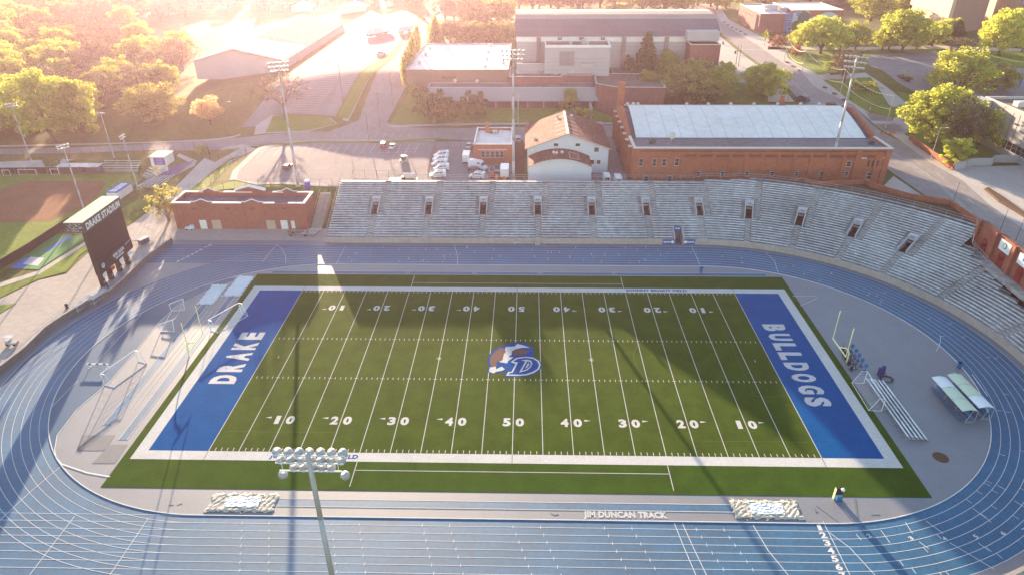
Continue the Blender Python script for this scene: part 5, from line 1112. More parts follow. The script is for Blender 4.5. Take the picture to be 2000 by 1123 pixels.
# barrier (steeple hurdle)
r = thing('steeple_barrier', 'white and black striped steeplechase barrier on the blue crescent left of the soccer goal', 'barrier', (-74, -3.65, .05)); w = MB(); w.bx(-76, -72.2, -3.7, -3.5, .7, .86); [w.bx(x, x+.12, -4.1, -3.1, .05, .12) for x in (-75.7, -72.6)]; [w.bx(x, x+.1, -3.65, -3.55, .1, .7) for x in (-75.7, -72.6)]; w.build('beam', M['wmetal'], r)
w = MB(); [w.bx(-75.7+i*1.3, -75.2+i*1.3, -3.72, -3.48, .69, .875) for i in range(3)]; w.build('beam_stripe', M['board'], r)
# covered pits
def tarp(label, x0, x1, y0, y1, m, inner=None, seed=1, h=.12, skew=0.0):
    r = thing('covered_pit', label, 'jump pit', ((x0+x1)/2, (y0+y1)/2, .05)); rn = random.Random(seed); w = MB(); nx, ny = 34, max(8, int(34*(y1-y0)/(x1-x0)))
    if y1-y0 > x1-x0: ny = 34; nx = max(10, int(34*(x1-x0)/(y1-y0)))
    vs = []
    for j in range(ny+1):
        for i in range(nx+1):
            u, v = i/nx, j/ny; e = min(u, 1-u, v*1.0, 1-v); jx = rn.uniform(-.1, .1)*(2.2 if e < .01 else 1); jy = rn.uniform(-.1, .1)*(2.2 if e < .01 else 1)
            zz = .1 if e < .01 else .12+h*abs(math.sin((u*23+v*9)+4*math.sin(v*5+seed)+2*math.sin(u*7)))**.6*(1.1 if e < .2 else .5)+rn.uniform(0, h*.5)
            vs.append((x0+(x1-x0)*u+jx+skew*(v-.5), y0+(y1-y0)*v+jy, zz))
    w.add(vs, [(j*(nx+1)+i, j*(nx+1)+i+1, (j+1)*(nx+1)+i+1, (j+1)*(nx+1)+i) for j in range(ny) for i in range(nx)]); w.build('cover', M[m], r)
    if inner:
        a, b, c, d = inner; w = MB(); vs = []
        for j in range(9):
            for i in range(15): u, v = i/14, j/8; vs.append((a+(b-a)*u+rn.uniform(-.12, .12), c+(d-c)*v+rn.uniform(-.1, .1), .24+rn.uniform(0, .06)))
        w.add(vs, [(j*15+i, j*15+i+1, (j+1)*15+i+1, (j+1)*15+i) for j in range(8) for i in range(14)]); w.build('sheet', M['tarp'], r)
    w = MB()
    for i in range(10):
        u = rn.random(); s = rn.choice((0, 1)); w.box(x0+(x1-x0)*u, (y0 if s else y1)+rn.uniform(-.15, .15), .1, .5, .28, .1, rn.uniform(-1, 1))
    w.build('weight_bag', M[m], r)
tarp('long jump pit under pale crumpled cover, left of the pair above the DRAKE lettering', -66.0, -62.6, 18.4, 26.6, 'tarp', seed=2, h=.1)
tarp('long jump pit under pale crumpled cover, the one touching the turf corner', -61.9, -58.2, 21.8, 30.4, 'tarp', seed=5, h=.1)
tarp('jump pit with white sheet inside a wrinkled tan cover, below the DRAKE end zone', -41.4, -32.2, -36.0, -32.7, 'burlap', (-39.2, -34.4, -35.3, -33.4), 7, .09)
tarp('jump pit with white sheet inside a wrinkled tan cover, right of JIM DUNCAN TRACK', 30.0, 39.0, -36.0, -32.8, 'burlap', (32.2, 36.8, -35.3, -33.4), 11, .09)
# bleacher on the right
def bleacher(label, cx, cy, z, L, rows, rz, tread=.62, rise=.22, foot=True, m='bench', name='bleacher', parts=True):
    r = thing(name, label, 'bleacher', (cx, cy, z), rz=rz)
    for i in range(rows):
        w = MB(); w.bx(-L/2, L/2, i*tread, i*tread+.26, .38+i*rise, .43+i*rise); w.build('seat_plank', M[m], r, world=False)
    w = MB()
    if foot:
        for i in range(rows): w.bx(-L/2, L/2, i*tread-.3, i*tread-.06, .1+i*rise*.8, .13+i*rise*.8)
    k = max(3, int(L/3)+1)
    for j in range(k):
        x = -L/2+.3+(L-.6)*j/(k-1); w.tube((x, -.2, .04), (x, rows*tread, .04), .035, None, 4); w.tube((x, 0, .35), (x, rows*tread, .35+rows*rise), .03, None, 4)
        for i in range(rows): w.tube((x, i*tread+.13, .04), (x, i*tread+.13, .38+i*rise), .03, None, 4)
    w.build('frame', M['steel'], r, world=False); return r
bleacher('long aluminium bleacher with five plank rows behind the BULLDOGS end zone', 63.0, -13.1, .05, 14.6, 5, R(-90)+R(180)-R(0), .72, .12)
# team shelters
def shelter(label, x, y, L, rz, cols):
    r = thing('team_shelter', label, 'team shelter', (x, y, .05), rz=rz); n = len(cols)
    for i, c in enumerate(cols):
        w = MB(); x0 = -L/2+L*i/n; x1 = x0+L/n-.03; ar = [(-1.3+2.5*t, 2.0+.45*math.sin(math.pi*(.15+.75*t))) for t in [q/8 for q in range(9)]]
        for (a, za), (b, zb) in zip(ar[:-1], ar[1:]): w.quad((x0, a, za), (x1, a, za), (x1, b, zb), (x0, b, zb)); w.quad((x0, b, zb-.04), (x1, b, zb-.04), (x1, a, za-.04), (x0, a, za-.04))
        w.build('canopy_panel', M[c], r, world=False)
    w = MB()
    for i in range(n+1):
        x0 = -L/2+L*i/n; w.path([(x0, 1.2, 0), (x0, 1.2, 2.2), (x0, 0, 2.5), (x0, -1.3, 2.25)], .04, 5); w.path([(x0, -.3, 0), (x0, 1.0, 0)], .04, 5); w.tube((x0, -.2, 0), (x0, .4, 2.3), .04, None, 5)
    w.tube((-L/2, -1.3, 2.2), (L/2, -1.3, 2.2), .04, None, 5); w.build('frame', M['steel'], r, world=False)
    w = MB(); w.bx(-L/2, L/2, .1, .6, .42, .48); w.bx(-L/2, L/2, .62, .68, .5, 1.1); w.bx(-L/2, L/2, -.9, -.5, .2, .26); w.build('bench', M['bblue'], r, world=False)
shelter('blue bench shelter with arched pale green canopy, the nearer of two, its far panel white', 71.3, -11.6, 8.8, R(-90+2), ('canopyw', 'canopy', 'canopy')); shelter('blue bench shelter with arched green canopy by the track curb, its near panel white', 74.3, -10.8, 8.8, R(-90+2), ('canopy', 'canopy', 'canopyw'))
# exercise bikes
def bike():
    r = thing('exercise_bike', None, None); w = MB(); w.path([(-.55, 0, .05), (.55, 0, .05)], .05, 5); w.path([(-.55, -.28, .05), (-.55, .28, .05)], .05, 5); w.path([(.55, -.28, .05), (.55, .28, .05)], .05, 5); w.path([(-.25, 0, .05), (-.3, 0, .95)], .045, 5); w.path([(.0, 0, .35), (.45, 0, 1.1), (.55, 0, 1.2)], .045, 5); w.path([(.5, -.22, 1.2), (.5, .22, 1.2)], .03, 5); w.path([(-.3, 0, .45), (.2, 0, .5)], .05, 5); w.build('frame', M['dsteel'], r, world=False)
    w = MB(); w.lathe([(.26, -.05), (.26, .05)], (.35, 0, .38), (0, 1, 0), 14); w.build('flywheel', M['board'], r, world=False); w = MB(); w.bx(-.45, -.18, -.11, .11, .95, 1.02); w.build('saddle', M['board'], r, world=False); w = MB(); w.lathe([(.1, -.1), (.1, .1)], (.05, .1, .4), (0, 1, 0), 8); w.build('crank', M['steel'], r, world=False); return r
pb = Proto(bike)
for i, (px, py) in enumerate([(1650, 687), (1653, 695), (1657, 703), (1662, 712), (1666, 722)]): p = Pz(px, py); pb.put((p.x, p.y, .05), R(180+10*i-20), ('first, farthest', 'second', 'third', 'fourth', 'fifth, nearest')[i]+' of five black exercise bikes in the row by the right goal post', 'exercise bike', 'exercise bikes beside the goal post', 1.25)
def stool():
    r = thing('equipment_stand', None, None); w = MB(); w.tube((0, 0, 0), (0, 0, .85), .05, None, 6); w.bx(-.25, .25, -.2, .2, .02, .1); w.build('stem', M['sblue'], r, world=False); w = MB(); w.bx(-.22, .22, -.12, .18, .85, 1.35); w.build('head', M['bblue'], r, world=False); return r
ps = Proto(stool)
for i, (px, py) in enumerate([(1662, 683), (1669, 692), (1675, 701), (1681, 711), (1688, 722)]): p = Pz(px, py+4); ps.put((p.x, p.y, .05), R(-20), ('first, farthest', 'second', 'third', 'fourth', 'fifth, nearest')[i]+' small blue stand, right of the row of exercise bikes', 'blue stand', 'blue stands beside the exercise bikes', 1.2)
r = thing('training_machine', 'pair of dark blue upright training machines with coiled hoses, above the aluminium bleacher', 'exercise machine', (63.5, -2.5, .05)); w = MB()
for p in (Pz(1716, 733), Pz(1723, 730)): w.bx(p.x-.25, p.x+.25, p.y-.2, p.y+.2, .05, 1.5); w.lathe([(.3, 0), (.3, .15)], (p.x, p.y, 1.5), n=10)
w.build('column', mat('machine_blue', (.03, .04, .16), .5), r); w = MB(); c = Pz(1731, 741)
for k in range(3):
    pr = [(c.x+(.9+.12*k)*math.cos(t*.4), c.y+(.7+.1*k)*math.sin(t*.4), .12+.06*k) for t in range(17)]; w.path(pr, .05, 4)
w.path([(c.x-.6, c.y+1.6, .9), (c.x, c.y+2.0, 1.5), (c.x+.4, c.y+1.0, .2)], .05, 5); w.build('hose', M['board'], r)
def drum(label, px, py, m='sblue', h=.95):
    p = Pz(px, py); r = thing('litter_drum', label, 'drum', (p.x, p.y, .05)); w = MB(); w.lathe([(.3, 0), (.32, .02), (.32, h), (.3, h)], (p.x, p.y, .05), n=14); w.build('body', M[m], r); w = MB(); [w.lathe([(.345, 0), (.345, .05)], (p.x, p.y, .05+z), n=14) for z in (.3, .62, h-.05)]; w.build('rim', M['sblue'], r)
drum('tall blue drum standing on the grey strip just above the field, right of centre', 1369, 533, 'bblue', 1.3); drum('blue drum beside the curb at the right bend', 1872, 718, 'bblue', 1.1)
r = thing('bent_pole', 'thin curved white pole leaning by the right bend', 'pole', (*Pz(1828, 686)[:2], .05)); p = Pz(1828, 686); w = MB(); w.path([(p.x, p.y, .05), (p.x+.25, p.y+.1, 1), (p.x+.3, p.y+.2, 2), (p.x+.15, p.y+.25, 2.8), (p.x-.1, p.y+.3, 3.3)], .04, 5); w.build('shaft', M['wmetal'], r)
w = MB(); pts = [Pz(*q) for q in ((1862, 728), (1875, 735), (1885, 745))]; 
for a, b in zip(pts[:-1], pts[1:]): w.prism(ribbon([(a.x, a.y), (b.x, b.y)], .08), .13, .2)
w.path([(*Pz(1898, 733)[:2], .25), (*Pz(1928, 775)[:2], .25)], .05, 4); w.path([(*Pz(1918, 775)[:2], .25), (*Pz(1926, 800)[:2], .25)], .05, 4); tag(w.build('loose_rail', M['wmetal']), 'loose white rail lengths lying along the curb right of the two shelters', 'rail')
# play clock at the bottom right corner of the field
p = Pz(1635, 975); r = thing('play_clock', 'play clock with yellow pad and blue base at the lower right turf edge', 'play clock', (p.x, p.y, .08)); w = MB(); w.bx(p.x-.5, p.x+.55, p.y-.4, p.y+.4, .08, .25); w.bx(p.x-.2, p.x+.5, p.y-.3, p.y+.2, .25, .8); w.build('base', M['bblue'], r)
w = MB(); w.bx(p.x-.58, p.x-.5, p.y-.1, p.y+.3, .1, 2.0); w.build('pad', M['yellow'], r); w = MB(); w.bx(p.x-.45, p.x+.5, p.y-.02, p.y+.14, .9, 2.1); w.build('display', M['board'], r); w = MB(); w.lathe([(.05, -.2), (.24, -.1), (.26, .05), (.15, .22), (.03, .25)], (p.x+.25, p.y-.2, 2.05)); w.build('horn', M['bright'], r)
# gear pile beside the stair
rn = random.Random(5); b = P(606, 460)
r = thing('hurdle_stack', 'cluster of folded white barred hurdles on the apron between brick building and stands', 'hurdles', (b.x, b.y, .05)); w = MB(); w2 = MB()
for i in range(5):
    for j in range(4):
        x, y = b.x-1.5+j*.9+i*.25, b.y-1.4+i*.75; w.bx(x-.35, x+.35, y-.03, y+.03, .95, 1.05); w2.path([(x-.33, y, 1), (x-.33, y, .08), (x-.33, y+.5, .08)], .025, 4); w2.path([(x+.33, y, 1), (x+.33, y, .08), (x+.33, y+.5, .08)], .025, 4)
w.build('crossbar', M['bright'], r); w2.build('leg', M['dsteel'], r)
b = P(585, 460); r = thing('cart', 'red tubular equipment cart parked at the right corner of the brick building', 'cart', (b.x, b.y, .05)); w = MB()
for z in (.5, 1.3): w.path([(b.x-2.4, b.y-.8, z), (b.x+2.2, b.y-.8, z), (b.x+2.2, b.y+.9, z), (b.x-2.4, b.y+.9, z), (b.x-2.4, b.y-.8, z)], .07, 5)
for x in (-2.4, -.8, .8, 2.2): w.tube((b.x+x, b.y-.8, .2), (b.x+x, b.y-.8, 1.3), .06, None, 5); w.tube((b.x+x, b.y+.9, .2), (b.x+x, b.y+.9, 1.3), .06, None, 5)
w.build('frame', M['paint_r'], r)
for x in (-1.9, 1.7):
    for y in (-.8, .9): w = MB(); w.lathe([(.28, -.08), (.28, .08)], (b.x+x, b.y+y, .33), (0, 1, 0), 12); w.build('wheel', M['tyre'], r)
b = P(374, 447); r = thing('utility_cart', 'small white utility cart against the left front corner of the brick building', 'cart', (b.x, b.y-.6, .05)); w = MB(); w.bx(b.x-1.1, b.x+1.1, b.y-1.2, b.y-.2, .3, .75); w.bx(b.x+.2, b.x+1.0, b.y-1.15, b.y-.25, .75, 1.3); w.build('body', M['paint_w'], r)
for x in (-.7, .7):
    for y in (-1.2, -.2): w = MB(); w.lathe([(.22, -.06), (.22, .06)], (b.x+x, b.y+y, .27), (0, 1, 0), 10); w.build('wheel', M['tyre'], r)
# portable toilet
b = P(602, 370); r = thing('portable_toilet', 'blue portable toilet with a white domed top behind the brick building', 'portable toilet', tuple(b)); w = MB(); w.box(b.x, b.y, b.z+1.1, 1.15, 1.15, 2.2); w.build('cabin', mat('loo_blue', (.06, .07, .42), .6), r); w = MB(); w.lathe([(.86, 0), (.8, .2), (.45, .42), (.1, .45)], (b.x, b.y, b.z+2.2), n=8); w.build('roof', M['bright'], r); w = MB(); w.box(b.x, b.y-.59, b.z+1.05, .75, .03, 1.9); w.build('door', mat('loo_door', (.08, .09, .5), .6), r)
# equipment outside the left wall
def cage(label, px, py, L=3.2):
    p = Pz(px, py); a = math.atan2(*(Pz(px+30, py-22)-p).yx); r = thing('rail_bench', label, 'bench', (p.x, p.y, .05), rz=a); w = MB()
    w.path([(-L/2, 0, 0), (-L/2, 0, 1.5), (L/2, 0, 1.5), (L/2, 0, 0)], .05, 5); w.path([(-L/2, .8, 0), (-L/2, .8, 1.7), (L/2, .8, 1.7), (L/2, .8, 0)], .05, 5); [w.tube((x, 0, 1.5), (x, .8, 1.7), .05, None, 5) for x in (-L/2, 0, L/2)]; w.build('frame', M['steel'], r, world=False)
    w = MB(); w.bx(-L/2, L/2, .1, .6, .45, .5); w.bx(-L/2, L/2, -.02, .82, 1.52, 1.58); w.build('panel', M['steel'], r, world=False)
cage('grey framed team bench on the track side of the wall, below the scoreboard', 200, 588, 4.2); cage('pale roofed team bench on the track side of the wall, left of its twin', 169, 602, 4.4)
p = Pz(288, 478); r = thing('trash_cart', 'dark blue wheeled bin on the concrete right of the scoreboard', 'bin', (p.x-1, p.y+.5, .05)); w = MB(); w.box(p.x-1, p.y+.5, .75, 1.1, 2.4, 1.2, R(-25)); w.build('body', mat('bin_dark', (.1, .1, .14), .6), r); w = MB(); w.box(p.x-1, p.y+.5, 1.4, 1.25, 2.55, .12, R(-25)); w.build('lid', M['steel'], r)
p = Pz(139, 602); r = thing('litter_bin', 'small dark litter bin behind the wall railing, left of the framed benches', 'bin', (p.x-.8, p.y, .03)); w = MB(); w.lathe([(.28, 0), (.3, .9), (.2, 1.05)], (p.x-.8, p.y, .05), n=12); w.build('body', M['board'], r)
p = Pz(30, 682); r = thing('parked_cart', 'small silver cart behind the wall at the left edge', 'cart', (p.x-1.5, p.y+1.5, .05)); x, y = p.x-1.5, p.y+1.5; w = MB(); w.bx(x-1.0, x+1.0, y-.5, y+.5, .3, .7); w.bx(x-.9, x-.3, y-.5, y+.5, .7, 1.1); w.build('body', M['paint_s'], r); w = MB(); w.path([(x-.8, y-.45, .7), (x-.8, y-.45, 1.8), (x+.6, y-.45, 1.8), (x+.8, y-.45, .7)], .04, 4); w.bx(x-.9, x+.7, y-.55, y+.55, 1.8, 1.86); w.build('canopy', M['steel'], r)
for a in (-.7, .7):
    for c in (-.5, .5): w = MB(); w.lathe([(.22, -.07), (.22, .07)], (x+a, y+c, .27), (0, 1, 0), 10); w.build('wheel', M['tyre'], r)
p = Pz(217, 563); r = thing('post_marker', 'short dark post standing behind the wall under the scoreboard', 'post', (p.x-.6, p.y, .03)); w = MB(); w.tube((p.x-.6, p.y, 0), (p.x-.6, p.y, 1.6), .12, .1, 8); w.build('shaft', M['board'], r)
p = Pz(258, 488); r = thing('gate_frame', 'low tubular gate on wheels right of the scoreboard', 'gate', (p.x, p.y, .03)); w = MB(); [w.tube((p.x-2, p.y+1.5, z), (p.x+2, p.y+1.5, z), .04, None, 4) for z in (.5, 1.5)]; [w.tube((p.x-2+k*.5, p.y+1.5, .5), (p.x-2+k*.5, p.y+1.5, 1.5), .03, None, 4) for k in range(9)]; w.build('bars', M['timber'], r)
# ================================================================ BALL FIELD
def fence(label, pts, h, step=3.0, m='dsteel', name='chain_fence', screen=False, rails=2, r_=.045):
    P_ = [P(*q) for q in pts]; o = thing(name, label, 'fence', tuple(P_[0])); w = MB(); s = MB()
    for a, b in zip(P_[:-1], P_[1:]):
        L = (b-a).length; n = max(1, int(L/step)); q = [a.lerp(b, i/n) for i in range(n+1)]; q = [Vector((v.x, v.y, T(v.x, v.y))) for v in q]
        for v in q: w.tube(v, v+Vector((0, 0, h)), r_, None, 4)
        for c, d in zip(q[:-1], q[1:]):
            for k in range(rails): zz = h*(1-k*.97/max(1, rails-1)) if rails > 1 else h; w.tube(c+Vector((0, 0, zz)), d+Vector((0, 0, zz)), .025, None, 3)
            if screen: dd = (d-c).normalized()*.01; s.prism(ribbon([(c.x, c.y), (d.x, d.y)], .05), min(c.z, d.z)+.05, max(c.z, d.z)+h-.05)
    w.build('posts_and_rails', M[m], o)
    if screen: s.build('windscreen', M['screen'], o)
    return o
fence('dark screened outfield fence between the ball field and the green practice pad', [(-40, 555), (0, 528), (60, 492), (138, 440)], 2.2, 3.4, screen=True)
fence('dark screened fence along the far side of the ball field left of the dugout', [(-60, 341), (10, 340), (115, 339)], 2.0, 3.0, screen=True, m='coping')
fence('tall dark chain fence along the road behind the ball field', [(-40, 307), (26, 314), (120, 306), (262, 303), (400, 292)], 3.0, 3.0)
fence('dark fence beside the curving drive, near the lower car park', [(405, 292), (412, 311), (395, 312)], 2.4, 2.4)
fence('rusty fence of the small enclosure at the road corner', [(428, 312), (432, 302), (480, 296), (483, 305), (436, 313)], 2.0, 2.2, m='timber')
fence('tall dark fence along the near edge of the lower car park, above the brick building', [(395, 373), (420, 352), (450, 330), (480, 306)], 2.4, 2.6)
fence('tall dark fence between the car park and the stands', [(350, 380), (460, 370), (600, 369), (650, 366)], 2.4, 3.0)
fence('thin dark fence behind the top row of the stands', [(690, 350), (760, 352), (812, 352)], 2.6, 3.2)
fence('rusty fence between the car park and the van yard', [(836, 350), (842, 320), (851, 290)], 2.6, 1.6, m='timber', rails=4)
fence('dark fence along the top of the van yard', [(851, 290), (925, 291)], 2.6, 3.2)
fence('slanting backstop fence between ball field and stadium seats', [(215, 385), (245, 365), (277, 350)], 2.6, 2.2, m='coping')
fence('low pale wire fence around the bullpen behind the dugout', [(100, 331), (140, 310), (182, 296)], 1.6, 2.6, m='coping')
fence('gate fence on the concrete apron left of the bushy tree', [(290, 405), (312, 413), (316, 425)], 2.4, 1.6, m='timber', rails=3)
fence('short dark fence panels on the grass strip right of the scoreboard', [(240, 428), (262, 414), (268, 425)], 2.2, 1.8, m='timber')
# dugout, press box, seats
a, b = P(118, 341), P(194, 341); r = thing('dugout', 'long grey dugout with a bright flat roof on the far side of the ball field', 'dugout', (a.x, a.y, a.z)); w = MB(); w.bx(a.x, b.x, a.y+2.4, a.y+2.6, a.z, a.z+2.4); [w.bx(x-.1, x+.1, a.y, a.y+2.6, a.z, a.z+2.4) for x in (a.x, (a.x+b.x)/2, b.x)]; w.build('wall', M['droof'], r); w = MB(); w.bx(a.x-.4, b.x+.4, a.y-.4, a.y+2.9, a.z+2.4, a.z+2.6); w.build('roof', M['bench'], r); w = MB(); w.bx(a.x+.2, b.x-.2, a.y+1.6, a.y+2.1, a.z+.4, a.z+.5); w.bx(a.x+.1, b.x-.1, a.y-.05, a.y, a.z, a.z+.9); w.build('bench', M['dsteel'], r)
b = P(228, 398); r = thing('home_dugout', 'small dugout whose flat blue roof carries white lettering, just above the scoreboard', 'dugout', tuple(P(236, 385)), ); c0, c1 = P(222, 392), P(250, 373); d = Vector((c1.x-c0.x, c1.y-c0.y, 0)); L = d.length; d.normalize(); mid = (c0+c1)/2; rz = math.atan2(d.y, d.x)
w = MB(); w.box(mid.x, mid.y, 2.35, L, 3.4, .2, rz); w.build('roof', M['padblue'], r); w = MB(); [w.box(mid.x+d.x*q, mid.y+d.y*q, 1.15, .15, 3.0, 2.2, rz) for q in (-L/2+.1, 0, L/2-.1)]; nn = Vector((-d.y, d.x)); w.box(mid.x-nn.x*1.5, mid.y-nn.y*1.5, 1.15, L, .15, 2.2, rz); w.build('wall', M['wroof'], r); w = MB(); text(w, 'BULLDOGS', (mid.x, mid.y, 2.47), d, (-d.y, d.x, 0), L*.85, 1.9, bold=.05); w.build('roof_lettering', M['bright'], r)
p = P(233, 336); bleacher('aluminium bleacher with five rows behind the ball field, left of the white press box', p.x, p.y, p.z, 11.5, 5, R(0), .8, .5)
p = P(285, 348); bleacher('small tilted aluminium bleacher on the terrace beside the press box', p.x, p.y, p.z, 4.5, 4, R(-38), .8, .55)
p = P(305, 343); bleacher('small aluminium bleacher facing left, directly under the press box', p.x, p.y, p.z, 3.5, 4, R(-38), .8, .5)
r = thing('seating_terrace', 'slanting terrace of silver and purple seat rows beside the drive, below the press box', 'seats', tuple(P(310, 360)))
a0, a1, b1_, b0 = P(268, 372), P(345, 327), P(378, 318), P(312, 370)
for i in range(7):
    t = i/6; c, d_ = a0.lerp(b0, t*.9+.02), a1.lerp(b1_, t); e = c.lerp(d_, .45); w = MB(); w.path([(c.x, c.y, c.z+.5+.25*(6-i)*.3), (e.x, e.y, e.z+.5+.25*(6-i)*.3)], .16, 4); w.build('bench_row', M['bench'], r); w = MB(); w.path([(e.x, e.y, e.z+.5), (d_.x, d_.y, d_.z+.6)], .17, 4); w.build('seat_row', mat('seat_purple', (.16, .13, .30), .6), r)
b = P(322, 339); r = thing('press_box', 'white press box on a pedestal with a purple score panel, above the terrace seats', 'press box', tuple(b)); zt = b.z
w = MB(); w.bx(b.x-.9, b.x+.7, b.y-.2, b.y+1.2, zt, zt+2.6); w.build('pedestal', M['wroof'], r); w = MB(); w.bx(b.x-3.0, b.x+1.6, b.y-.8, b.y+4.5, zt+2.6, zt+5.4); w.build('cabin', M['wroof'], r); w = MB(); w.bx(b.x-3.3, b.x+1.9, b.y-1.1, b.y+4.8, zt+5.4, zt+5.6); w.build('roof', M['coping'], r)
w = MB(); w.bx(b.x-1.9, b.x+1.4, b.y-.9, b.y-.82, zt+2.9, zt+5.1); o_ = w.build('score_panel', M['purple'], r); w = MB(); [w.bx(b.x-1.3, b.x+.8, b.y-.94, b.y-.9, zt+3.2+k*.5, zt+3.35+k*.5) for k in range(4)]; w.build('panel_text', mat('dim_text', (.4, .35, .6), .6), o_)
for k in range(3): w = MB(); w.bx(b.x-3.06, b.x-3.0, b.y-.3+k*1.5, b.y+.8+k*1.5, zt+3.6, zt+4.8); w.build('window', M['glass'], r)
for i, (px, py) in enumerate(((16, 343), (57, 342), (110, 341))):
    p = P(px, py); r = thing('practice_frame', ('left', 'middle', 'right')[i]+' white practice frame by the far fence of the ball field', 'practice frame', tuple(p)); w = MB(); L = (2.2, 5.5, 2.4)[i]; w.path([(p.x-L/2, p.y-.4, p.z), (p.x-L/2, p.y-.4, p.z+1.8), (p.x+L/2, p.y-.4, p.z+1.8), (p.x+L/2, p.y-.4, p.z), (p.x-L/2, p.y-.4, p.z)], .07, 5); w.build('frame', M['wmetal'], r)
# ================================================================ VEHICLES
def wheels(r, xs, y, rad, w_=.22):
    for x in xs:
        for s in (-1, 1):
            m = MB(); m.lathe([(rad*.6, -w_/2), (rad, -w_/2+.03), (rad, w_/2-.03), (rad*.6, w_/2)], (x, s*y, rad), (0, 1, 0), 16); o = m.build('wheel', M['tyre'], r, world=False)
            m = MB(); m.lathe([(rad*.55, 0), (rad*.5, .03)], (x, s*(y+w_/2-.02), rad), (0, s, 0), 10); m.build('rim', M['steel'], o, world=False)
def hull(secs, half):       # secs: (x, zbot, ztop, half width factor bottom, top)
    v = []; 
    for x, zb2, zt2, wb, wt in secs: v += [(x, -half*wb, zb2), (x, half*wb, zb2), (x, half*wb, (zb2+zt2)/2), (x, half*wt, zt2), (x, -half*wt, zt2), (x, -half*wb, (zb2+zt2)/2)]
    n = len(secs); f = [tuple(range(5, -1, -1)), tuple(range((n-1)*6, n*6))]
    for i in range(n-1):
        for k in range(6): a, b = i*6+k, i*6+(k+1) % 6; f.append((a, b, b+6, a+6))
    m = MB(); m.add(v, f); return m
def sedan(c, kind='sedan'):
    def f():
        r = thing('parked_car', None, None); H2 = .92
        hh = {'sedan': 1.42, 'suv': 1.72, 'hatch': 1.52}[kind]; bl_ = .95 if kind != 'suv' else 1.08
        hull([(-2.25, .4, .82, .8, .72), (-2.05, .25, bl_-.05, .96, .86), (-1.0, .22, bl_, 1, .92), (1.0, .22, bl_, 1, .92), (1.75, .22, bl_-.12, .98, .88), (2.2, .28, .72, .88, .78), (2.3, .4, .62, .76, .7)], H2).build('body', M[c], r, world=False)
        x0, x1 = (-1.75, 1.0) if kind == 'sedan' else (-2.1, 1.05)
        hull([(x0, bl_-.06, bl_+.02, .86, .84), (x0+(.7 if kind == 'sedan' else .25), bl_-.05, hh-.06, .86, .72), (x1-1.1, bl_-.05, hh-.03, .86, .72), (x1-.75, bl_-.05, hh-.07, .86, .72), (x1+.05, bl_-.1, bl_, .85, .82)], H2).build('windows', M['glass'], r, world=False)
        m = MB(); xa = x0+(.72 if kind == 'sedan' else .3); xb_ = x1-.8; m.bx(xa, xb_, -.66, .66, hh-.06, hh); m.build('roof', M[c], r, world=False)
        m = MB(); [m.box(2.2, s*.62, .66, .16, .32, .14) for s in (-1, 1)]; m.build('headlight', M['bright'], r, world=False); m = MB(); [m.box(-2.2, s*.62, .76, .12, .3, .16) for s in (-1, 1)]; m.build('tail_light', M['red'], r, world=False)
        wheels(r, (-1.35, 1.4), .82, .33); return r
    return f
def pickup():
    r = thing('pickup_truck', None, None); c = 'paint_s'
    hull([(-2.8, .45, .95, .95, .9), (-2.6, .4, 1.05, 1, .95), (1.2, .4, 1.05, 1, .94), (2.3, .4, 1.0, .98, .9), (2.75, .45, .85, .85, .8)], .97).build('body', M[c], r, world=False)
    hull([(-.95, 1.0, 1.05, .9, .88), (-.75, 1.0, 1.78, .9, .76), (.75, 1.0, 1.8, .9, .76), (1.45, 1.0, 1.05, .9, .86)], .97).build('windows', M['glass'], r, world=False)
    m = MB(); m.bx(-.72, .78, -.7, .7, 1.78, 1.84); m.build('roof', M[c], r, world=False); m = MB(); m.bx(-2.65, -1.0, -.75, .75, 1.04, 1.065); m.build('load_bed', M['board'], r, world=False); wheels(r, (-1.75, 1.75), .86, .4); return r
def van(kind):
    def f():
        r = thing('parked_van', None, None); L, Hh, W2 = (4.6, 1.9, .9) if kind == 'small' else (5.7, 2.6, 1.0)
        a = L/2; hz = 1.0 if kind == 'small' else 1.15
        hull([(-a, .35, Hh-.12, .95, .84), (-a+.12, .3, Hh-.02, 1, .86), (a-2.2, .3, Hh, 1, .86), (a-1.7, .3, Hh-.12, 1, .84), (a-.95, .3, hz+.1, 1, .86), (a-.15, .3, hz-.18, .94, .82), (a, .4, .7, .8, .76)], W2).build('body', M['paint_w'], r, world=False)
        m = MB(); zt2 = Hh-.14
        m.add([(a-1.68, -W2*.78, zt2-.04), (a-1.68, W2*.78, zt2-.04), (a-.96, W2*.82, hz+.16), (a-.96, -W2*.82, hz+.16)], [(3, 2, 1, 0)])
        for s in (-1, 1):
            y = W2*s*.955; m.add([(a-1.9, y*.96, zt2-.12), (a-1.1, y, hz+.1), (a-1.9, y, hz+.05)], [(0, 1, 2), (2, 1, 0)])
            m.box(a-2.3, y*.975, (hz+Hh)/2-.02, .68, .05, (Hh-hz)*.5); 
            if kind == 'small': m.box(a-3.2, y*.975, (hz+Hh)/2-.02, .8, .05, (Hh-hz)*.5)
        m.box(-a-.0, 0, (hz+Hh)/2, .06, W2*1.2, (Hh-hz)*.45); m.build('windows', M['glass'], r, world=False)
        if kind == 'small': m = MB(); [m.box(-.3, s*W2*1.0, .8, 2.6, .03, .2) for s in (-1, 1)]; m.bx(-1.6, .4, -.45, .45, Hh+.0, Hh+.05); m.build('roof_rack', M['steel'], r, world=False)
        m = MB(); [m.box(-a, s*W2*.8, 1.1, .06, .14, .45) for s in (-1, 1)]; m.build('tail_light', M['red'], r, world=False)
        wheels(r, (-a+.95, a-.85), W2*.9, .32); return r
    return f
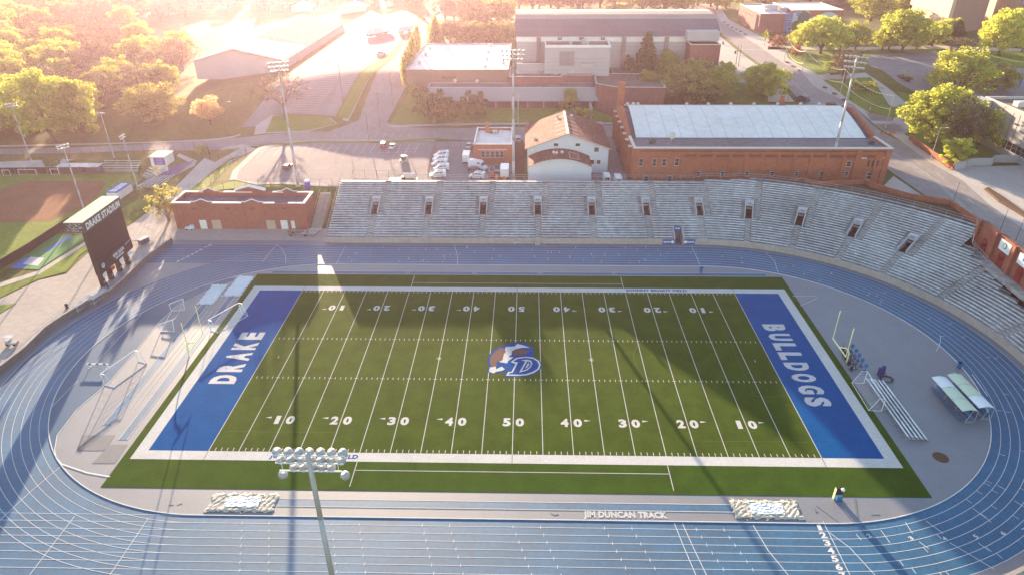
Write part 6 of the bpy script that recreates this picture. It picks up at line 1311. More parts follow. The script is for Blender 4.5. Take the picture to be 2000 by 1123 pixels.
def boxtruck():
    r = thing('box_truck', None, None); m = MB(); m.bx(-3.6, 1.4, -1.15, 1.15, .9, 3.3); m.build('cargo_box', M['paint_w'], r, world=False); m = MB(); m.bx(-3.66, -3.6, -1.0, 1.0, 1.0, 3.15); [m.bx(-3.68, -3.6, -1.0, 1.0, 1.3+k*.5, 1.33+k*.5) for k in range(4)]; m.build('rear_door', M['wroof'], r, world=False)
    hull([(1.5, .5, 2.2, 1, .9), (2.2, .5, 2.25, 1, .88), (2.75, .5, 1.35, 1, .9), (3.4, .5, 1.2, .92, .85), (3.5, .5, .9, .85, .8)], 1.05).build('cab', M['paint_w'], r, world=False); m = MB(); m.add([(2.24, -.85, 2.15), (2.24, .85, 2.15), (2.78, .88, 1.42), (2.78, -.88, 1.42)], [(3, 2, 1, 0)]); m.build('windscreen', M['glass'], r, world=False)
    m = MB(); m.bx(-3.5, 3.2, -.5, .5, .6, .9); m.build('chassis', M['dsteel'], r, world=False); wheels(r, (-2.4, 2.6), .95, .42); return r
def trailer():
    r = thing('truck_trailer', None, None); m = MB(); m.bx(-6, 6, -1.3, 1.3, 1.1, 4.0); m.build('cargo_box', M['paint_w'], r, world=False); m = MB(); m.bx(-5.8, 5.6, -.5, .5, .7, 1.1); m.build('chassis', M['dsteel'], r, world=False); m = MB(); m.bx(3.4, 3.6, -1, 1, 0, 1.1); m.build('landing_gear', M['steel'], r, world=False); wheels(r, (-5, -3.9), 1.05, .5); return r
PV = {k: Proto(f) for k, f in dict(white=sedan('paint_w'), red=sedan('paint_r', 'suv'), dark=sedan('paint_d', 'hatch'), silver=sedan('paint_s'), navy=sedan('paint_b', 'suv'), pickup=pickup, small=van('small'), big=van('big'), box=boxtruck, trailer=trailer).items()}
def veh(k, px, py, hd, label, cat, group=None, sc=1.0):
    p = P(px, py); PV[k].put((p.x, p.y, p.z+.1), R(hd), label, cat, group, sc)
veh('red', 750, 288, 90, 'dark red car with pale roof in the top row of the lower car park', 'car'); veh('white', 767, 290, 90, 'white sedan parked right next to the dark red car', 'car'); veh('pickup', 789, 316, 93, 'silver pickup truck standing alone in the lower car park', 'pickup truck', None, .95); veh('dark', 562, 331, 88, 'dark purple grey hatchback at the left of the lower car park, beside the floodlight mast', 'car')
veh('silver', 745, 108, 5, 'silver car in the sunlit big car park', 'car')
for i, (px, py) in enumerate(((862, 308), (860, 316), (858, 325), (862, 334))): veh('small', px, py, 192, ('topmost', 'second', 'third', 'fourth')[i]+' small white van of the slanted row along the yard fence, nose to the left', 'van', 'small white vans parked in the yard row')
veh('small', 855, 347, 190, 'small white van at the near end of the slanted row, closest to the stands', 'van', 'small white vans parked in the yard row')
veh('small', 932, 349, 168, 'small white van with side windows beside the lone big van', 'van'); veh('big', 934, 331, -28, 'tall white van pointing down right, in front of the brick office', 'van'); veh('dark', 930, 338, -20, 'dark car squeezed between the tall white van and a small van', 'car')
veh('box', 912, 316, 90, 'white box truck seen from behind, at the left corner of the brick office', 'truck', None, .9); veh('box', 986, 345, 90, 'long white box truck right beside the middle floodlight mast', 'truck'); veh('white', 917, 289, 80, 'white car half hidden behind the box truck and brick office', 'car'); veh('small', 1012, 277, 90, 'white van parked at the far end of the dark alley', 'van')
veh('big', 1183, 356, 92, 'left one of two white vans behind the stands, between metal shed and fieldhouse', 'van', None, .95); veh('big', 1205, 360, 92, 'right one of two white vans behind the stands, between metal shed and fieldhouse', 'van', None, 1.0)
veh('navy', 1565, 199, 118, 'dark blue car with its tail lights lit, driving away up the street behind the fieldhouse', 'car', None, 1.25)
veh('trailer', 734, 70, 60, 'left of two white trailers side by side at the end of the car park', 'trailer'); veh('trailer', 745, 69, 60, 'right of two white trailers side by side at the end of the car park', 'trailer'); veh('trailer', 792, 64, 60, 'single white trailer by the street at the far end of the big car park', 'trailer', None, .8)
# yard clutter
def tractor(label, px, py):
    p = P(px, py); r = thing('yard_tractor', label, 'tractor', (p.x, p.y, p.z+.1)); x, y, z = p.x, p.y, p.z+.1; w = MB(); w.bx(x-.6, x+.5, y-1.2, y+1.0, z+.4, z+1.0); w.bx(x-.5, x+.4, y-.4, y+.5, z+1.0, z+1.5); w.build('body', M['orange'], r); w = MB(); w.lathe([(.4, -.7), (.4, .7)], (x, y+.8, z+.4), (1, 0, 0), 12); w.lathe([(.28, -.6), (.28, .6)], (x, y-.9, z+.28), (1, 0, 0), 12); w.build('wheels', M['tyre'], r)
tractor('orange garden tractor in the yard clutter left of the long box truck', 962, 347); tractor('orange garden tractor just in front of the long box truck', 985, 357); tractor('orange garden tractor at the fence between the clutter and the box truck', 970, 356)
p = P(965, 336); r = thing('flat_trailer', 'low flat grey equipment trailer in the yard before the brick office', 'trailer', tuple(p)); w = MB(); w.bx(p.x-1.6, p.x+1.8, p.y-2, p.y+2, p.z+.6, p.z+.75); w.build('deck', M['steel'], r); w = MB(); [w.lathe([(.35, -.1), (.35, .1)], (p.x+s*1.5, p.y, p.z+.4), (1, 0, 0), 10) for s in (-1, 1)]; w.build('wheels', M['tyre'], r); w = MB(); w.bx(p.x-1, p.x-.2, p.y-1.5, p.y-.5, p.z+.75, p.z+1.5); w.bx(p.x+.2, p.x+1.5, p.y+.2, p.y+1.4, p.z+.75, p.z+1.3); w.build('load', M['dsteel'], r)
for i, (px, py, s) in enumerate(((775, 355, 'low dark flatbed trailer behind the stands, left of the white tank'), (802, 355, 'white storage tank on a dark frame behind the stands'))):
    p = P(px, py); r = thing('tank_cart' if i else 'flatbed_trailer', s, 'tank' if i else 'trailer', tuple(p)); w = MB(); w.bx(p.x-2, p.x+2, p.y-1, p.y+1, p.z+.5, p.z+.8); w.build('frame', M['dsteel'], r)
    w = MB(); [w.lathe([(.35, -.1), (.35, .1)], (p.x+a, p.y-1, p.z+.36), (0, 1, 0), 10) for a in (-1, 1)]; w.build('wheels', M['tyre'], r)
    w = MB()
    if i: w.lathe([(.5, -1.7), (.8, -1.4), (.8, 1.4), (.5, 1.7)], (p.x, p.y, p.z+1.6), (1, 0, 0), 14); w.build('tank', M['coping'], r)
    else: w.bx(p.x+1.4, p.x+2.6, p.y-.8, p.y+.6, p.z+.8, p.z+1.5); w.build('toolbox', M['board'], r)
# street furniture right
p = P(1503, 92); r = thing('warning_sign', 'yellow pedestrian warning sign by the crossing', 'sign', tuple(p)); w = MB(); w.tube(tuple(p), (p.x, p.y, p.z+3.0), .05, None, 5); w.build('post', M['steel'], r); w = MB(); w.add([(p.x-.9, p.y-.06, p.z+2.9), (p.x, p.y-.06, p.z+2.0), (p.x+.9, p.y-.06, p.z+2.9), (p.x, p.y-.06, p.z+3.8)], [(0, 1, 2, 3), (3, 2, 1, 0)]); w.build('panel', mat('sign_yellow', (.75, .8, .05), .6), r)
for i, (px, py, lb_) in enumerate(((1412, 88, 'small brown litter bin at the corner of the brick stair block'), (1436, 106, 'small brown litter bin nearer the two dark masts'), (1530, 99, 'dark litter bin beside the reddish bushes'))):
    p = P(px, py); r = thing('litter_bin', lb_, 'bin', tuple(p)); w = MB(); w.lathe([(.4, 0), (.45, 1.1), (.3, 1.3)], tuple(p), n=8); w.build('body', M['timber'], r)
p = P(1735, 263); r = thing('road_barrier', 'orange road barriers and cones ringed on the pavement at the nearest festoon pole', 'barrier', tuple(p)); w = MB()
for dx, dy, a in ((-2, 0, .2), (.5, -.8, -.3), (2.2, .6, .9)): w.box(p.x+dx, p.y+dy, p.z+.8, 1.8, .1, .3, a); w.box(p.x+dx, p.y+dy, p.z+.4, 1.8, .08, .15, a)
w.build('board', M['orange'], r); w = MB()
for dx, dy in ((-2.8, 0), (-1.2, .2), (1.3, -.6), (2.8, 1)): w.tube((p.x+dx, p.y+dy, p.z), (p.x+dx, p.y+dy, p.z+1), .05, None, 5)
w.build('legs', M['coping'], r)
p = P(1765, 232); r = thing('sign_slab', 'pale stone sign slab on the lawn near the pavement corner', 'sign', tuple(p)); w = MB(); w.prism([(p.x-1.5, p.y-.3), (p.x+1.5, p.y-.3), (p.x+1.2, p.y+.4), (p.x-1.2, p.y+.4)], p.z, p.z+2.0); w.bx(p.x-1.9, p.x+1.9, p.y-.6, p.y+.7, p.z, p.z+.4); w.build('slab', M['coping'], r)
p = P(1988, 173); r = thing('banner_post', 'slim blue banner post in the car park at the right edge', 'post', tuple(p)); w = MB(); w.tube(tuple(p), (p.x+.4, p.y, p.z+4), .12, None, 6); w.bx(p.x-.1, p.x+.6, p.y-.06, p.y+.06, p.z+1, p.z+3.6); w.build('banner', M['bblue'], r)
for i, (px, py) in enumerate(((1537, 123), (1548, 131), (1560, 139), (1610, 172), (1629, 184), (1647, 196), (1415, 45), (1422, 50), (1430, 55), (1438, 59), (1446, 63), (1455, 68))):
    p = P(px, py); r = thing('planter_bed', 'small square planting bed number %s along the pavement kerb, counted from the arched hall' % ('seventh eighth ninth tenth eleventh twelfth first second third fourth fifth sixth'.split()[i]), 'planter', tuple(p), 'planting beds along the kerb'); r['label'] = r['label'].replace('number ', ''); w = MB(); w.box(p.x, p.y, p.z+.2, 1.3, 2.6, .2, R(-5)); w.build('bed', M['soil'], r)
p = P(1770, 155); w = MB(); pts = PXY([(1752, 150), (1760, 148), (1782, 160), (1772, 163)]); w.prism(pts, T(*pts[0])-.2, T(*pts[0])+.45); tag(w.build('island_bed', M['soil']), 'dark planted island in the middle of the right hand car park', 'planter')
# person
def person(label, p, rz, top, legs_, h=1.75):
    r = thing('person', label, 'person', (p.x, p.y, p.z+.1), rz=rz); me = bpy.data.meshes.new('body')
    V_ = [(0, 0, .95), (0, 0, 1.15), (0, 0, 1.42), (0, 0, 1.52), (0, .02, 1.66), (-.1, 0, .9), (-.12, .14, .5), (-.12, .2, .08), (-.12, .34, .04), (.1, 0, .9), (.12, -.1, .5), (.12, -.24, .08), (.12, -.1, .04), (-.2, 0, 1.38), (-.25, -.12, 1.1), (-.24, .05, .88), (.2, 0, 1.38), (.25, .1, 1.1), (.24, .2, .9)]
    E_ = [(0, 1), (1, 2), (2, 3), (3, 4), (0, 5), (5, 6), (6, 7), (7, 8), (0, 9), (9, 10), (10, 11), (11, 12), (2, 13), (13, 14), (14, 15), (2, 16), (16, 17), (17, 18)]
    me.from_pydata(V_, E_, []); o = bpy.data.objects.new('body', me); COL.objects.link(o); o.parent = r
    m = o.modifiers.new('s', 'SKIN'); rad = [.14, .13, .16, .06, .1, .1, .07, .05, .04, .1, .07, .05, .04, .07, .05, .035, .07, .05, .035]
    for i, q in enumerate(me.skin_vertices[0].data): q.radius = (rad[i], rad[i]); q.use_root = (i == 0)
    o.modifiers.new('u', 'SUBSURF').levels = 1; me.materials.append(mat('skin', (.45, .28, .2), .7))
    w = MB(); w.lathe([(.19, .86), (.2, 1.0), (.19, 1.2), (.22, 1.38), (.1, 1.5)], (0, 0, 0), n=10); w.build('shirt', M[top], r, world=False); w = MB(); w.tube((-.1, .02, .95), (-.12, .17, .45), .12, .09); w.tube((.1, 0, .95), (.12, -.12, .45), .12, .09); w.build('trousers', M[legs_], r, world=False); w = MB(); w.lathe([(.11, 1.66), (.12, 1.74), (.07, 1.8)], (0, .02, 0), n=10); w.build('hair', M['board'], r, world=False)
person('person in pale clothes walking on the pavement right behind the fieldhouse corner', P(1698, 219), R(30), 'coping', 'coping'); person('person in dark top waiting beside the orange road barriers', P(1741, 240), R(200), 'board', 'coping')
# ================================================================ TREES
def leaves(cent, nper, size, rn, spread):
    V_ = []; k = 0
    for (x, y, z, rr) in cent:
        n = int(nper*(rr/1.4)**2)
        for i in range(n):
            d = rn.normal(size=3); d /= np.linalg.norm(d)+1e-9; q = np.array((x, y, z))+d*rr*(rn.random()**.4)*np.array((1, 1, spread))
            a = rn.normal(size=3); a /= np.linalg.norm(a); b = np.cross(a, rn.normal(size=3)); b /= np.linalg.norm(b)+1e-9; s = size*(.6+.8*rn.random())
            V_ += [q-a*s*.5-b*s*.3, q+a*s*.5-b*s*.3, q+a*s*.5+b*s*.3, q-a*s*.5+b*s*.3]
    return V_
def tree_proto(name, lm, h=12.0, rad=6.0, nb=34, nper=90, size=.55, trunk=.4, base=.32, shape='round', seed=1, bare=0.0, bark='bark', spread=.75):
    def f():
        rn = np.random.default_rng(seed); rr = random.Random(seed); r = thing(name, None, None); t = MB()
        hb = h*base; cent = []
        if shape == 'cone':
            t.tube((0, 0, 0), (0, 0, h*.92), trunk, trunk*.2, 7)
            for i in range(nb):
                q = i/nb; z = hb+(h-hb)*q; R_ = rad*(1-q)**.85+.25; a = i*2.4
                for k in range(3): aa = a+k*2.09; cent.append((math.cos(aa)*R_*.6, math.sin(aa)*R_*.6, z, R_*.42+.3))
                t.tube((0, 0, z), (math.cos(a)*R_*.8, math.sin(a)*R_*.8, z-.2), .07, .03, 4)
        elif shape == 'column':
            t.tube((0, 0, 0), (0, 0, h*.9), trunk, trunk*.3, 7)
            for i in range(nb): q = i/nb; z = hb+(h-hb)*q; R_ = rad*math.sin(math.pi*(.12+.83*q))**.6; a = i*2.4; cent.append((math.cos(a)*R_*.4, math.sin(a)*R_*.4, z, R_*.7+.2)); t.tube((0, 0, max(.5, z-1.5)), (math.cos(a)*R_*.5, math.sin(a)*R_*.5, z), .06, .02, 4)
        else:
            fork = hb*.9; t.tube((0, 0, -.2), (0, 0, .5), trunk*1.5, trunk*1.05, 8); t.tube((0, 0, .4), (0, 0, fork), trunk*1.05, trunk*.8, 8); nl = 6; ends = []
            for i in range(nl):
                a = i*2*math.pi/nl+rr.uniform(-.4, .4); l = rad*rr.uniform(.45, .7); m_ = Vector((math.cos(a)*l*.5, math.sin(a)*l*.5, fork+(h-fork)*rr.uniform(.25, .38))); e = Vector((math.cos(a)*l, math.sin(a)*l, fork+(h-fork)*rr.uniform(.5, .8)))
                t.tube((0, 0, fork*.92), m_, trunk*.5, trunk*.32, 6); t.tube(m_, e, trunk*.32, trunk*.15, 5); ends += [m_, e]
            t.tube((0, 0, fork*.95), (rr.uniform(-.5, .5), rr.uniform(-.5, .5), h*.78), trunk*.6, trunk*.18, 6); ends.append(Vector((0, 0, h*.75)))
            for i in range(nb):
                a = i*2.39996; q = (i+.5)/nb; zz = 1-1.9*q*.95; zz = max(-.85, zz); rxy = math.sqrt(max(0, 1-zz*zz)); jj = rr.uniform(.5, 1.08)
                c = Vector((math.cos(a)*rxy*rad*jj, math.sin(a)*rxy*rad*jj, hb+(h-hb)*(.46+.5*zz*jj))); rc = rad*rr.uniform(.14, .32); cent.append((c.x, c.y, c.z, rc))
                nr = min(ends, key=lambda e: (e-c).length); t.tube(nr, c, trunk*.13, .03, 4)
                for _ in range(int(bare*7)):
                    d = Vector((rr.uniform(-1, 1), rr.uniform(-1, 1), rr.uniform(-.2, 1)))*rc*1.3; t.tube(c*.8+nr*.2, c+d, .06, .015, 3)
                    e2 = c+d; t.tube(e2*.6+c*.4, e2+Vector((rr.uniform(-1, 1), rr.uniform(-1, 1), rr.uniform(0, 1)))*rc*.6, .035, .01, 3)
            for i in range(int(nb*.35)):
                a = rr.uniform(0, 6.28); q = rr.uniform(.1, .5); cent.append((math.cos(a)*rad*q, math.sin(a)*rad*q, hb+(h-hb)*rr.uniform(.35, .85), rad*.2))
        t.build('trunk', M[bark], r, world=False)
        if nper > 0:
            V_ = leaves(cent, nper, size, rn, spread); me = bpy.data.meshes.new('crown'); n = len(V_)//4
            me.vertices.add(n*4); me.vertices.foreach_set('co', np.array(V_, dtype=np.float32).ravel()); me.loops.add(n*4); me.loops.foreach_set('vertex_index', np.arange(n*4, dtype=np.int32)); me.polygons.add(n); me.polygons.foreach_set('loop_start', np.arange(0, n*4, 4, dtype=np.int32)); me.update(calc_edges=True); me.materials.append(lm)
            o = bpy.data.objects.new('crown', me); COL.objects.link(o); o.parent = r
        return r
    return f
LG = dict(bright=leafmat('leaf_bright', (.25, .29, .04), (.55, .55, .10), .55), olive=leafmat('leaf_olive', (.22, .25, .045), (.48, .48, .09), .55), gold=leafmat('leaf_gold', (.22, .20, .05), (.44, .40, .12), .55),
 dark=leafmat('leaf_dark', (.04, .08, .02), (.10, .16, .035), .4), brown=leafmat('leaf_brown', (.12, .11, .07), (.24, .22, .12), .5), blossom=leafmat('leaf_blossom', (.50, .30, .14), (.72, .48, .24), .6), redb=leafmat('leaf_red', (.22, .09, .05), (.36, .17, .09), .5))
_M0 = M['bark']
PT = {k: Proto(f) for k, f in dict(
 oak=tree_proto('broadleaf_tree', LG['bright'], 13, 6.5, 54, 105, .45, seed=3, base=.12), oak2=tree_proto('broadleaf_tree', LG['bright'], 14, 6.0, 48, 105, .45, seed=8, base=.08),
 olive=tree_proto('broadleaf_tree', LG['olive'], 13, 6.6, 54, 75, .42, seed=5, bare=.4, base=.14), olive2=tree_proto('broadleaf_tree', LG['olive'], 12, 6.2, 46, 90, .42, seed=15, base=.08),
 gold=tree_proto('broadleaf_tree', LG['gold'], 11, 6, 48, 85, .42, seed=21, base=.1, bare=.4), brown=tree_proto('budding_tree', LG['brown'], 13, 6, 44, 40, .36, seed=31, bare=1.0, base=.15), brown2=tree_proto('budding_tree', LG['brown'], 12, 6.4, 44, 42, .36, seed=37, bare=.9, base=.2),
 blossom=tree_proto('blossom_tree', LG['blossom'], 9, 4.6, 40, 110, .3, seed=41, base=.14, trunk=.22), bare=tree_proto('bare_tree', LG['brown'], 13, 7, 34, 3, .4, seed=51, bare=1.4, base=.25), conifer=tree_proto('conifer', LG['dark'], 14, 3.6, 26, 60, .5, shape='cone', seed=61, base=.08),
 goldcon=tree_proto('conifer', LG['gold'], 14, 3.8, 26, 55, .5, shape='cone', seed=67, base=.08), poplar=tree_proto('poplar_tree', LG['gold'], 13, 1.7, 22, 130, .4, shape='column', seed=71, base=.08, trunk=.2), bush=tree_proto('round_bush', LG['olive'], 4, 2.6, 22, 150, .35, seed=81, base=.06, trunk=.15),
 dbush=tree_proto('round_bush', LG['dark'], 5, 3.2, 24, 140, .4, seed=83, base=.05, trunk=.15), rbush=tree_proto('round_bush', LG['redb'], 4, 3.0, 22, 150, .35, seed=85, base=.06, trunk=.15), gbush=tree_proto('round_bush', LG['gold'], 6.5, 3.4, 26, 170, .3, seed=87, base=.05, trunk=.2), young=tree_proto('young_tree', LG['bright'], 6, 1.8, 16, 90, .32, seed=91, base=.35, trunk=.1)).items()}
HN = dict(oak=13, oak2=14, olive=13, olive2=12, gold=11, brown=13, brown2=12, blossom=9, bare=13, conifer=14, goldcon=14, poplar=13, bush=4, dbush=5, rbush=4, gbush=6.5, young=6)
RN = dict(oak=7.6, oak2=7, olive=7.7, olive2=7.2, gold=7, brown=7, brown2=7.4, blossom=5.4, bare=8.2, conifer=4.6, goldcon=4.8, poplar=2.3, bush=3.1, dbush=3.8, rbush=3.6, gbush=4.1, young=2.3)
rn_ = random.Random(77)
def tr_(kind, bp, top, wpx, label, cat='tree', group=None, rz=None):
    b = P(*bp); zt = Zat(top[0] if isinstance(top, tuple) else bp[0], top[1] if isinstance(top, tuple) else top, b.x, b.y); d = (b-CAM).dot(FW); wm = wpx*d/CF
    # crown occludes sky side; keep the sizes believable
    sz = max(.25, (zt-b.z)/HN[kind]*.95); sx = wm/2/RN[kind]*1.14
    PT[kind].put((b.x, b.y, b.z), rn_.uniform(0, 6.28) if rz is None else rz, label, cat, group, (sx, sx, sz))
L_ = [
 ('gold', (1337, 200), 112, 118, 'large golden olive tree behind the left end of the fieldhouse roof'), ('olive2', (1266, 190), 134, 46, 'narrow olive tree between the utility pole and the large golden tree'),
 ('oak2', (1415, 161), 118, 44, 'small bright yellow tree left of the street, beside a larger bright one'), ('oak', (1490, 198), 120, 84, 'large bright yellow tree on the near side of the street, above the fieldhouse roof'), ('rbush', (1519, 93), 69, 40, 'wide reddish brown bush by the plum brick building'), ('rbush', (1553, 112), 85, 24, 'small reddish bush under the farthest festoon pole'),
 ('oak', (1602, 106), 28, 92, 'large yellow green tree with forked trunk before the painted mural'), ('olive', (1670, 99), 38, 56, 'olive tree just right of the mural hall'), ('olive2', (1723, 99), 48, 42, 'darker olive tree between the mural hall and the wide oak'), ('oak', (1761, 104), 14, 96, 'wide crowned oak on the sunny grass strip above the right hand car park'), ('olive2', (1790, 97), 50, 40, 'small olive tree close behind the wide crowned oak'),
 ('olive', (1700, 42), -20, 90, 'sparse brownish tree at the top edge above the mural hall'), ('conifer', (1862, 88), 34, 52, 'dark evergreen before the tan stone building'), ('oak', (1950, 110), 12, 92, 'large yellow green tree between the tan tower and the brown stone offices'), ('olive2', (1996, 102), 28, 60, 'green tree at the top right edge of the photo'), ('brown', (1872, 112), 68, 50, 'pinkish brown budding tree behind the broad car park oak'),
 ('olive', (1868, 192), 88, 130, 'broad spreading olive oak over the right hand car park'), ('gold', (1940, 178), 120, 80, 'golden tree touching the right side of the broad car park oak'), ('oak', (1820, 282), 160, 130, 'large shade tree on the lawn left of the concrete library'), ('brown2', (1876, 300), 180, 90, 'pale budding tree leaning against the concrete library'), ('olive', (1905, 300), 200, 70, 'greener tree between the pale budding tree and the library windows'), ('oak2', (1860, 322), 262, 60, 'low bright tree at the foot of the pale budding tree'),
 ('bare', (1648, 164), 86, 70, 'dark bare twin stemmed tree beside the right floodlight mast'), ('brown', (1645, 150), 96, 60, 'thin budding tree tangled with the bare twin stemmed one'), ('young', (1493, 90), 57, 14, 'young slender tree on the pavement before the plum brick building'), ('young', (1504, 68), 58, 12, 'young slender tree close to the plum brick wall'), ('young', (1762, 155), 136, 12, 'left young tree in the car park island'), ('young', (1776, 160), 144, 12, 'right young tree in the car park island'),
 ('goldcon', (852, 92), 26, 40, 'reddish gold conifer beside the street, topmost of the row behind the white roof'), ('brown2', (880, 86), 34, 50, 'orange brown tree second in the row behind the white roof'), ('goldcon', (905, 88), 48, 38, 'golden conifer third in the row behind the white roof'), ('brown', (925, 62), -6, 70, 'tall golden budding tree at the top, left of the arched hall'), ('goldcon', (945, 90), 50, 42, 'golden conifer fourth in the row behind the white roof'), ('goldcon', (975, 88), 46, 42, 'golden conifer next to the left end of the arched hall'), ('gold', (975, 50), -8, 80, 'golden tree at the top edge touching the left end of the arched hall'),
 ('brown', (1040, 22), -30, 80, 'budding tree at the top edge behind the left end of the arched hall'), ('gold', (1090, 20), -28, 90, 'gold tree at the top edge behind the middle of the arched hall'), ('brown2', (1130, 24), -25, 80, 'brownish tree at the top edge, right of the gold one behind the arched hall'), ('oak', (1205, 26), 8, 40, 'small round green tree behind the roof of the arched hall'), ('olive', (1255, 26), -30, 70, 'olive tree at the top edge right of the small round tree'), ('olive', (1300, 26), -30, 70, 'thin olive tree at the top edge above the arched roof'), ('olive2', (1335, 26), -28, 60, 'olive tree at the top edge beside the far end of the street'), ('oak', (1400, 20), -28, 60, 'bright tree at the top edge beside the street'), ('oak', (1450, 5), -40, 60, 'bright tree at the very top left of the plum brick building'),
 ('oak2', (1490, 10), -35, 60, 'bright tree at the very top behind the plum brick building'), ('oak', (1580, 8), -40, 70, 'bright tree at the very top behind the mural hall'), ('olive', (1640, 12), -40, 70, 'olive tree at the very top right of the mural hall roof'), ('olive', (1780, 30), -30, 80, 'olive tree at the top edge left of the tan stone building'),
 ('gold', (300, 237), 160, 118, 'large golden round tree at the edge of the wood, left of the blossom tree'), ('blossom', (412, 245), 183, 64, 'pale orange blossom tree alone on the lawn by the road'), ('bare', (558, 228), 132, 112, 'wide bare tree on the traffic island in the pink glare'), ('oak', (105, 278), 125, 118, 'tall bright green tree with a long pale trunk at the front of the wood'), ('oak2', (160, 272), 132, 90, 'bright green tree just right of the tall long trunked one'), ('oak', (10, 262), 150, 80, 'bright green tree at the left edge of the photo'),
 ('gbush', (330, 432), 356, 66, 'golden bushy tree at the left corner of the brick building'), ('bush', (394, 300), 283, 30, 'small golden brown bush at the bend of the drive')]
for a in L_: tr_(*a)
def tat(kind, px, y, top, wpx, label):
    p = Py(px, 120, y); zt = Zat(px, top, p.x, y); z = T(p.x, y); d = (Vector((p.x, y, z))-CAM).dot(FW); sx = wpx*d/CF/2/RN[kind]*1.1
    PT[kind].put((p.x, y, z-.2), 1.0, label, 'tree', None, (sx, sx, (zt-z)/HN[kind]))
tat('conifer', 1262, 158.5, 60, 66, 'tall dark evergreen in front of the long arched hall'); tat('olive2', 1308, 158.5, 98, 60, 'low olive tree tucked under the corner of the arched hall'); tat('dbush', 1232, 159, 108, 34, 'dark shrub at the left foot of the tall evergreen')
for i in range(7): tr_('poplar', (792+i*4.2, 176-i*12), 104-i*9.5, 17, ('nearest', 'second', 'third', 'fourth', 'fifth', 'sixth', 'farthest')[i]+' golden poplar in the row beside the white roofed block, counted from the junction', 'tree', 'poplars beside the white roofed block')
for a in [('dbush', (845, 240), 174, 70, 'large dark shrub at the left end of the shaded lawn'), ('dbush', (880, 238), 190, 50, 'middle dark shrub on the shaded lawn'), ('dbush', (925, 237), 178, 60, 'large dark shrub, rightmost of the three before the grey fascia'), ('bush', (808, 192), 160, 26, 'small bush at the corner of the white roofed block'), ('oak2', (1113, 214), 168, 40, 'small yellow green tree in front of the grey sloping fascia'), ('bush', (1138, 238), 208, 46, 'rounded green bush beside the garden wall path'), ('bush', (1760, 218), 206, 30, 'low bush on the lawn beyond the festoon lights'), ('olive2', (1618, 140), 118, 30, 'low shrub left of the bare twin stemmed tree'), ('dbush', (1800, 90), 70, 50, 'dark hedge clump behind the wide crowned oak'), ('bush', (1690, 175), 160, 60, 'spreading planting on the lawn below the bare tree')]: tr_(*a)
od = 'first second third fourth fifth sixth seventh eighth ninth tenth eleventh twelfth thirteenth fourteenth fifteenth sixteenth'.split()
for i in range(14): tr_(('gold', 'brown', 'oak', 'olive', 'brown2')[i % 5], (1018+i*31+rn_.uniform(-5, 5), 15+rn_.uniform(-4, 6)), -34, 62, od[i]+' of the top edge trees behind the arched hall, from the left', 'tree', 'spring trees behind the arched hall')
for i in range(12): tr_(('gold', 'brown', 'brown2', 'gold', 'goldcon')[i % 5], (866+(i % 6)*23+rn_.uniform(-5, 5), (84, 40)[i // 6]+rn_.uniform(-5, 5)), (40, -8)[i // 6], 58, od[i % 6]+(' golden tree in the lower row', ' golden tree of the upper row')[i // 6]+' above the white roofed block, from the street', 'tree', 'golden trees above the white roofed block')
for i in range(13): tr_(('oak', 'olive', 'oak2')[i % 3], (1460+i*27+rn_.uniform(-6, 6), -6+(i > 6)*14+rn_.uniform(-4, 6)), -52+(i > 6)*16, 60, od[i]+' fresh green top edge tree right of the street, from the left', 'tree', 'fresh trees along the top edge right')
for i, (x, y) in enumerate(((1560, 99), (1640, 100), (1735, 98), (1820, 92), (1845, 84))): tr_(('olive', 'oak', 'olive2', 'oak', 'olive2')[i], (x, y), y-52, 52, od[i]+' from left of the lower trees filling the row between mural and tan tower', 'tree', 'lower trees before the mural and tower')
for i, (x, y, t, w_) in enumerate(((1395, 195, 128, 80), (1290, 198, 140, 60), (1360, 205, 150, 90))): tr_(('oak', 'olive2', 'dbush')[i], (x, y), t, w_, ('bright tree filling the gap right of the large golden tree', 'dim tree between the narrow olive and the large golden tree', 'dark undergrowth below the large golden tree')[i])
# the wood on the left: every tree its own
ZN = ((50, 'by the left edge'), (100, 'behind the tall bright tree'), (160, 'right of the tall bright tree'), (230, 'mid wood'), (300, 'behind the round golden tree'), (380, 'before the meadow'), (470, 'above the meadow'), (560, 'above the white panelled hall'), (640, 'right of the hall ridge'), (730, 'behind the trailers'), (9999, 'by the far street'))
zone = lambda x, y: next(n for l, n in ZN if x < l)+', '+('first', 'second', 'third', 'fourth', 'fifth', 'sixth', 'seventh', 'eighth', 'last')[max(0, min(8, int((268-y)/33)))]+' row back'
cnt = {}; NMW = dict(oak='bright green', oak2='fresh green', olive='olive green', olive2='dull olive', gold='golden', brown='brown budding', brown2='grey brown budding')
poly = [(-120, 268), (0, 268), (230, 262), (262, 215), (360, 205), (385, 150), (372, 100), (330, 100), (255, 82), (262, 52), (400, 34), (560, 22), (820, 18), (820, -40), (-120, -40)]
def inp(x, y):
    c = False; n = len(poly)
    for i in range(n):
        (x1, y1), (x2, y2) = poly[i], poly[(i+1) % n]
        if (y1 > y) != (y2 > y) and x < (x2-x1)*(y-y1)/(y2-y1)+x1: c = not c
    return c
placed = 0; yy = 266.0
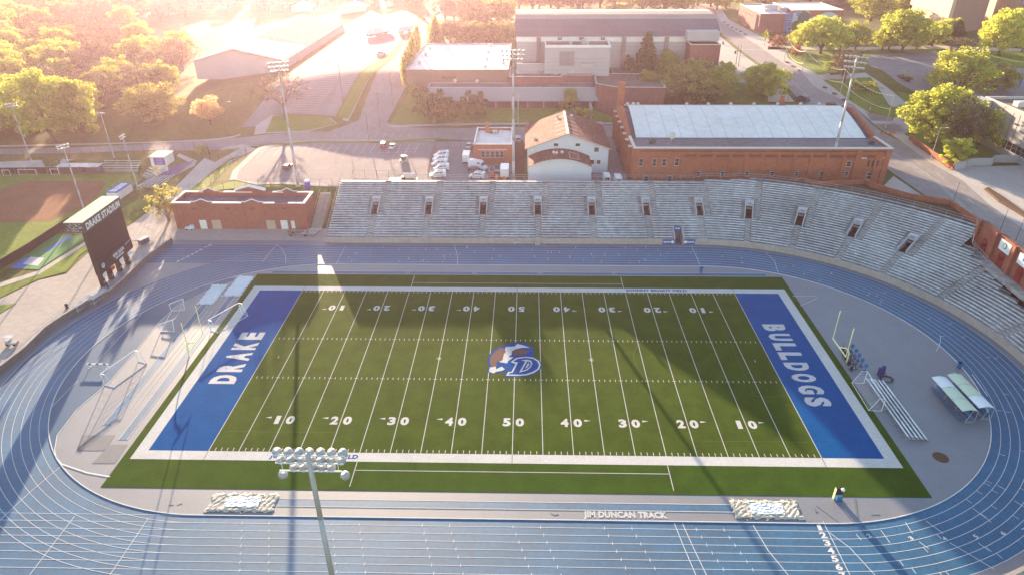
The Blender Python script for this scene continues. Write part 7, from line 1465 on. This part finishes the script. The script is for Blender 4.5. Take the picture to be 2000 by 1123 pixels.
while yy > -14:
    b0_ = P(100, yy); d = (b0_-CAM).dot(FW); stepx = 17*CF/d; stepx *= 1.35 if yy < 90 else 1.0; xx = -110+rn_.random()*stepx
    while xx < 820:
        x_ = xx+rn_.uniform(-.3, .3)*stepx; y_ = yy+rn_.uniform(-4, 4)
        if inp(x_, y_) and not (380 < x_ < 700 and y_ > 24):
            g_ = math.sin(x_*.021+1)+math.sin(y_*.05+x_*.008)+rn_.uniform(-.6, .6)-(x_-60)*.006
            k = rn_.choice(('oak', 'oak2', 'oak')) if g_ > .5 else rn_.choice(('olive', 'olive2', 'gold')) if g_ > -.35 else rn_.choice(('brown', 'brown2', 'brown', 'olive'))
            if x_ > 420: k = rn_.choice(('gold', 'brown', 'goldcon', 'brown2'))
            p = P(x_, y_); s_ = rn_.uniform(.85, 1.2)*(14.5/HN[k]); nm = NMW.get(k, 'golden conifer')
            PT[k].put((p.x, p.y, p.z-.3), rn_.uniform(0, 6.28), '%s wood tree %s' % (nm, zone(x_, y_)), 'tree', 'trees of the wood behind the ball field', (s_*1.08, s_*1.08, s_)); placed += 1
        xx += stepx
    b1_ = P(100, yy-1); yy -= max(4.5, 17/max(.4, (b1_.y-b0_.y)))
print('wood trees', placed)
# far small buildings among the trees
for px, py, s_, nm in ((690, 26, 9, 'small white building among the trees at the top, right of the big car park'), (590, 24, 8, 'pale house in the glare above the white panelled hall'), (318, 30, 9, 'small white building beyond the sunlit meadow')):
    p = P(px, py); r = thing('small_building', nm, 'building', tuple(p)); w = MB(); w.bx(p.x-s_, p.x+s_, p.y, p.y+8, p.z-1, p.z+4); w.build('wall', M['coping'], r); w = MB(); w.profile([(p.x-s_-.5, p.z+4), (p.x+s_+.5, p.z+4), (p.x, p.z+7)], p.y-.5, p.y+8.5); w.build('roof', M['ledge'], r)
# ================================================================ SUNLIT HAZE
hz = MB(); hz.bx(-850, 950, -220, 1500, -1.5, 74)
ho = tag(hz.build('haze', []), kind='stuff'); hm = bpy.data.materials.new('haze'); hm.use_nodes = True; nt = hm.node_tree; nt.nodes.clear()
pv = nt.nodes.new('ShaderNodeVolumePrincipled'); pv.inputs['Color'].default_value = (1.0, .67, .83, 1); pv.inputs['Density'].default_value = .00015; pv.inputs['Anisotropy'].default_value = .68
oo = nt.nodes.new('ShaderNodeOutputMaterial'); nt.links.new(pv.outputs[0], oo.inputs['Volume']); ho.data.materials.append(hm)
